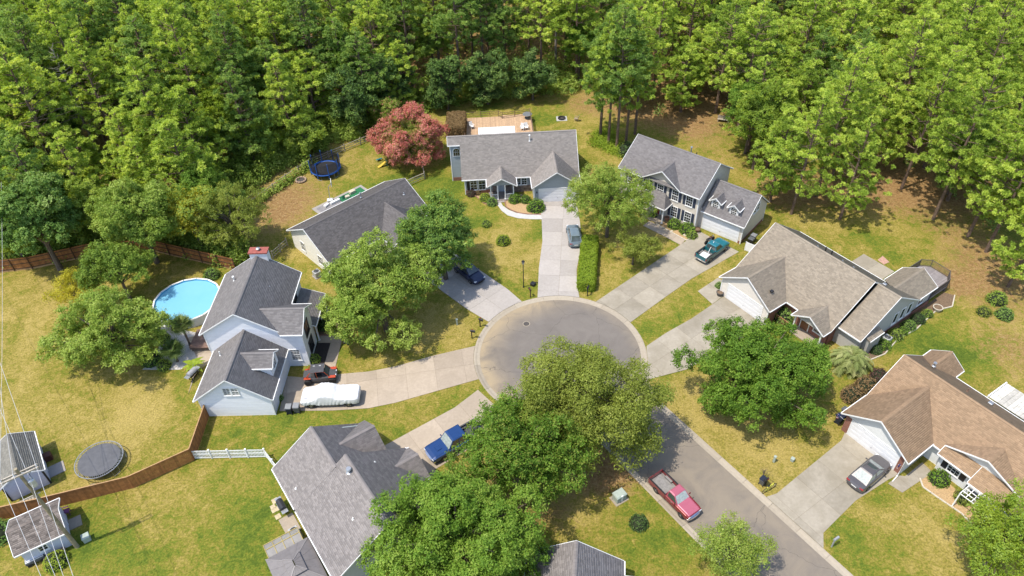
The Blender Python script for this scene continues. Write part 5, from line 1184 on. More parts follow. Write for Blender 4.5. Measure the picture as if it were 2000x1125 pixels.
for lab, u, v, k, s in [
    ('round clipped green shrub right of the grey house porch', 1006, 392, 1, .95), ('small round green shrub before the garage corner', 1027, 393, 1, .8), ('largest clipped green shrub at the drive corner of the grey house', 1047, 408, 1, 1.25),
    ('dark round evergreen bush alone on the lawn by the red pickup', 1247, 1024, 3, .85), ('yellow shrub on the kerb below the drive under the maple', 1288, 766, 4, .75),
    ('green shrub left of the path in the porch bed', 961, 398, 0, .8), ('light green shrub with blossom in the porch bed', 948, 390, 4, .85), ('reddish shrub under the front windows of the grey house', 934, 378, 5, .6), ('purple leaved shrub at the left end of the porch bed', 921, 380, 6, .75),
    ('clipped green shrub under the beige house windows, nearer the porch', 1317, 442, 1, .95), ('clipped green shrub under the beige house windows, nearer the garage', 1342, 452, 1, 1.1), ('low green shrub at the end of the beige house bed', 1351, 462, 2, .75),
    ('green shrub in the notch beside the ivory garage wall', 1530, 620, 0, 1.35), ('small shrub at the left corner of the ivory garage', 1405, 560, 0, .55),
    ('brown shrub nearest the bins of the brown roof house', 1663, 776, 5, 1.15), ('brown shrub in the middle of the row beside the brown roof', 1690, 758, 5, 1.15), ('plum coloured shrub at the top of the row beside the brown roof', 1716, 738, 6, .95),
    ('leafy shrub in the bed under the black shuttered window', 1833, 938, 1, .95), ('pale shrub next to the trellis of the brown roof house', 1880, 975, 7, .8), ('small shrub on the right lawn near the wood', 1920, 612, 7, .8), ('dark shrub on the right lawn at the picture edge', 1960, 618, 0, .95), ('loose shrub at the right edge under the pines', 1945, 588, 2, 1.1),
    ('young green shrub on the yellow front lawn, upper one', 950, 440, 2, .7), ('young green shrub on the yellow front lawn, lower one', 983, 474, 4, .95), ('leafy weeds against the black mulch of the white house', 613, 705, 2, .75), ('dark bush in the garden bed under the porch of the white house', 633, 638, 3, .9), ('low bush below the garden bed of the white house', 628, 628, 0, .8), ('sprawling green plant in front of the streaked shed', 112, 1100, 4, 1.0), ('ivy clump on the garage corner of the white house', 545, 780, 0, .5),
    ('bush beside the pool below the house corner', 415, 540, 0, 1.0), ('dark bush at the left corner of the gravel court', 297, 706, 0, 1.1), ('low bush at the front edge of the gravel court', 322, 716, 2, .8), ('bush between the pool rim and the fan palms', 318, 664, 2, .9), ('grassy clump beside the gazebo', 597, 1072, 4, .55), ('dark bush by the bottom left shed', 2, 1045, 0, 1.3), ('green bush under the pine clump near the beige house', 1225, 300, 3, 1.6)]:
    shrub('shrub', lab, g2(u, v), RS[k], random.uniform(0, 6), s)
mb_ = [(1180, 280), (1172, 268), (1190, 288), (1205, 296), (1168, 280), (1182, 262)]
gc = undergrowth('ground_cover', [(*g2(u, v), 1.5, .7) for u, v in mb_] + [(*g2(1196, 276), 1.6, .6), (*g2(1215, 300), 1.4, .6)], LF['lime'], .24, 9, 6, 41); gc['label'] = 'bright green ground cover under the pine clump'; gc['category'] = 'ground cover'
side = [(9.3, 6.6, .7, 3), (9.4, 7.9, .8, 1), (9.2, 9.0, .6, 4), (9.3, 10.2, .85, 2), (9.4, 11.4, .6, 1), (9.3, 12.6, .8, 0), (9.3, 14.4, .8, 3), (9.4, 16.0, .65, 2)]
for i, (x, y, s, k) in enumerate(side):
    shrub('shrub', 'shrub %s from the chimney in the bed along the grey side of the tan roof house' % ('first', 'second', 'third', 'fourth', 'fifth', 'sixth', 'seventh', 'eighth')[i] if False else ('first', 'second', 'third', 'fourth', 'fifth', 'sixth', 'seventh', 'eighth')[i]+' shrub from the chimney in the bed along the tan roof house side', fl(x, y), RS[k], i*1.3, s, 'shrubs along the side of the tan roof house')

# palms
def palm_mesh(seed, n, L_, droop, mat, hub=.9, leaflets=26, lw=.07, ll=.55, tr=.22, fan=False, up0=.9):
    rng = np.random.default_rng(seed); V = []; F = []; T = []
    for i in range(n):
        a = i*2.399+rng.normal()*.15; e = up0-1.25*(i/n)+rng.normal()*.1; Lf = L_*rng.uniform(.8, 1.15); tn = rng.uniform(.25, .85)
        d = np.array([math.cos(a), math.sin(a)]); pts = []
        for k in range(9):
            t = k/8; h = Lf*t*math.cos(e)*(1-.12*t); z = hub+Lf*t*math.sin(e)-droop*Lf*t*t
            pts.append(np.array([d[0]*h, d[1]*h, z]))
        sd = np.array([-d[1], d[0], 0])
        def quad(p, q, w, tt):
            s = len(V); dd = unit((q-p)[None])[0]; w_ = unit(np.cross(dd, [0, 0, 1.])[None]+1e-6)[0]*w
            V.extend([p-w_, p+w_, q+w_*.35, q-w_*.35]); F.append((s, s+1, s+2, s+3)); T.append(tt)
        if fan:
            for k in range(5): quad(pts[k], pts[k+1], .02, tn)
            base = pts[5]; ax = unit((pts[6]-pts[4])[None])[0]
            for k in range(leaflets):
                w = (k/(leaflets-1)-.5)*2*2.3; dr = ax*math.cos(w)+sd*math.sin(w); dr = dr+np.array([0, 0, -.18*abs(w)])
                quad(base, base+dr*ll*rng.uniform(.85, 1.1), lw, min(1, max(0, tn+rng.normal()*.1)))
        else:
            for k in range(8): quad(pts[k], pts[k+1], .03, tn)
            for k in range(leaflets):
                t = .18+.82*k/leaflets; i0 = min(7, int(t*8)); p = pts[i0]*(1-(t*8-i0))+pts[i0+1]*(t*8-i0); ax = unit((pts[i0+1]-pts[i0])[None])[0]
                for sg in (-1, 1):
                    dr = sd*sg*.8+ax*.6+np.array([0, 0, -.25+rng.normal()*.15]); quad(p, p+dr*ll*(1-.5*abs(t-.5))*rng.uniform(.8, 1.1), lw, min(1, max(0, tn+rng.normal()*.12)))
    crown = np_mesh('fronds', np.array(V), np.array(F), mat, T)
    tb = MB(); tb.tube([(0, 0, -.1), (.02, 0, hub*.5), (0, 0, hub+.1)], [tr*1.2, tr, tr*.9], 9); me = bpy.data.meshes.new('trunk'); me.from_pydata(tb.v, [], tb.f); me.materials.append(BARK); me.update()
    return me, crown
def palm(name, label, p, mesh, rz=0., cat='palm'):
    t = thing(name, label, cat, (p[0], p[1], 0), rz); link('trunk', mesh[0], t); link('fronds', mesh[1], t); return t
palm('feather_palm', 'pale feathery palm at the corner of the tan roof house', g2(1658, 716), palm_mesh(301, 50, 2.6, .66, LF['fern'], 1.3, 38, .022, .55, .3, up0=1.25))
palm('fan_palm', 'taller dark fan palm beside the round pool', g2(372, 676), palm_mesh(302, 30, 1.15, .25, LF['palm'], 3.3, 18, .055, .75, .14, True, 1.1))
palm('fan_palm', 'second fan palm in the gravel court', g2(347, 706), palm_mesh(303, 28, 1.2, .3, LF['palm'], 1.9, 18, .055, .75, .15, True, 1.1))
def banana():
    V = []; F = []; T = []; rng = np.random.default_rng(7)
    for i in range(12):
        a = i*2.4; d = np.array([math.cos(a), math.sin(a), 0]); sd = np.array([-d[1], d[0], 0]); L_ = rng.uniform(1.1, 1.6); e = rng.uniform(.5, 1.1); pr = None
        for k in range(8):
            t = k/7; c = d*L_*t*math.cos(e*(1-.4*t))+np.array([0, 0, .6+L_*t*math.sin(e)-.65*L_*t*t]); w = .21*math.sin(math.pi*min(1, t*.9+.06))+.01
            row = [c-sd*w+np.array([0, 0, .04]), c, c+sd*w+np.array([0, 0, .04])]
            s = len(V); V.extend(row)
            if k: F.extend([(s-3, s-2, s+1, s), (s-2, s-1, s+2, s+1)]); tn = rng.uniform(.35, .8); T.extend([tn, tn+.1])
    cr = np_mesh('fronds', np.array(V), np.array(F), LF['lime'], T); tb = MB(); tb.tube([(0, 0, 0), (0, 0, .75)], [.13, .09], 8)
    me = bpy.data.meshes.new('trunk'); me.from_pydata(tb.v, [], tb.f); me.materials.append(M('banana_stem', (.16, .2, .07), .7)); me.update(); return me, cr
palm('banana_plant', 'broad leaved banana plant beside the white house terrace', g2(381, 722), banana(), cat='plant')
# ------------------------------------------------------------------ vehicles (x forward, origin on the ground under the middle)
TYRE = M('tyre_rubber', (.018, .018, .018), .8, .2, 8); RIM = M('alloy_rim', (.5, .5, .52), .3, .1, 6, metal=.8); CHROME = M('chrome', (.75, .75, .77), .15, .05, 5, metal=1.0)
BLK = M('black_plastic', (.02, .02, .021), .5, .2, 8); LAMP = M('headlamp_lens', (.62, .64, .66), .1, .1, 6, spec=.8); TAIL = M('tail_lamp', (.30, .012, .012), .15, .1, 6, spec=.8); PLATE = M('number_plate', (.7, .7, .68), .5, .05, 9)
WINDS = M('car_glass', (.05, .065, .065), .04, .25, 2, spec=1.0); WIND_PALE = M('car_glass_whitish_reflection', (.30, .34, .32), .08, .25, 5, spec=.9)  # pale glass has a whitish reflection painted into its base colour
def paint(name, c, rough=.28): return M(name, c, rough, .05, 2, metal=.15, coat=.55)
def wheel(parent, x, y, r, w=.22, rim=None):
    s = 1 if y > 0 else -1; mb = MB(); n = 18
    prof = [(r*.62, -w/2), (r*.93, -w/2), (r, -w*.32), (r, w*.32), (r*.93, w/2), (r*.62, w/2)]
    rings = [[(x+rr*math.cos(2*math.pi*k/n), y+o, r+rr*math.sin(2*math.pi*k/n)) for k in range(n)] for rr, o in prof]; mb.loft(rings); t = mb.build('tyre', TYRE, parent)
    mb = MB(); rings = [[(x+rr*math.cos(2*math.pi*k/n), y+s*(w/2+o), r+rr*math.sin(2*math.pi*k/n)) for k in range(n)] for rr, o in ((r*.63, -.05), (r*.6, .004), (r*.5, -.02), (r*.16, .012), (.001, .014))]; mb.loft(rings, False)
    for k in range(5):
        a = 2*math.pi*k/5; mb.add([(x+r*.12*math.cos(a-.5), y+s*(w/2+.02), r+r*.12*math.sin(a-.5)), (x+r*.58*math.cos(a-.16), y+s*(w/2+.01), r+r*.58*math.sin(a-.16)), (x+r*.58*math.cos(a+.16), y+s*(w/2+.01), r+r*.58*math.sin(a+.16)), (x+r*.12*math.cos(a+.5), y+s*(w/2+.02), r+r*.12*math.sin(a+.5))], [(0, 1, 2, 3), (3, 2, 1, 0)])
    o = mb.build('rim', rim or RIM, t); return t
def shell(mb, st):
    """st rows: x, zbot, zbelt, ztop, half width at sill, at belt, at top edge"""
    rings = []
    for x, zb, zm, zt, wb, wm, wt in st:
        half = [(wb*.9, zb), (wb, zb+.06), (wm, zm), (wm-.01, zm+.03), (wt+.06, zt-.035), (wt, zt-.008), (wt*.5, zt+.008)]
        rings.append([(x, -y, z) for y, z in half] + [(x, y, z) for y, z in reversed(half)])
    mb.loft(rings)
def cabin(parent, pm, xs, zb, zr, wb, wr, glass, pale=None, rear=True, sides=1, crown=.03):
    """glasshouse: xs = windscreen base, windscreen top, roof back, rear base"""
    x0, x1, x2, x3 = xs; mb = MB()
    ring = lambda a, b, z, w: [(a, -w, z), (a, w, z), (b, w, z), (b, -w, z)]
    base = [(x0, -wb*.93, zb), (x0, wb*.93, zb), (x3, wb*.93, zb), (x3, -wb*.93, zb)]; top = [(x1, -wr, zr-.02), (x1, wr, zr-.02), (x2, wr, zr-.02), (x2, -wr, zr-.02)]
    top2 = [(x1-.12, -wr+.1, zr+crown), (x1-.12, wr-.1, zr+crown), (x2+.1, wr-.1, zr+crown), (x2+.1, -wr+.1, zr+crown)]
    mb.loft([base, top, top2]); o = mb.build('cab', pm, parent)
    def pane(q, m, ins, off=.012):
        q = [Vector(p) for p in q]; c = sum(q, Vector())/len(q); n = (q[1]-q[0]).cross(q[2]-q[0]).normalized()
        if n.dot(c-Vector(((x0+x3)/2, 0, (zb+zr)/2))) < 0: n = -n
        q = [c+(p-c)*ins for p in q]; b = MB(); b.loft([[p+n*.002 for p in q], [p+n*off for p in q]]); return b
    pane([base[0], base[1], top[1], top[0]], 0, .9).build('windscreen', pale or glass, o)
    if rear: pane([base[2], base[3], top[3], top[2]], 0, .86).build('rear_window', glass, o)
    for s in (0, 1):
        a, b, c, d = (base[0], base[3], top[3], top[0]) if s == 0 else (base[1], base[2], top[2], top[1])
        L_ = lambda p, q, t: Vector(p).lerp(Vector(q), t)
        for k in range(sides):
            t0, t1 = k/sides+.03, (k+1)/sides-.03
            pane([L_(a, b, t0), L_(a, b, t1), L_(d, c, t1), L_(d, c, t0)], 0, .86).build('side_window', glass, o)
    return o
def bumper(parent, x, w, z, h, mat, curve=.12, th=.14):
    mb = MB(); n = 8; rings = []
    for k in range(n+1):
        t = k/n*2-1; xx = x-math.copysign(curve*abs(t)**2.2, x); rings.append([(xx-math.copysign(th, x), t*w, z), (xx, t*w, z), (xx, t*w, z+h), (xx-math.copysign(th, x), t*w, z+h)])
    mb.loft(rings); return mb.build('bumper', mat, parent)
def lamps(parent, x, ys, z, size, mat, name):
    for y in ys: mb = MB(); mb.cbox((x, y, z), size, 0, .02); mb.build(name, mat, parent)
def mirrors(parent, x, y, z, pm):
    for s in (-1, 1): mb = MB(); mb.cbox((x, s*(y+.11), z), (.1, .2, .14), 0, .03); mb.build('mirror', pm, parent)
def sedan(label, loc, rz, pm, pale=False, hatch=False, tint=WINDS, sunroof=False, name='parked_car', W=.90, L_=2.36, front_black=False):
    t = thing(name, label, 'car', loc, R(rz)); mb = MB()
    tail = .90 if not hatch else .98
    shell(mb, [(-L_, .42, .62, .72, .66, .70, .62), (-L_+.12, .3, .66, tail-.04, W-.1, W-.08, W-.2), (-L_+.45, .22, .7, tail, W-.03, W-.01, W-.13), (-1.3, .2, .72, tail+.02, W, W+.01, W-.1), (.7, .2, .72, .93, W, W+.01, W-.1), (1.35, .22, .7, .88, W, W, W-.14), (L_-.4, .24, .62, .80, W-.05, W-.04, W-.2), (L_-.1, .28, .56, .70, W-.18, W-.16, W-.3), (L_, .36, .5, .6, W-.3, W-.28, W-.4)])
    mb.build('body', pm, t, smooth=False)
    cabin(t, pm, (1.12, .38, -.85 if not hatch else -1.3, -1.75 if not hatch else -2.0), tail+.0, 1.42 if not hatch else 1.5, W-.09, W-.30, tint, WIND_PALE if pale else None, sides=2)
    for x in (-1.38, 1.4):
        for y in (-W+.09, W-.09): wheel(t, x, y, .33)
    lamps(t, L_-.2, (-W+.24, W-.24), .66, (.26, .3, .1), LAMP, 'headlight'); lamps(t, -L_+.1, (-W+.24, W-.24), .76, (.16, .34, .14), TAIL, 'tail_light')
    bumper(t, L_+.02, W-.2, .28, .16, BLK if front_black else pm, .16); bumper(t, -L_-.02, W-.22, .32, .18, pm, .12); mirrors(t, .78, W-.06, .98, pm)
    mb = MB(); mb.box(-L_-.035, -L_-.02, -.26, .26, .56, .68); mb.build('number_plate', PLATE, t)
    mb = MB(); mb.box(L_-.05, L_+.03, -.4, .4, .4, .52); mb.build('grille', BLK, t)
    if sunroof: mb = MB(); mb.cbox((.05, 0, 1.455), (.38, .86, .012), 0, .003); mb.build('sunroof', WINDS, t)
    return t
def pickup(label, loc, rz, pm, roofm=None, crew=False, bedm=None, bedfloor=None, W=.93, Lf=2.6, Lr=-2.6, cabback=-.35, H=1.72, load=False, pale=True, rim=None, scoop=False, wr=.36, name='pickup_truck'):
    t = thing(name, label, 'pickup truck', loc, R(rz)); mb = MB(); rm = roofm or pm
    shell(mb, [(cabback, .42, .78, 1.02, W, W+.01, W-.06), (.2, .4, .78, 1.02, W, W+.01, W-.06), (1.05, .4, .78, 1.03, W, W+.01, W-.07), (1.25, .42, .78, 1.02, W, W+.01, W-.08), (Lf-.35, .42, .74, .97, W-.02, W-.01, W-.1), (Lf-.08, .46, .7, .9, W-.08, W-.07, W-.16)])
    mb.build('body', pm, t)
    hd = MB(); hd.loft([[(1.0, -W+.16, 1.035), (1.0, W-.16, 1.035), (1.0, W-.24, 1.075), (1.0, -W+.24, 1.075)], [(Lf-.42, -W+.2, .985), (Lf-.42, W-.2, .985), (Lf-.42, W-.28, 1.02), (Lf-.42, -W+.28, 1.02)], [(Lf-.15, -W+.22, .92), (Lf-.15, W-.22, .92), (Lf-.15, W-.3, .945), (Lf-.15, -W+.3, .945)]]); hd.build('bonnet', rm, t)
    if scoop: sc = MB(); sc.cbox((1.75, 0, 1.075), (.55, .62, .07), 0, .03); sc.build('bonnet_scoop', pm, t)
    cabin(t, rm, (1.05, .48, cabback+.12, cabback+.02), 1.0, H, W-.06, W-.25, WINDS, WIND_PALE if pale else None, sides=2 if crew else 1)
    bm = bedm or BLK
    for s in (-1, 1):
        b = MB(); y0, y1 = (s*(W-.1), s*W) if s > 0 else (s*W, s*(W-.1)); b.box(Lr+.06, cabback-.04, y0, y1, .44, 1.02); b.build('bed_side', pm, t)
        b = MB(); b.box(Lr+.08, cabback-.05, min(s*(W-.13), s*(W+.005)), max(s*(W-.13), s*(W+.005)), 1.02, 1.045); b.build('bed_rail', bm, t)
        b = MB(); b.box(-1.9, -1.1, min(s*(W-.3), s*(W-.1)), max(s*(W-.3), s*(W-.1)), .6, .82); b.build('wheel_housing', bedfloor or bm, t)
    b = MB(); b.box(Lr+.03, Lr+.1, -W+.02, W-.02, .5, 1.03); b.build('tailgate', pm, t)
    b = MB(); b.box(cabback-.1, cabback-.04, -W+.1, W-.1, .5, 1.04); b.build('bed_front', pm, t)
    b = MB(); b.box(Lr+.1, cabback-.1, -W+.1, W-.1, .52, .58); fb = b.build('bed_floor', bedfloor or bm, t)
    for k in range(7): b = MB(); yy = -W+.24+k*(2*W-.48)/6; b.box(Lr+.14, cabback-.14, yy-.03, yy+.03, .58, .592); b.build('bed_rib', bedfloor or bm, fb)
    ax = (-1.5, 1.62) if Lr > -2.75 else (-1.75, 1.72)
    for x in ax:
        for y in (-W+.12, W-.12): wheel(t, x, y, wr, .25, rim)
    bumper(t, Lf+.06, W-.04, .44, .2, CHROME, .14); bumper(t, Lr-.1, W-.04, .46, .17, CHROME, .04, .16)
    mb = MB(); mb.box(Lf-.12, Lf-.02, -W+.36, W-.36, .66, .86); mb.build('grille', CHROME, t)
    lamps(t, Lf-.1, (-W+.22, W-.22), .77, (.14, .26, .17), LAMP, 'headlight'); lamps(t, Lr+.05, (-W+.07, W-.07), .8, (.08, .12, .3), TAIL, 'tail_light'); mirrors(t, .8, W-.02, 1.12, pm)
    mb = MB(); mb.box(Lr-.115, Lr-.1, -.24, .24, .5, .6); mb.build('number_plate', PLATE, t)
    for s in (-1, 1): mb = MB(); mb.box(.35, .5, min(s*W, s*(W+.025)), max(s*W, s*(W+.025)), .88, .92); mb.build('door_handle', CHROME, t)
    return t
def at_side(w1, w2, off):
    """middle of a vehicle whose wheels on one side stand at ground points w1 (front), w2 (rear); off = distance to the other side (+ left)"""
    a, b = Vector(g2(*w1)), Vector(g2(*w2)); d = (a-b).normalized(); n = Vector((-d.y, d.x)); m = (a+b)/2+n*off
    return (m.x, m.y, 0.04), math.degrees(math.atan2(d.y, d.x))
P_RED = paint('paint_maroon', (.20, .018, .022)); P_ROSE = paint('paint_faded_rose', (.40, .105, .15), .4); P_BLUE = paint('paint_royal_blue', (.012, .045, .155)); P_TEAL = paint('paint_teal', (.01, .11, .125)); P_TEALF = paint('paint_teal_roof', (.015, .15, .19), .35)
P_GREY = paint('paint_gunmetal', (.095, .088, .09)); P_NAVY = paint('paint_navy', (.012, .02, .06)); P_SILV = paint('paint_silver_blue', (.16, .205, .235))
loc, rz = at_side((1324, 1010), (1275, 963), .8)
pickup('maroon pickup with faded rose bonnet and empty grey bed parked at the kerb', (loc[0]+.25, loc[1]+.1, -.07), -56.5, P_RED, P_ROSE, bedfloor=M('bed_liner_grey', (.22, .21, .20), .7, .2, 4), Lf=2.5, Lr=-2.55, W=.88, H=1.66)
pickup('royal blue crew cab pickup with bonnet scoop parked under the leafy tree', (-6.05, 43.75, .04), -146.5, P_BLUE, None, True, W=.98, Lf=2.85, Lr=-2.95, cabback=-1.1, H=1.86, scoop=True, wr=.4, bedm=M('tonneau', (.06, .06, .065), .6))
pickup('teal pickup with white board in its bed on the weathered drive', (25.0, 71.55, .04), 41, P_TEAL, P_TEALF, W=.88, Lf=2.45, Lr=-2.5, H=1.62, cabback=-.5, bedfloor=M('bed_dusty', (.16, .15, .14), .8, .3, 4), pale=False)
s_loc = ((Vector(g2(1665, 972))+Vector(g2(1729, 918)))/2)
sedan('dark grey saloon car with sunroof parked nose in on the wide drive', (31.85, 38.75, .04), 35, P_GREY, tint=WIND_PALE, pale=True, sunroof=True)
sedan('navy car half hidden under the leafy tree on the shaded drive', (-5.2, 69.1, .04), -51, P_NAVY, front_black=True, hatch=True)
sedan('silver blue hatchback seen from behind beside the clipped hedge', (8.2, 75.6, .04), 92, P_SILV, hatch=True, W=.86, L_=2.15)
# board and pole lying in the teal pickup's bed: things of their own
k = Matrix.Translation((25.0, 71.55, .04)) @ Matrix.Rotation(R(41), 4, 'Z')
mb = MB(); mb.cbox((0, 0, 0), (1.25, 1.0, .05), .1, .01); p = k @ Vector((-1.65, .05, .64)); o = mb.build('white_board', M('painted_board', (.72, .71, .68), .6, .06, 4), loc=p, rz=R(41)); tag(o, 'white board lying in the bed of the teal pickup', 'board')
mb = MB(); mb.tube([k @ Vector((-1.2, -.1, .66)), k @ Vector((.2, .12, 1.78))], .03, 6); tag(mb.build('white_pole', PIPE), 'thin white pole leaning over the cab of the teal pickup', 'pole')

# covered pickup
def covered():
    t = thing('covered_truck', 'long pickup under a crumpled white cover beside the orange buggy', 'covered vehicle', ((-18.85), 49.95, .04), R(180.5))
    xs = np.linspace(-2.95, 2.95, 60); n = 34; rng = np.random.default_rng(3); rings = []
    def top(x):
        pts = [(-2.95, 1.12), (-2.85, 1.28), (-.75, 1.36), (-.35, 1.66), (.25, 1.84), (.95, 1.83), (1.35, 1.5), (1.75, 1.25), (2.7, 1.12), (2.95, .9)]
        return float(np.interp(x, [p[0] for p in pts], [p[1] for p in pts]))
    for x in xs:
        w = 1.0*min(1, .86+.14*min(1, (2.95-abs(x))/.35)); zt = top(x); zb = .52 if abs(abs(x)-1.85) > .45 else .62; ring = []
        for k in range(n):
            a = k/(n-1)*2-1; s = math.copysign(min(1, abs(a)/.62), a) if abs(a) < .62 else math.copysign(1, a)
            if abs(a) < .62: y = s*(w-.12*(zt-1.1)); z = zt-.05*abs(s)**4
            else: t_ = (abs(a)-.62)/.38; y = math.copysign(w-.12*(zt-1.1)*(1-t_)+.03*math.sin(t_*3), a); z = zt-.05+(zb-zt+.05)*t_
            fold = .03*math.sin(x*7.3+z*4+1.3*math.sin(x*2.1))*(1 if abs(a) > .62 else .3); y += math.copysign(fold, a)+.012*math.sin(x*17+z*5); z += .012*math.sin(x*9+y*6)*(1 if abs(a) < .62 else .3)+.008*math.sin(x*21-y*11)
            ring.append((x, y, z))
        rings.append(ring)
    mb = MB(); mb.loft(rings, caps=True, closed=False)
    o = mb.build('cover', M('cover_white', (.74, .74, .75), .55, .05, 3, dirt=(.6, .6, .6), dscale=1.2), t, smooth=True)
    for x in (-1.9, 1.9):
        for y in (-.86, .86): wheel(t, x, y, .4, .27)
    mb = MB(); mb.box(-2.7, 2.7, -.7, .7, .35, .62); mb.build('chassis', BLK, t)
    for s in (-1, 1): mb = MB(); mb.box(-.9, 1.1, s*.93-.06, s*.93+.06, .36, .41); mb.build('running_board', METAL, t)
    for s in (-.25, .62): mb = MB(); mb.cbox((2.3, s, 1.215), (.55, .045, .03), .1); mb.build('strap', M('strap_grey', (.25, .25, .26), .7), t)
covered()
# orange and black side-by-side buggy
def buggy():
    t = thing('sport_buggy', 'orange and black open buggy with roll cage next to the covered truck', 'buggy', (-20.45, 53.0, .04), R(4)); OR = paint('paint_orange_red', (.50, .07, .02)); DG = M('buggy_roof_grey', (.075, .075, .08), .4, .15, 4)
    mb = MB(); shell(mb, [(-1.5, .4, .6, .8, .5, .55, .45), (-.9, .32, .6, .95, .68, .7, .6), (-.3, .3, .5, .7, .72, .74, .66), (.6, .3, .5, .7, .72, .74, .66), (.95, .34, .6, .92, .7, .72, .6), (1.5, .42, .62, .84, .55, .56, .46), (1.75, .46, .6, .7, .35, .36, .3)]); mb.build('body', DG, t)
    for y in (-.6, .6):
        for x in (-1.25, 1.3): mb = MB(); mb.cbox((x, y, .86), (.75, .36, .07), 0, .03); mb.build('fender', OR, t)
    mb = MB(); mb.loft([[(.85, -.5, .9), (.85, .5, .9), (.85, .45, 1.0), (.85, -.45, 1.0)], [(1.68, -.3, .72), (1.68, .3, .72), (1.68, .26, .8), (1.68, -.26, .8)]]); mb.build('bonnet', DG, t)
    for y in (-.66, .66):
        mb = MB(); mb.tube([(1.0, y, .95), (.55, y*.86, 1.62), (-.85, y*.86, 1.62), (-1.35, y, .85)], .028, 6); mb.tube([(-.2, y, .8), (-.3, y*.86, 1.62)], .025, 6); mb.tube([(-1.5, y*.8, .8), (-.85, y*.86, 1.62)], .025, 6); mb.build('roll_cage', OR, t)
        mb = MB(); mb.box(-.75, .85, y*1.1-.02, y*1.1+.02, .5, .82); mb.build('door', DG, t)
    mb = MB(); mb.cbox((-.15, 0, 1.66), (1.45, 1.2, .06), 0, .025); r_ = mb.build('roof_panel', DG, t)
    for x in (-.5, .12):
        mb = MB(); mb.cbox((x, .3, 1.695), (.22, .12, .02)); mb.build('roof_vent', M('vent_silver', (.4, .4, .4), .4), r_)
    mb = MB(); mb.slab([(.98, -.6, 1.0), (.98, .6, 1.0), (.6, .55, 1.6), (.6, -.55, 1.6)], .02); mb.build('windscreen', WINDS, t)
    for y in (-.32, .32):
        mb = MB(); mb.cbox((-.1, y, .72), (.5, .46, .16), 0, .04); mb.cbox((-.42, y, 1.02), (.14, .44, .62), 0, .04); mb.build('seat', BLK, t)
    for x in (-1.25, 1.3):
        for y in (-.78, .78): wheel(t, x, y, .38, .3, BLK)
    mb = MB(); mb.box(-1.7, -.95, -.5, .5, .82, .95); mb.build('cargo_box', DG, t); lamps(t, 1.66, (-.3, .3), .78, (.1, .2, .1), LAMP, 'headlight')
buggy()
# ------------------------------------------------------------------ fences
CEDAR = M('fence_cedar', (.32, .135, .045), .85, .25, 3, tone=.35, bmp=.3); CEDAR_L = M('fence_cedar_pale', (.40, .24, .11), .85, .2, 3); RAILW = M('weathered_rail', (.33, .29, .23), .9, .3, 4); DARKP = M('fence_post_dark', (.10, .055, .03), .85, .2, 4)
def board_fence(label, pts, h, rails_side, name='board_fence', cap=False, panel=2.4, bottom=False):
    """timber fence: posts, panels; every board of a panel is modelled, the panel is the part"""
    t = thing(name, label, 'fence', (pts[0][0], pts[0][1], 0)); o0 = Vector((pts[0][0], pts[0][1]))
    for i in range(len(pts)-1):
        a, b = Vector(pts[i])-o0, Vector(pts[i+1])-o0; d = (b-a); L_ = d.length; d = d/L_; n = Vector((-d.y, d.x))*rails_side; k = max(1, round(L_/panel))
        for j in range(k):
            p, q = a+d*(L_*j/k), a+d*(L_*(j+1)/k); w = L_/k; m = max(4, int(w/.15)); mb = MB()
            for s in range(m):
                mb.tone = random.random(); c = p+d*(w*(s+.5)/m); hh = h+random.uniform(-.015, .015); mb.cbox((c.x, c.y, hh/2+.03), (w/m-.012, .022, hh), math.atan2(d.y, d.x))
            pn = mb.build('fence_panel', CEDAR, t)
            for z in (.3, h*.55, h-.2):
                rb = MB(); u = n*.045; bar(rb, (p.x+u.x, p.y+u.y, z+.05), (q.x+u.x, q.y+u.y, z+.05), .04, .09); rb.build('rail', CEDAR if not bottom else DARKP, pn)
            if bottom: rb = MB(); u = n*.03; bar(rb, (p.x+u.x, p.y+u.y, .2), (q.x+u.x, q.y+u.y, .2), .05, .2); rb.build('gravel_board', CEDAR_L, pn)
            if cap: rb = MB(); bar(rb, (p.x, p.y, h+.07), (q.x, q.y, h+.07), .1, .035); rb.build('cap_rail', CEDAR_L, pn)
            ps = MB(); u = n*.07; ps.cbox((p.x+u.x, p.y+u.y, (h+.05)/2), (.1, .1, h+.05), math.atan2(d.y, d.x)); ps.build('post', DARKP if bottom else CEDAR, t)
        if i == len(pts)-2: ps = MB(); ps.cbox((b.x+n.x*.07, b.y+n.y*.07, (h+.05)/2), (.1, .1, h+.05)); ps.build('post', DARKP if bottom else CEDAR, t)
    return t
board_fence('brown board fence dividing the near back gardens, running to the white house', [g2(0, 1016), g2(88, 996), g2(262, 953), g2(380, 899), g2(409, 813)], 1.75, 1, cap=True)
board_fence('tall cedar fence with dark posts along the wood at the left', [g2(-40, 537), g2(64, 525), g2(190, 497), g2(302, 491), g2(462, 528)], 1.85, -1, bottom=True)
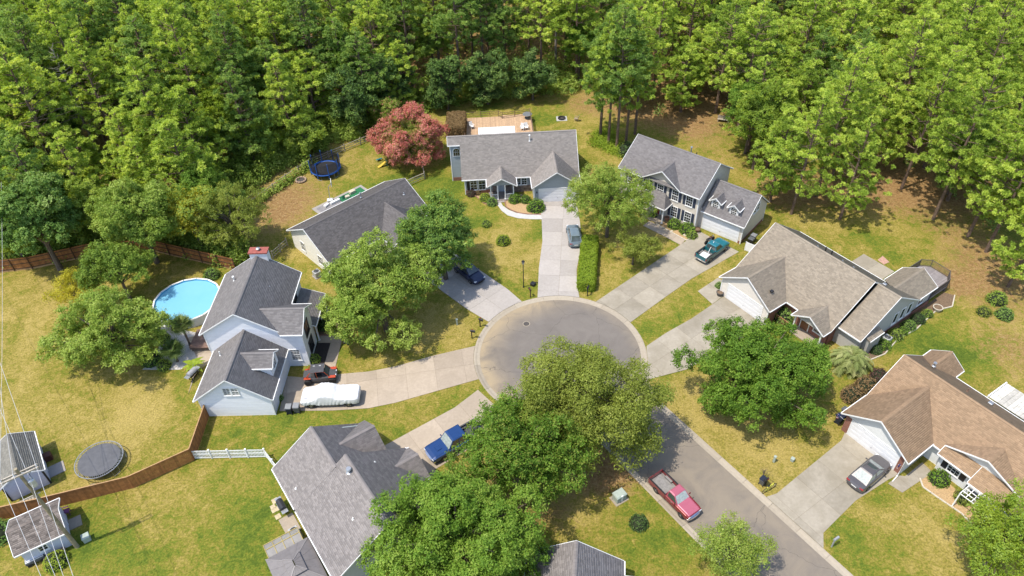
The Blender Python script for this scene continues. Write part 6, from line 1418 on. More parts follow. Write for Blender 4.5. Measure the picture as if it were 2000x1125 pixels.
def vinyl_fence(label, pts, h):
    t = thing('vinyl_fence', label, 'fence', (*pts[0], 0)); o0 = Vector(pts[0])
    for i in range(len(pts)-1):
        a, b = Vector(pts[i])-o0, Vector(pts[i+1])-o0; L_ = (b-a).length; k = max(1, round(L_/1.9)); d = (b-a)/L_
        for j in range(k):
            p, q = a+d*(L_*j/k), a+d*(L_*(j+1)/k); mb = MB()
            for z in (.18, h*.62, h): bar(mb, (p.x, p.y, z), (q.x, q.y, z), .05, .1)
            m = int(L_/k/.13)
            for s in range(1, m): c = p.lerp(q, s/m); mb.cbox((c.x, c.y, h*.55), (.07, .025, h*.9), math.atan2(d.y, d.x))
            mb.build('picket_panel', WHITE, t); ps = MB(); ps.cbox((p.x, p.y, (h+.12)/2), (.13, .13, h+.12), 0, .015); ps.cbox((p.x, p.y, h+.15), (.17, .17, .05), 0, .02); ps.build('post', WHITE, t)
    b = Vector(pts[-1])-o0; ps = MB(); ps.cbox((b.x, b.y, (h+.12)/2), (.13, .13, h+.12), 0, .015); ps.build('post', WHITE, t)
vinyl_fence('white vinyl picket fence between the brown fence and the mid grey roof', [g2(379, 896), g2(521, 893), g2(553, 935)], 1.2)
def rail_fence(label, pts, h=1.15, nr=3, sp=2.6, mat=None):
    m_ = mat or RAILW; t = thing('rail_fence', label, 'fence', (*pts[0], 0)); o0 = Vector(pts[0])
    for i in range(len(pts)-1):
        a, b = Vector(pts[i])-o0, Vector(pts[i+1])-o0; L_ = (b-a).length; k = max(1, round(L_/sp))
        for j in range(k+1 if i == len(pts)-2 else k):
            p = a.lerp(b, j/k); ps = MB(); ps.tube([(p.x, p.y, -.1), (p.x+random.uniform(-.03, .03), p.y, h+.1)], [.09, .075], 7); ps.build('post', m_, t)
        for j in range(k):
            p, q = a.lerp(b, j/k), a.lerp(b, (j+1)/k)
            for r_ in range(nr):
                z = h*(r_+.7)/nr; rb = MB(); rb.tube([(p.x, p.y, z+random.uniform(-.03, .03)), ((p.x+q.x)/2, (p.y+q.y)/2, z+random.uniform(-.03, .03)), (q.x, q.y, z+random.uniform(-.03, .03))], .055, 6); rb.build('rail', m_, t)
rail_fence('split rail fence overgrown along the wood behind the dry lawn', [g2(455, 432), g2(560, 354), g2(610, 322), g2(735, 270)])
rail_fence('short split rail fence at the corner of the cream house by the crape myrtle', [g2(793, 366), g2(830, 350), g2(826, 330)])
rail_fence('short rail fence between the chimney and the cream house', [g2(534, 505), g2(562, 480)], sp=1.6)
# vine on the split rail fence
vine = [(*[c+random.uniform(-.2, .2) for c in Vector(g2(455, 432)).lerp(Vector(g2(612, 322)), i/34)], random.uniform(.3, .6), random.uniform(.7, 1.3)) for i in range(35)]
o = undergrowth('fence_vine', vine, LF['mid'], .26, 14, 6, 51); o['label'] = 'green creeper covering the split rail fence'; o['category'] = 'creeper'

# ------------------------------------------------------------------ utility pole and lines
PB = gp(151, 1068); POLE = M('pole_wood', (.30, .25, .165), .9, .3, 3, bmp=.5); ARM = M('crossarm_wood', (.42, .37, .30), .85, .2, 4)
pole = thing('utility_pole', 'leaning wooden utility pole with two crossarms at the left edge', 'utility pole', (PB.x, PB.y, 0))
mb = MB(); mb.tube([(0, 0, -.3), (-.02, 0, 5.5), (0, 0, 11.5)], [.2, .17, .13], 12); mb.build('shaft', POLE, pole)
A0, A1 = gp(3, 938, 10.9)-PB, gp(67, 909, 10.9)-PB; A0.z = A1.z = 10.9; ad = (A1-A0).normalized(); ac = Vector((0, 0, 10.9)); sd = Vector((-ad.y, ad.x, 0))*.17
for s in (-1, 1):
    mb = MB(); bar(mb, ac-ad*1.35+sd*s, ac+ad*1.35+sd*s, .1, .13); mb.build('crossarm', ARM, pole)
INS = M('insulator', (.5, .5, .5), .3, .1, 5)
ends = [-1.25, -.15, .3, 1.25]
for e in (-1.25, -.35, 1.25):
    p = ac+ad*e; mb = MB(); mb.lathe((p.x, p.y, 10.9), [(.03, 0), (.07, .04), (.05, .1), (.07, .14), (.04, .22)], 10); mb.build('insulator', INS, pole)
tp = ad*.34; mb = MB(); mb.lathe((tp.x, tp.y, 9.0), [(.05, 0), (.24, .02), (.25, .75), (.2, .82), (.05, .86)], 14); tr_ = mb.build('transformer', M('transformer_grey', (.55, .56, .57), .4, .1, 4, metal=.3), pole)
for s in (-1, 1): q = MB(); q.tube([(tp.x+s*.1, tp.y, 9.86), (tp.x+s*.12, tp.y, 10.1)], [.05, .03], 8); q.build('bushing', INS, tr_)
mb = MB(); mb.tube([(tp.x, tp.y, 9.9), (tp.x*.5+.3, tp.y*.5, 10.4), (ad.x*.9, ad.y*.9, 10.8)], .015, 5); mb.tube([(.15, .1, 9.2), (.5, .2, 9.7), (.3, .4, 10.2)], .015, 5); mb.build('jumper_lead', BLK, pole)
mb = MB(); bar(mb, (-ad*.9).to_2d().to_3d()+Vector((0, 0, 8.1)), (ad*.35).to_2d().to_3d()+Vector((0, 0, 8.1)), .08, .1); mb.build('lower_arm', ARM, pole)
WIRE = M('line_aluminium', (.62, .62, .62), .45, .05, 4, metal=.3)
def line(label, e, z, u1v1, u0v0):
    p = PB+ad*e; p.z = z; a = gp(*u1v1, z-.1); b = gp(*u0v0, z-.1); a = p+(a-p)*6; b = p+(b-p)*8; pts = []
    for k in range(17): t = k/16; q = p.lerp(a, t); q.z -= 1.0*4*t*(1-t)*.35; pts.append(q)
    pts2 = []
    for k in range(17): t = k/16; q = p.lerp(b, t); q.z -= 1.0*4*t*(1-t)*.35; pts2.append(q)
    mb = MB(); mb.tube(list(reversed(pts2))[:-1]+pts, .015, 5); tag(mb.build('power_line', WIRE), label, 'power line', 'power lines over the sheds')
line('leftmost overhead line crossing the sheds', -1.25, 11.12, (78, 1124), (0, 830)); line('second overhead line from the left over the sheds', -.35, 11.12, (106, 1124), (1, 775)); line('overhead line leaving the transformer, third from the left', .3, 9.6, (122, 1124), (21, 850)); line('rightmost overhead line crossing the sheds', 1.25, 11.12, (141, 1124), (7, 731))

# ------------------------------------------------------------------ trampolines, pool, garden things
def trampoline(label, c, r, h, frame, padm, matm, net=False, legs=6, netm=None):
    t = thing('trampoline', label, 'trampoline', (c[0], c[1], 0)); n = 48
    def ring(rr, tr, z, name, m):
        mb = MB(); rings = []
        for k in range(n+1):
            a = 2*math.pi*k/n; rings.append([((rr+tr*math.cos(b))*math.cos(a), (rr+tr*math.cos(b))*math.sin(a), z+tr*math.sin(b)) for b in (0, 1.05, 2.09, 3.14, 4.19, 5.24)])
        mb.loft(rings, False); return mb.build(name, m, t)
    ring(r, .04, h, 'frame_ring', frame)
    mb = MB(); mb.disc((0, 0), r*.88, h-.01, h, n); mb.build('jump_mat', matm, t)
    sp = MB()
    for k in range(72):
        a = 2*math.pi*k/72; sp.tube([(r*.88*math.cos(a), r*.88*math.sin(a), h), ((r-.03)*math.cos(a), (r-.03)*math.sin(a), h)], .018, 4)
    stuff(sp.build('springs', METAL, t))
    if padm:
        mb = MB(); rings = [[(rr*math.cos(2*math.pi*k/n), rr*math.sin(2*math.pi*k/n), z) for k in range(n)] for rr, z in ((r*.87, h+.02), (r*.9, h+.05), (r+.08, h+.05), (r+.1, h+.01), (r+.02, h-.06))]; mb.loft(rings, False); mb.build('spring_pad', padm, t)
    for k in range(legs):
        a = 2*math.pi*(k+.5)/legs; da = .16; mb = MB(); mb.tube([(r*math.cos(a-da), r*math.sin(a-da), h), (r*math.cos(a-da), r*math.sin(a-da), .04), (r*math.cos(a+da), r*math.sin(a+da), .04), (r*math.cos(a+da), r*math.sin(a+da), h)], .025, 6); mb.build('leg', frame, t)
    if net:
        for k in range(8):
            a = 2*math.pi*(k+.5)/8; mb = MB(); mb.tube([((r+.06)*math.cos(a), (r+.06)*math.sin(a), .3), ((r+.06)*math.cos(a), (r+.06)*math.sin(a), h+1.8)], .065, 7); mb.build('net_pole', padm, t)
        mb = MB()
        for k in range(96):
            a = 2*math.pi*k/96; mb.tube([(r*.97*math.cos(a), r*.97*math.sin(a), h), (r*.97*math.cos(a), r*.97*math.sin(a), h+1.65)], .022, 3)
        for j in range(13):
            z = h+1.65*(j+.5)/13; mb.tube([(r*.97*math.cos(2*math.pi*k/40), r*.97*math.sin(2*math.pi*k/40), z) for k in range(41)], .02, 3, False)
        stuff(mb.build('safety_net', netm, t))
    return t
MATG = M('trampoline_mat', (.095, .095, .10), .55, .15, 2)
trampoline('big black trampoline without net beside the brown fence', (-39.7, 42.95), 2.15, .9, METAL, None, MATG, False, 6)
PADB = M('pad_blue', (.02, .09, .34), .5, .15, 4)
trampoline('blue trampoline with safety net on the dry lawn by the wood', g2(638, 338), 2.1, .85, METAL, PADB, M('trampoline_mat_black', (.02, .02, .022), .6), True, 5, M('net_black', (.02, .02, .025), .8))

pool = thing('round_pool', 'round above ground swimming pool with blue water behind the white house', 'swimming pool', (-38.0, 65.0, 0))
pr = 3.75; n = 44
mb = MB(); rings = [[(rr*math.cos(2*math.pi*k/n), rr*math.sin(2*math.pi*k/n), z) for k in range(n)] for rr, z in ((pr, 0), (pr, 1.25))]; mb.loft(rings, False); mb.build('pool_wall', M('pool_wall', (.62, .63, .62), .6, .08, 2), pool)
LIN = M('pool_liner', (.12, .46, .68), .5, .08, 1.2)
mb = MB(); mb.loft([[(pr*.985*math.cos(2*math.pi*k/n), pr*.985*math.sin(2*math.pi*k/n), z) for k in range(n)] for z in (1.25, .08)], False); mb.disc((0, 0), pr*.985, .04, .08, n); mb.build('liner', LIN, pool)
def water():
    m, nt, b, oc = base_mat('pool_water'); b.inputs['Base Color'].default_value = (.42, .80, .92, 1); b.inputs['Roughness'].default_value = .04; b.inputs['Transmission Weight'].default_value = .25; b.inputs['IOR'].default_value = 1.33
    bump(nt, b, noise(nt, oc, 2.2, 3), .12, .05); nt.links.new(ramp(nt, noise(nt, oc, .5, 3), [(.3, (.225, .575, .80)), (.7, (.255, .61, .82))]), b.inputs['Base Color']); return m
mb = MB(); mb.disc((0, 0), pr*.98, .98, 1.04, n); mb.build('water', water(), pool)
mb = MB()
for k in range(16):
    a0, a1 = 2*math.pi*k/16+.01, 2*math.pi*(k+1)/16-.01; q = MB()
    q.loft([[(rr*math.cos(a), rr*math.sin(a), z) for rr, z in ((pr-.05, 1.22), (pr+.16, 1.22), (pr+.15, 1.28), (pr-.04, 1.28))] for a in (a0, a1)]); q.build('rim_segment', M('pool_rim', (.72, .71, .68), .5, .06, 3), pool)
ld = thing('pool_ladder', 'white step ladder over the left rim of the pool', 'ladder', (-39.6, 61.7, 0), R(65))
for s in (-.3, .3): mb = MB(); mb.tube([(-.6, s, 0), (-.1, s, 1.3), (-.05, s, 1.8), (.2, s, 1.8), (.28, s, 1.1)], .035, 7); mb.build('side_rail', WHITE, ld)
for z in (.3, .6, .9, 1.2): mb = MB(); mb.cbox((-.6+z*.38, 0, z), (.2, .6, .04)); mb.build('step', WHITE, ld)
dk = thing('pool_deck', 'small brown timber deck between the pool and the white house', 'deck', (*g2(405, 668), 0), R(-1))
for i in range(14): mb = MB(); mb.tone = random.random(); mb.box(-1.4, 1.4, -1.5+i*.21, -1.5+i*.21+.195, .62, .66); mb.build('deck_board', M('deck_redbrown', (.20, .125, .095), .8, .2, 4, tone=.3), dk)
mb = MB(); mb.box(-1.35, 1.35, -1.45, 1.4, .3, .615); mb.build('frame', M('deck_skirt', (.12, .085, .07), .85), dk)
for x in (-1.2, 1.2):
    for y in (-1.3, 1.3): mb = MB(); mb.box(x-.06, x+.06, y-.06, y+.06, 0, .3); mb.build('leg', DARKP, dk)

# grey house deck and awning
TIM = M('deck_timber', (.46, .31, .19), .8, .15, 4, tone=.25); TIMD = M('deck_rail_brown', (.15, .10, .065), .85, .2, 4)
dk = thing('timber_deck', 'sandy timber deck with dark rail behind the grey house', 'deck', (3.2, 83.98, 0), R(2))
for i in range(70):
    x = -9.0+i*.15; y1 = 23.6 if x < -3 else 23.9
    mb = MB(); mb.tone = random.random(); mb.box(x, x+.138, 12.0, y1, .58, .62); mb.build('deck_board', TIM, dk)
mb = MB(); mb.box(-9.0, 1.48, 12.0, 23.5, .3, .578); mb.build('frame', TIMD, dk)
for x in (-8.8, -5.5, -2.2, 1.2):
    for y in (12.4, 18, 23.3): mb = MB(); mb.box(x-.07, x+.07, y-.07, y+.07, 0, .3); mb.build('post', TIMD, dk)
railing(dk, [(-9, 14), (-9, 23.55), (-6.4, 23.55), (-3.6, 23.55), (-3.0, 22.8), (-1, 23.2), (1.45, 23.7), (1.5, 18), (1.5, 13)], .62, 1.0, TIMD, 1.4, rails=(.35, .68, 1.0), bal=.05)
aw = thing('patio_awning', 'white flat awning over the timber deck behind the grey house', 'awning', (3.2, 83.98, 0), R(2))
mb = MB(); mb.slab([(-6.9, 14.3, 2.75), (-1.4, 14.3, 2.75), (-1.4, 16.0, 3.0), (-6.9, 16.0, 3.0)], .1); mb.build('canopy', M('awning_white', (.62, .62, .60), .5, .05, 2), aw)
for k in range(14): mb = MB(); x = -6.85+k*.41; mb.slab([(x, 14.3, 2.77), (x+.05, 14.3, 2.77), (x+.05, 16.0, 3.02), (x, 16, 3.02)], .03); mb.build('rib', WHITE, aw)
for x in (-6.7, -4.2, -1.6):
    for y, z in ((14.5, 2.7), (15.8, 2.9)): mb = MB(); mb.box(x-.05, x+.05, y-.05, y+.05, .62, z); mb.build('post', WHITE, aw)
def chair(label, p, rz, mat, z=0., name='garden_chair'):
    t = thing(name, label, 'chair', (p[0], p[1], z), R(rz)); mb = MB(); mb.cbox((0, 0, .42), (.52, .54, .06), 0, .015); mb.build('seat', mat, t); mb = MB(); mb.slab([(-.3, -.27, .42), (-.3, .27, .42), (-.44, .27, 1.0), (-.44, -.27, 1.0)], .05); mb.build('backrest', mat, t)
    for x in (-.22, .22):
        for y in (-.23, .23): mb = MB(); mb.box(x-.025, x+.025, y-.025, y+.025, 0, .4); mb.build('leg', mat, t)
    for y in (-.29, .29): mb = MB(); mb.box(-.3, .26, y-.04, y+.04, .62, .66); mb.build('armrest', mat, t)
    return t
PLW = M('plastic_white', (.72, .72, .70), .5, .06, 4)
chair('white chair at the left side of the timber deck', gp(922, 251, .62)[:2], -60, PLW, .62); chair('white chair on the deck right of the awning, left one', gp(1020, 254, .62)[:2], -100, PLW, .62); chair('white chair on the deck right of the awning, right one', gp(1028, 253, .62)[:2], -80, PLW, .62)
chair('wooden chair on the lawn beside the fire pit', g2(1125, 236), 160, M('chair_wood', (.36, .28, .2), .8, .2, 4)); chair('purple garden chair beside the streaked shed', g2(133, 1003), 20, M('plastic_purple', (.13, .035, .12), .5, .1, 4))
st = thing('spa_cover', 'small round table with grey cover at the far corner of the deck', 'table', (*gp(1030, 231, .62)[:2], .62)); mb = MB(); mb.disc((0, 0), .75, .7, .76, 20); mb.build('table_top', METAL, st); mb = MB(); mb.tube([(0, 0, 0), (0, 0, .7)], .06, 8); mb.disc((0, 0), .4, 0, .05, 16); mb.build('pedestal', METAL, st)
def fire_pit(label, p, r, base=False, nst=11):
    t = thing('fire_pit', label, 'fire pit', (p[0], p[1], 0)); STN = M('pit_stone', (.33, .24, .17), .9, .3, 5)
    if base: mb = MB(); mb.box(-.85, .85, -.75, .75, 0, .05); mb.build('base_slab', CONC_WALK, t)
    for k in range(nst):
        a = 2*math.pi*k/nst; mb = MB(); mb.cbox((r*math.cos(a), r*math.sin(a), .16), (.24, 2*math.pi*r/nst-.03, .24), a, .04); mb.build('stone', STN if not base else BLK, t)
    mb = MB(); mb.disc((0, 0), r-.05, .03, .06, 16); mb.build('ash', M('ash', (.07, .06, .055), .95, .4, 8), t)
fire_pit('ring of stones round a fire pit on the dry lawn', g2(588, 353), .7); fire_pit('black fire bowl on a white slab behind the grey house', g2(1097, 232), .5, True)
# sports court pad behind the cream house
cp = thing('court_pad', 'green and grey sports pad with white border behind the cream house', 'sports pad', (BO.x, BO.y, 0), R(42.5))
mb = MB(); mb.box(6.4, 14.6, .6, 5.3, 0, .03); mb.build('border', CONC_PALE, cp); mb = MB(); mb.box(10.3, 14.2, .9, 4.9, .03, .036); mb.build('green_half', M('court_green', (.02, .14, .055), .7, .15, 3), cp); mb = MB(); mb.box(6.8, 10.28, .9, 4.9, .03, .036); mb.build('grey_half', M('court_grey', (.22, .21, .21), .8, .2, 3), cp)
bh = thing('basketball_hoop', 'portable basketball hoop beside the green sports pad', 'basketball hoop', (*g2(645, 392), .04), R(10)); mb = MB(); mb.cbox((0, 0, .12), (.8, .6, .22), 0, .05); mb.build('base', PLW, bh); mb = MB(); mb.tube([(0, 0, .2), (.15, 0, 2.2), (.6, 0, 2.7)], .05, 8); mb.build('pole', METAL, bh); mb = MB(); mb.cbox((.65, 0, 2.85), (.05, 1.1, .75)); mb.build('backboard', PLW, bh); mb = MB(); mb.tube([(.9+.23*math.cos(2*math.pi*k/14), .23*math.sin(2*math.pi*k/14), 2.6) for k in range(15)], .012, 4, False); mb.build('rim', M('hoop_orange', (.5, .12, .02), .5), bh)
def crate(label, p, z, size, rz, mat): t = tag(MB().cbox((0, 0, size[2]/2), size, 0, .03).build('storage_box', mat, loc=(p[0], p[1], z), rz=R(rz)), label, 'box'); return t
STON = M('pale_stone', (.52, .46, .36), .9, .2, 4)
crate('pale planter box at the middle of the green pad', g2(688, 377), .036, (.9, .6, .4), 42, STON); crate('second smaller planter box on the green pad', g2(679, 386), .036, (.6, .5, .3), 30, STON); crate('white cushion block on the grey half of the pad', g2(638, 403), .036, (.8, .4, .3), 60, PLW); crate('long white bench block on the grey half of the pad', g2(655, 396), .036, (1.5, .4, .35), 42, PLW)
# toddler slide
sl_ = thing('toy_slide', 'yellow toddler slide under the pink crape myrtle', 'slide', (*g2(748, 325), 0), R(28)); mb = MB(); mb.loft([[(x, -.22, z), (x, .22, z), (x, .22, z+.1), (x, -.22, z+.1)] for x, z in ((-.75, .03), (-.4, .1), (.3, .5), (.6, .6))]); mb.build('chute', M('plastic_yellow', (.62, .42, .06), .45, .08, 4), sl_); mb = MB(); mb.box(.6, .66, -.25, .25, 0, .85); mb.build('ladder', M('plastic_teal', (.02, .16, .18), .45), sl_)
ts = thing('toy_seesaw', 'teal toy rocker beside the yellow slide', 'toy', (*g2(741, 314), 0), R(30)); mb = MB(); mb.cbox((0, 0, .3), (1.0, .28, .12), 0, .05); mb.build('rocker', M('plastic_teal', (.02, .16, .18), .45), ts); mb = MB(); mb.cbox((0, 0, .12), (.4, .3, .24), 0, .05); mb.build('base', BLK, ts)
bn = thing('swing_bench', 'wooden bench in the shade of the right wood', 'bench', (*g2(1412, 238), 0), R(-20)); mb = MB(); mb.box(-.9, .9, -.25, .25, .42, .47); mb.build('seat', RAILW, bn); mb = MB(); mb.box(-.9, .9, .22, .28, .5, .95); mb.build('backrest', RAILW, bn)
for x in (-.8, .8): mb = MB(); mb.box(x-.05, x+.05, -.25, .28, 0, .42); mb.build('leg', RAILW, bn)
# ------------------------------------------------------------------ street and yard furniture
def mailbox(label, p, rz, mat, h=1.1, postm=None, tilt=0):
    t = thing('mailbox', label, 'mailbox', (p[0], p[1], 0), R(rz)); mb = MB(); mb.box(-.05, .05, -.05, .05, -.1, h-.02); mb.box(-.05, .4, -.04, .04, h-.12, h-.03); mb.build('post', postm or mat, t)
    mb = MB(); rings = []
    for x in (-.12, .42): rings.append([(x, -.1, h), (x, .1, h), (x, .1, h+.12)]+[(x, .1*math.cos(a), h+.12+.1*math.sin(a)) for a in (.6, 1.2, 1.9, 2.5)]+[(x, -.1, h+.12)])
    mb.loft(rings); mb.build('box', mat, t); mb = MB(); mb.box(.0, .12, .105, .115, h+.1, h+.26); mb.build('flag', M('flag_red', (.4, .03, .03), .5), t)
    return t
IRONB = M('black_iron', (.018, .018, .02), .5, .2, 6)
mailbox('black mailbox on the kerb between the shaded drive and the pale drive', g2(1036, 581), 110, M('mailbox_brown', (.06, .035, .025), .5, .2, 5)); mailbox('dark mailbox on the kerb below the clipped hedge', g2(1147, 578), 70, IRONB); mailbox('black mailbox with a fringe of plants at the corner of the shaded drive', g2(938, 638), -30, IRONB); mailbox('black mailbox on a slim post above the tan drive', g2(922, 661), -15, IRONB); mailbox('grey mailbox tilted on the kerb beside the wide drive', g2(1624, 1068), 30, M('mailbox_grey', (.3, .31, .32), .45, .15, 5)); mailbox('black mailbox behind the bicycle on the kerb', g2(1494, 950), 210, IRONB)
lp = thing('lamp_post', 'black garden lamp post on the yellow front lawn', 'lamp post', (*g2(1022.7, 561), 0)); mb = MB(); mb.lathe((0, 0, 0), [(.11, 0), (.11, .1), (.055, .2), (.045, 3.5), (.07, 3.55)], 10); mb.build('post', IRONB, lp); mb = MB(); mb.lathe((0, 0, 3.55), [(.09, 0), (.17, .4), (.16, .42)], 6); ln = mb.build('lantern', M('lantern_glass', (.35, .35, .33), .15, .2, 5, spec=.8), lp); mb = MB(); mb.lathe((0, 0, 3.97), [(.22, 0), (.12, .12), (.02, .2)], 6); mb.build('lantern_cap', IRONB, ln)
for k in range(6): a = math.pi*k/3; mb = MB(); mb.tube([(.092*math.cos(a), .092*math.sin(a), 3.55), (.172*math.cos(a), .172*math.sin(a), 3.96)], .012, 4); mb.build('glazing_bar', IRONB, ln)
def pedestal(label, p, h=.75, mat=None, w=.2): t = thing('utility_pedestal', label, 'utility box', (p[0], p[1], 0), random.uniform(0, 1)); mb = MB(); mb.cbox((0, 0, h/2), (w, w, h), 0, .02); mb.build('cabinet', mat or METAL, t); mb = MB(); mb.cbox((0, 0, h+.04), (w+.05, w+.05, .09), 0, .03); mb.build('cap', mat or METAL, t)
CABG = M('cabinet_pale_green', (.34, .39, .34), .6, .1, 4, spec=.25)
pedestal('white utility pedestal right of the clipped hedge', g2(1158.5, 556), .9, PLW); pedestal('small utility pedestal under the large tree near the turning circle', g2(893, 634), .8, CABG); pedestal('pale utility pedestal on the dry verge below the maple, left one', g2(1511, 902), .8, CABG); pedestal('low utility box on the dry verge below the maple, right one', g2(1547, 900), .35, CABG, .3); pedestal('low box beside the lamp post', g2(1041, 557), .3, IRONB, .5); pedestal('grey meter box beside the utility pole', g2(171, 1054), .55, CABG, .6)
tb = thing('transformer_box', 'pale green transformer cabinet on the verge near the red pickup', 'transformer', (*g2(1209, 974), 0), R(30)); mb = MB(); mb.cbox((0, 0, .42), (1.05, .75, .8), 0, .05); mb.build('cabinet', CABG, tb); mb = MB(); mb.loft([[(-.56, -.42, .82), (.56, -.42, .82), (.56, .42, .82), (-.56, .42, .82)], [(-.5, -.3, .92), (.5, -.3, .92), (.5, .36, .92), (-.5, .36, .92)]]); mb.build('lid', CABG, tb); mb = MB(); mb.box(-.7, .7, -.55, .55, 0, .05); mb.build('base_pad', CONC_KERB, tb)
tp_ = thing('utility_pedestal', 'white marker post leaning on the pale transformer cabinet', 'utility box', (*g2(1214, 979), 0), .4); mb = MB(); mb.cbox((0, 0, .45), (.22, .16, .9), 0, .03); mb.build('cabinet', PLW, tp_)
def bin_(label, p, rz, bodym, lidm, s=1., tip=False):
    t = thing('wheelie_bin', label, 'bin', (p[0], p[1], 0), R(rz)); t.scale = (s,)*3; mb = MB(); mb.loft([[(-.22, -.24, .06), (.22, -.24, .06), (.22, .24, .06), (-.22, .24, .06)], [(-.3, -.3, .98), (.32, -.3, .98), (.32, .3, .98), (-.3, .3, .98)]]); mb.build('body', bodym, t); mb = MB(); mb.loft([[(-.36, -.33, .98), (.36, -.33, .98), (.36, .33, .98), (-.36, .33, .98)], [(-.34, -.3, 1.05), (.3, -.28, 1.08), (.3, .28, 1.08), (-.34, .3, 1.05)]]); mb.build('lid', lidm, t)
    mb = MB(); mb.tube([(-.4, -.25, .95), (-.4, .25, .95)], .025, 6); mb.build('handle', bodym, t)
    for y in (-.25, .25): mb = MB(); mb.loft([[(-.22+.12*math.cos(2*math.pi*k/12), y+o, .12+.12*math.sin(2*math.pi*k/12)) for k in range(12)] for o in (-.03, .03)]); mb.build('wheel', TYRE, t)
BINB = M('bin_navy', (.015, .02, .04), .5, .15, 4); BING = M('bin_grey', (.10, .105, .11), .5, .15, 4); BINL = M('bin_lid_grey', (.22, .225, .23), .5, .12, 4)
bin_('grey lidded bin at the white house garage, left one', g2(567, 806), 90, BINB, BINL); bin_('grey lidded bin at the white house garage, right one', g2(582, 804), 90, BING, BINL); bin_('dark bin at the garage corner of the brown roof house, upper one', g2(1648, 813), -57, BING, BING); bin_('navy bin at the garage corner of the brown roof house, lower one', g2(1637, 826), -57, BINB, BINB, 1.05)
bin_('black bin beside the beige garage wing, nearer one', g2(1465, 478), -41, BLK, BING); bin_('black bin beside the beige garage wing, further one', g2(1470, 471), -41, BLK, BINL); bin_('dark bin beside the bicycle at the kerb', g2(1488, 945), 40, BING, BINB, .85)
wp = thing('screen_panel', 'white lattice screen hiding the bins beside the beige garage', 'screen', (*g2(1455, 489), 0), R(-41)); mb = MB(); mb.box(-.05, 1.1, -.03, .03, .05, 1.3); mb.build('panel', WHITE, wp)
for x in (-.05, 1.05): mb = MB(); mb.box(x-.04, x+.04, -.05, .05, 0, 1.35); mb.build('post', WHITE, wp)
def ac_unit(label, p, rz=0, z=0):
    t = thing('air_conditioner', label, 'air conditioner', (p[0], p[1], z), R(rz)); mb = MB(); mb.cbox((0, 0, .05), (1.0, 1.0, .1)); mb.build('base_pad', CONC_PALE, t); mb = MB(); mb.cbox((0, 0, .48), (.8, .8, .75), 0, .04); mb.build('cabinet', M('ac_grey', (.38, .385, .38), .5, .1, 5), t); mb = MB(); mb.disc((0, 0), .33, .856, .87, 20); fn = mb.build('fan_grille', BLK, t)
    for r_ in (.1, .2, .3): mb = MB(); mb.tube([(r_*math.cos(2*math.pi*k/18), r_*math.sin(2*math.pi*k/18), .885) for k in range(19)], .01, 4, False); mb.build('ring', METAL, fn)
ac_unit('air conditioner beside the cream house under the leafy tree', bl(-.9, -7.6), 42); ac_unit('round topped air conditioner at the back of the mid grey roof house', dl(5.0, -.75), -56); ac_unit('air conditioner in the bed along the tan roof house', fl(9.2, 8.6), -56)
def grill(label, p, rz, mat):
    t = thing('barbecue', label, 'barbecue', (p[0], p[1], .04), R(rz)); mb = MB(); mb.loft([[(-.55, .3*math.cos(a), .85+.32*math.sin(a)) for a in np.linspace(0, math.pi, 9)], [(.55, .3*math.cos(a), .85+.32*math.sin(a)) for a in np.linspace(0, math.pi, 9)]]); mb.build('lid', mat, t); mb = MB(); mb.box(-.55, .55, -.3, .3, .6, .85); mb.build('firebox', BLK, t); 
    for x in (-.76, .76): mb = MB(); mb.box(x-.19, x+.19, -.28, .28, .8, .84); mb.build('side_shelf', METAL, t)
    for x in (-.45, .45):
        for y in (-.22, .22): mb = MB(); mb.box(x-.03, x+.03, y-.03, y+.03, 0, .6); mb.build('leg', BLK, t)
    mb = MB(); mb.tube([(-.4, -.33, .92), (.4, -.33, .92)], .02, 6); mb.build('handle', CHROME, t)
grill('covered grey barbecue at the back corner of the white house', g2(380, 738), 65, M('cover_grey', (.30, .30, .31), .7, .15, 4)); grill('black barbecue on the stepping stones behind the mid grey roof house', dl(2.0, -.65), -56, M('grill_black', (.03, .03, .033), .35, .15, 5))
mc = thing('motorbike', 'small dark motorbike beside the teal pickup', 'motorbike', (*g2(1385, 474), .04), R(35))
for x in (-.6, .6):
    mb = MB(); mb.loft([[(x+rr*math.cos(2*math.pi*k/16), o, .31+rr*math.sin(2*math.pi*k/16)) for k in range(16)] for rr, o in ((.2, -.05), (.31, -.05), (.31, .05), (.2, .05))]); mb.build('wheel', TYRE, mc)
mb = MB(); mb.cbox((0, 0, .45), (.5, .24, .34), 0, .05); mb.build('engine', METAL, mc); mb = MB(); mb.cbox((.15, 0, .78), (.5, .28, .22), 0, .08); mb.build('tank', M('tank_brown', (.10, .04, .03), .3, .1, 4, coat=.6), mc); mb = MB(); mb.cbox((-.35, 0, .74), (.6, .26, .1), 0, .04); mb.build('seat', BLK, mc); mb = MB(); mb.tube([(.62, 0, .31), (.42, 0, .95)], .035, 6); mb.tube([(.42, -.34, 1.0), (.42, .34, 1.0)], .02, 6); mb.build('fork', CHROME, mc); mb = MB(); mb.cbox((.55, 0, .85), (.14, .16, .16), 0, .05); mb.build('headlight', LAMP, mc)
bk = thing('bicycle', 'bright yellow bicycle leaning by the kerb bin', 'bicycle', (*g2(1501, 958), 0), R(28)); YEL = M('frame_yellow', (.62, .62, .08), .4, .05, 5)
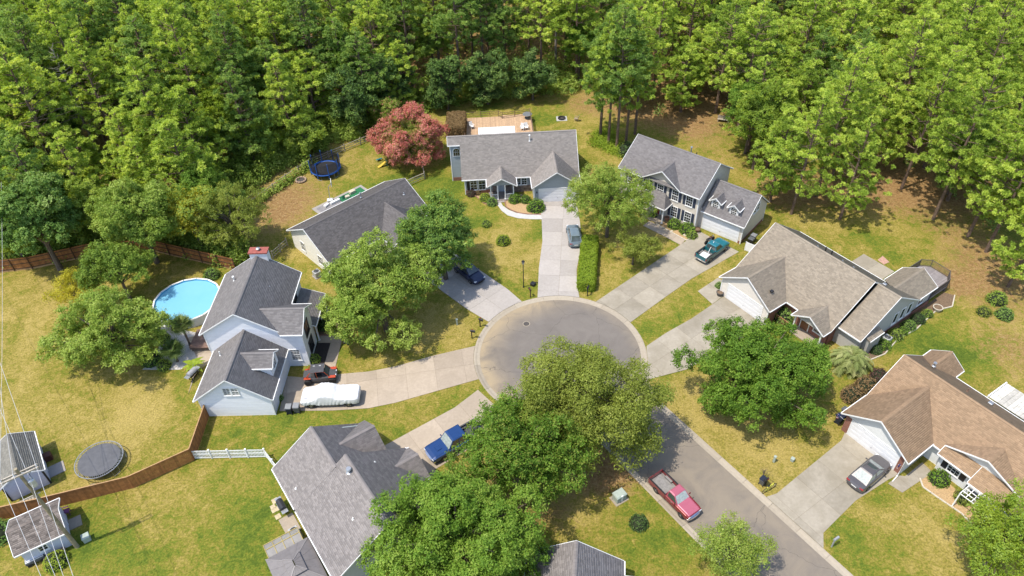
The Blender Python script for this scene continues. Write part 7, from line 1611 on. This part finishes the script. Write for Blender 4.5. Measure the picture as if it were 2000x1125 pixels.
for x in (-.52, .52):
    mb = MB(); mb.tube([(x+.33*math.cos(2*math.pi*k/24), 0, .34+.33*math.sin(2*math.pi*k/24)) for k in range(25)], .025, 5, False); w_ = mb.build('wheel', TYRE, bk); mb = MB()
    for k in range(10): a = 2*math.pi*k/10; mb.tube([(x, 0, .34), (x+.32*math.cos(a), 0, .34+.32*math.sin(a))], .006, 3)
    mb.build('spokes', METAL, w_)
mb = MB()
for p, q in (((-.52, 0, .34), (0, 0, .32)), ((0, 0, .32), (-.18, 0, .82)), ((-.18, 0, .82), (-.52, 0, .34)), ((-.16, 0, .76), (.4, 0, .78)), ((0, 0, .32), (.42, 0, .72)), ((.42, 0, .72), (.38, 0, .92))): mb.tube([p, q], .032, 6)
mb.build('frame', YEL, bk); mb = MB(); mb.tube([(.41, 0, .75), (.52, 0, .34)], .03, 6); mb.build('fork', YEL, bk); mb = MB(); mb.cbox((-.2, 0, .88), (.26, .14, .06), 0, .02); mb.build('saddle', BLK, bk); mb = MB(); mb.tube([(.38, -.3, .96), (.4, 0, .94), (.38, .3, .96)], .018, 6); mb.build('handlebar', BLK, bk)
# dry shrub behind the bin
dsr = broadleaf(seed=131, rx=.75, ry=.6, rz=.7, zc=.9, mat=LF['rust'], leaf=.12, nl=10, lobe=.35, dens=12, per=5, openness=.4, trunk_r=.04); tree('bare_sapling', 'thin brown sapling behind the bin and bicycle', g2(1489, 932), dsr)
# flags
def flagpole(label, p, z, rz): 
    t = thing('house_flag', label, 'flag', (p[0], p[1], 0), R(rz)); mb = MB(); mb.tube([(0, 0, z), (.75, 0, z+.75)], .02, 6); mb.build('staff', WHITE, t); S_ = 7
    for k in range(S_):
        a = MB(); z0 = z+.70-k*.085; pts = [[(.72-.12*j*.35, .04*math.sin(j*1.3+k), z0-.02*j-.085*i) for j in range(6)] for i in (1, 0)]
        a.add([p for r in pts for p in [(q[0]-.05*k*0, q[1], q[2]) for q in r]], [(j, j+1, j+7, j+6) for j in range(5)]); a.build('stripe', M('flag_red', (.4, .03, .03), .6) if k % 2 == 0 else PLW, t)
    a = MB(); a.box(.5, .7, -.012, .012+.06, z+.4, z+.68); a.build('canton', M('flag_blue', (.02, .03, .14), .6), t)
flagpole('striped flag on the front wall of the mid grey roof house', dl(8.6, 10.6), 1.6, 34); flagpole('striped flag on the garage corner of the brown roof house', gl(-.45, .2), 1.3, -150); flagpole('furled pale flag on the left garage corner of the brown roof house', gl(-6.7, .25), 1.5, 170)
# gazebo, cold frame and bits behind the near house
gz = thing('gazebo', 'grey hard top gazebo with raised vent at the bottom edge', 'gazebo', (*gp(578, 1108, 2.4)[:2], 0), R(-58)); GZ = M('gazebo_roof_grey', (.17, .155, .15), .55, .1, 2); GF = M('gazebo_frame', (.05, .045, .045), .5)
def hip(parent, x, y, ix, iy, z0, z1, m, name):
    c0 = [(-x, -y, z0), (x, -y, z0), (x, y, z0), (-x, y, z0)]; c1 = [(-ix, -iy, z1), (ix, -iy, z1), (ix, iy, z1), (-ix, iy, z1)]
    for i in range(4): mb = MB(); mb.slab([c0[i], c0[(i+1) % 4], c1[(i+1) % 4], c1[i]], .04); o = mb.build(name, m, parent)
    for i in range(4): mb = MB(); bar(mb, Vector(c0[i])+Vector((0, 0, .03)), Vector(c1[i])+Vector((0, 0, .03)), .06, .05); mb.build('hip_rib', M('gazebo_rib', (.24, .22, .21), .5), parent)
    for i in range(4):
        for f in (.25, .5, .75):
            a = Vector(c0[i]).lerp(Vector(c0[(i+1) % 4]), f); b = Vector(c1[i]).lerp(Vector(c1[(i+1) % 4]), f); mb = MB(); bar(mb, a+Vector((0, 0, .015)), b+Vector((0, 0, .015)), .035, .03); mb.build('seam', GZ, parent)
hip(gz, 2.2, 1.85, .75, .5, 2.15, 2.75, GZ, 'roof_panel'); hip(gz, .95, .7, .3, .05, 2.85, 3.12, GZ, 'vent_panel')
for x in (-2, 2):
    for y in (-1.65, 1.65): mb = MB(); mb.box(x-.06, x+.06, y-.06, y+.06, 0, 2.15); mb.build('post', GF, gz)
gh = thing('cold_frame', 'translucent lean-to greenhouse with bamboo coloured frame beside the gazebo', 'greenhouse', (*gp(552, 1058, 1.8)[:2], 0), R(-58)); POLY = M('polycarbonate', (.25, .235, .21), .25, .15, 2, spec=.7); FRM = M('frame_ochre', (.36, .28, .09), .6, .15, 4)
for j in range(2):
    for i in range(4):
        y0, y1 = -1.5+i*.75, -1.5+(i+1)*.75; x0, x1, z0, z1 = ((-.75, .05, 1.55, 1.95), (.05, 1.1, 1.95, 1.75))[j]; mb = MB(); mb.slab([(x0+.02, y0+.02, z0), (x1-.02, y0+.02, z1), (x1-.02, y1-.02, z1), (x0+.02, y1-.02, z0)], .02); mb.build('roof_sheet', POLY, gh)
for i in range(5):
    y = -1.5+i*.75; mb = MB(); bar(mb, (-.75, y, 1.6), (.05, y, 2.0), .05, .06); bar(mb, (.05, y, 2.0), (1.1, y, 1.8), .05, .06); mb.build('rafter', FRM, gh)
for x, z in ((-.75, 1.6), (.05, 2.0), (1.1, 1.8)): mb = MB(); bar(mb, (x, -1.5, z), (x, 1.5, z), .06, .06); mb.build('purlin', FRM, gh)
for x in (-.72, 1.07):
    for y in (-1.47, 1.47): mb = MB(); mb.box(x-.04, x+.04, y-.04, y+.04, 0, 1.6 if x < 0 else 1.8); mb.build('post', FRM, gh)
for i, (x, y, s) in enumerate([(.6, -.9, .55), (1.1, -1.3, .45), (1.5, -.9, .5), (1.5, -1.35, .45), (2.3, -1.3, .5)]):
    tag(MB().cbox((0, 0, .02), (s, s, .05), 0, .01).build('stepping_stone', M('stone_sand', (.45, .37, .23), .9, .2, 4), loc=(*dl(x, y), 0), rz=R(-56)), 'sandy stepping stone around the black barbecue', 'paving stone', 'stepping stones by the barbecue')
tag(MB().cbox((0, 0, .04), (2.0, 1.3, .1), 0, .01).build('paved_pad', CONC_TAN, loc=(*dl(3.7, -.75), 0), rz=R(-56)), 'tan concrete pad at the back wall of the mid grey roof house', 'pad')
rb_ = thing('rain_barrel', 'pale rain barrel between the gazebo and the mid grey roof house', 'barrel', (*gp(604, 1083, .9)[:2], 0)); mb = MB(); mb.lathe((0, 0, 0), [(.3, 0), (.36, .3), (.36, .7), (.3, .98)], 16); mb.build('drum', M('barrel_lilac', (.5, .49, .56), .4, .06, 4), rb_); mb = MB(); mb.disc((0, 0), .31, .98, 1.03, 16); mb.build('lid', PLW, rb_)
dkk = thing('back_steps', 'small timber steps at the back door of the mid grey roof house', 'steps', (*dl(11.6, -.3), 0), R(-56))
for i in range(4): mb = MB(); mb.box(-.5, .5, -.9+i*.3, -.62+i*.3, 0, .2+i*.15); mb.build('tread', M('deck_redbrown', (.20, .125, .095), .8, .2, 4, tone=.3), dkk)
# shed odds and ends
pl = thing('pallet', 'weathered pallet leaning against the plain grey shed', 'pallet', (*g2(52, 985), 0), R(31))
for i in range(8): mb = MB(); mb.box(-1.0+i*.25, -1.0+i*.25+.2, -.6, .6, .1, .14); mb.build('slat', RAILW, pl)
for y in (-.5, 0, .5): mb = MB(); mb.box(-1, 1, y-.05, y+.05, 0, .1); mb.build('bearer', RAILW, pl)
ct = thing('utility_cart', 'grey cart with slatted top below the streaked shed', 'cart', (*g2(72, 1095), 0), R(31)); mb = MB(); mb.cbox((0, 0, .38), (1.5, .7, .35), 0, .05); mb.build('tub', BING, ct)
for i in range(5): mb = MB(); mb.box(-.7, .7, -.3+i*.14, -.3+i*.14+.07, .57, .6); mb.build('slat', PLW, ct)
for x in (-.5, .5):
    for y in (-.36, .36): mb = MB(); mb.loft([[(x+.18*math.cos(2*math.pi*k/12), y+o, .18+.18*math.sin(2*math.pi*k/12)) for k in range(12)] for o in (-.04, .04)]); mb.build('wheel', TYRE, ct)
for i, (u, v, s) in enumerate([(96, 1091, .7), (108, 1086, .5), (122, 1078, .6)]): crate(('left', 'middle', 'right')[i]+' wooden crate along the wall of the streaked shed', g2(u, v), 0, (s, .4, .35), 31, M('crate_wood', (.33, .24, .15), .85, .3, 5))
tag(MB().box(0, 1.5, -.7, .7, 0, .06).build('door_slab', CONC_PALE, loc=(*g2(93, 925), 0), rz=R(34)), 'pale slab at the door of the plain grey shed', 'slab'); tag(MB().box(.1, 1.2, -.6, .6, 0, .05).build('door_slab', CONC_GREY, loc=(*g2(131, 1028), 0), rz=R(31)), 'shaded slab at the door of the streaked shed', 'slab')
crate('dark red storage tub beside the plain grey shed', g2(94, 897), 0, (.9, .7, .7), 34, M('tub_red', (.09, .03, .025), .6, .2, 4))
# brown roof house: trellis, awning, ornament
tr_ = thing('white_trellis', 'white grid arbour over the walk of the brown roof house', 'arbour', (*gl(5.6, 1.9), 0), R(-57))
for i in range(6): mb = MB(); mb.box(-1.3+i*.5-.03, -1.3+i*.5+.03, -.7, .7, 2.0, 2.06); mb.build('slat', WHITE, tr_)
for i in range(4): mb = MB(); mb.box(-1.35, 1.25, -.7+i*.44-.03, -.7+i*.44+.03, 1.93, 1.995); mb.build('cross_slat', WHITE, tr_)
for x in (-1.3, 1.2):
    for y in (-.66, .62): mb = MB(); mb.box(x-.05, x+.05, y-.05, y+.05, 0, 1.93); mb.build('post', WHITE, tr_)
pa = thing('patio_cover', 'weathered corrugated patio cover behind the brown roof house', 'patio cover', (GO.x, GO.y, 0), R(-57))
for i in range(16): mb = MB(); x = -.1+i*.42; mb.tone = random.random(); mb.slab([(x, 12.8, 2.55), (x+.4, 12.8, 2.55), (x+.4, 16.2, 2.2), (x, 16.2, 2.2)], .04); mb.build('roof_sheet', M('sheet_weathered', (.50, .47, .41), .6, .25, 3, tone=.5), pa)
mb = MB(); bar(mb, (-.2, 12.8, 2.6), (-.2, 16.3, 2.25), .12, .2); mb.build('edge_beam', WHITE, pa)
for x in (0, 6.3): mb = MB(); mb.box(x-.06, x+.06, 16, 16.12, 0, 2.1); mb.build('post', WHITE, pa)
fm = thing('garden_ornament', 'pink flamingo ornament behind the brown roof house', 'ornament', (*gl(-1.0, 13.1), 0)); PK = M('plastic_pink', (.62, .12, .2), .5); mb = MB(); mb.lathe((0, 0, .9), [(.02, 0), (.2, .12), (.22, .28), (.1, .42), (.02, .46)], 10); mb.build('body', PK, fm); mb = MB(); mb.tube([(.12, 0, 1.2), (.28, 0, 1.5), (.2, 0, 1.72), (.05, 0, 1.68)], .035, 6); mb.build('neck', PK, fm); mb = MB(); mb.tube([(0, .05, 0), (0, .05, .95)], .015, 5); mb.tube([(0, -.05, 0), (0, -.05, .95)], .015, 5); mb.build('legs', METAL, fm)
def pot(label, p, m, r=.25, z=.0):
    t = thing('planter_pot', label, 'planter', (p[0], p[1], z)); mb = MB(); mb.lathe((0, 0, 0), [(r*.7, 0), (r, .4), (r*1.08, .42), (r*1.08, .5), (r*.9, .5), (r*.9, .42)], 14); mb.build('pot', m, t); mb = MB(); mb.disc((0, 0), r*.9, .4, .44, 14); mb.build('soil', MULCH_BROWN, t); return t
TERR = M('terracotta', (.42, .2, .11), .8, .15, 5); pot('dark barrel planter on the pad of the tan roof house', g2(1405, 577), M('barrel_grey', (.09, .085, .08), .7), .4, .04); pot('terracotta pot by the porch of the beige house', g2(1302, 430), TERR, .3); pot('brown urn at the garage corner of the beige house', g2(1361, 453), M('urn_brown', (.10, .05, .035), .6), .4); pot('pale stone urn between the clipped shrubs of the grey house', g2(1016.5, 389.5), EDGE_PALE, .42); pot('round stone bowl in the bed of the tan roof house', fl(9.6, 17.6), EDGE_PALE, .5)
for i, (u, v, s, lab) in enumerate([(1339, 460, .35, 'white rock in the bed of the beige house'), (1312, 452, .2, 'small rock at the edge of the beige house bed')]): o = MB().lathe((0, 0, 0), [(s*.6, 0), (s, s*.3), (s*.7, s*.8), (.02, s)], 7).build('garden_rock', STON, loc=(*g2(u, v), 0)); o.scale = (1, .7, .8); tag(o, lab, 'rock')
dm = tag(MB().disc((0, 0), .55, .205, .225, 18).build('door_mat', IRONB, loc=(*el(-5.9, -.35), 0)), 'dark half round mat at the red front door', 'door mat')
pu = thing('push_toy', 'black toy lying on the lawn by the white house path', 'toy', (*g2(677, 671), 0), R(-20)); mb = MB(); mb.cbox((0, 0, .18), (.75, .3, .2), 0, .06); mb.build('body', BLK, pu)
for x in (-.28, .28):
    for y in (-.18, .18): mb = MB(); mb.loft([[(x+.1*math.cos(2*math.pi*k/10), y+o, .1+.1*math.sin(2*math.pi*k/10)) for k in range(10)] for o in (-.03, .03)]); mb.build('wheel', TYRE, pu)
ds = thing('downspout_extension', 'white downspout at the garage corner of the brown roof house', 'downspout', (*gl(-.3, .05), 0), R(-57)); mb = MB(); mb.tube([(0, -.05, 2.4), (0, -.05, .2), (.1, -.9, .08)], .05, 6); mb.build('pipe', WHITE, ds)
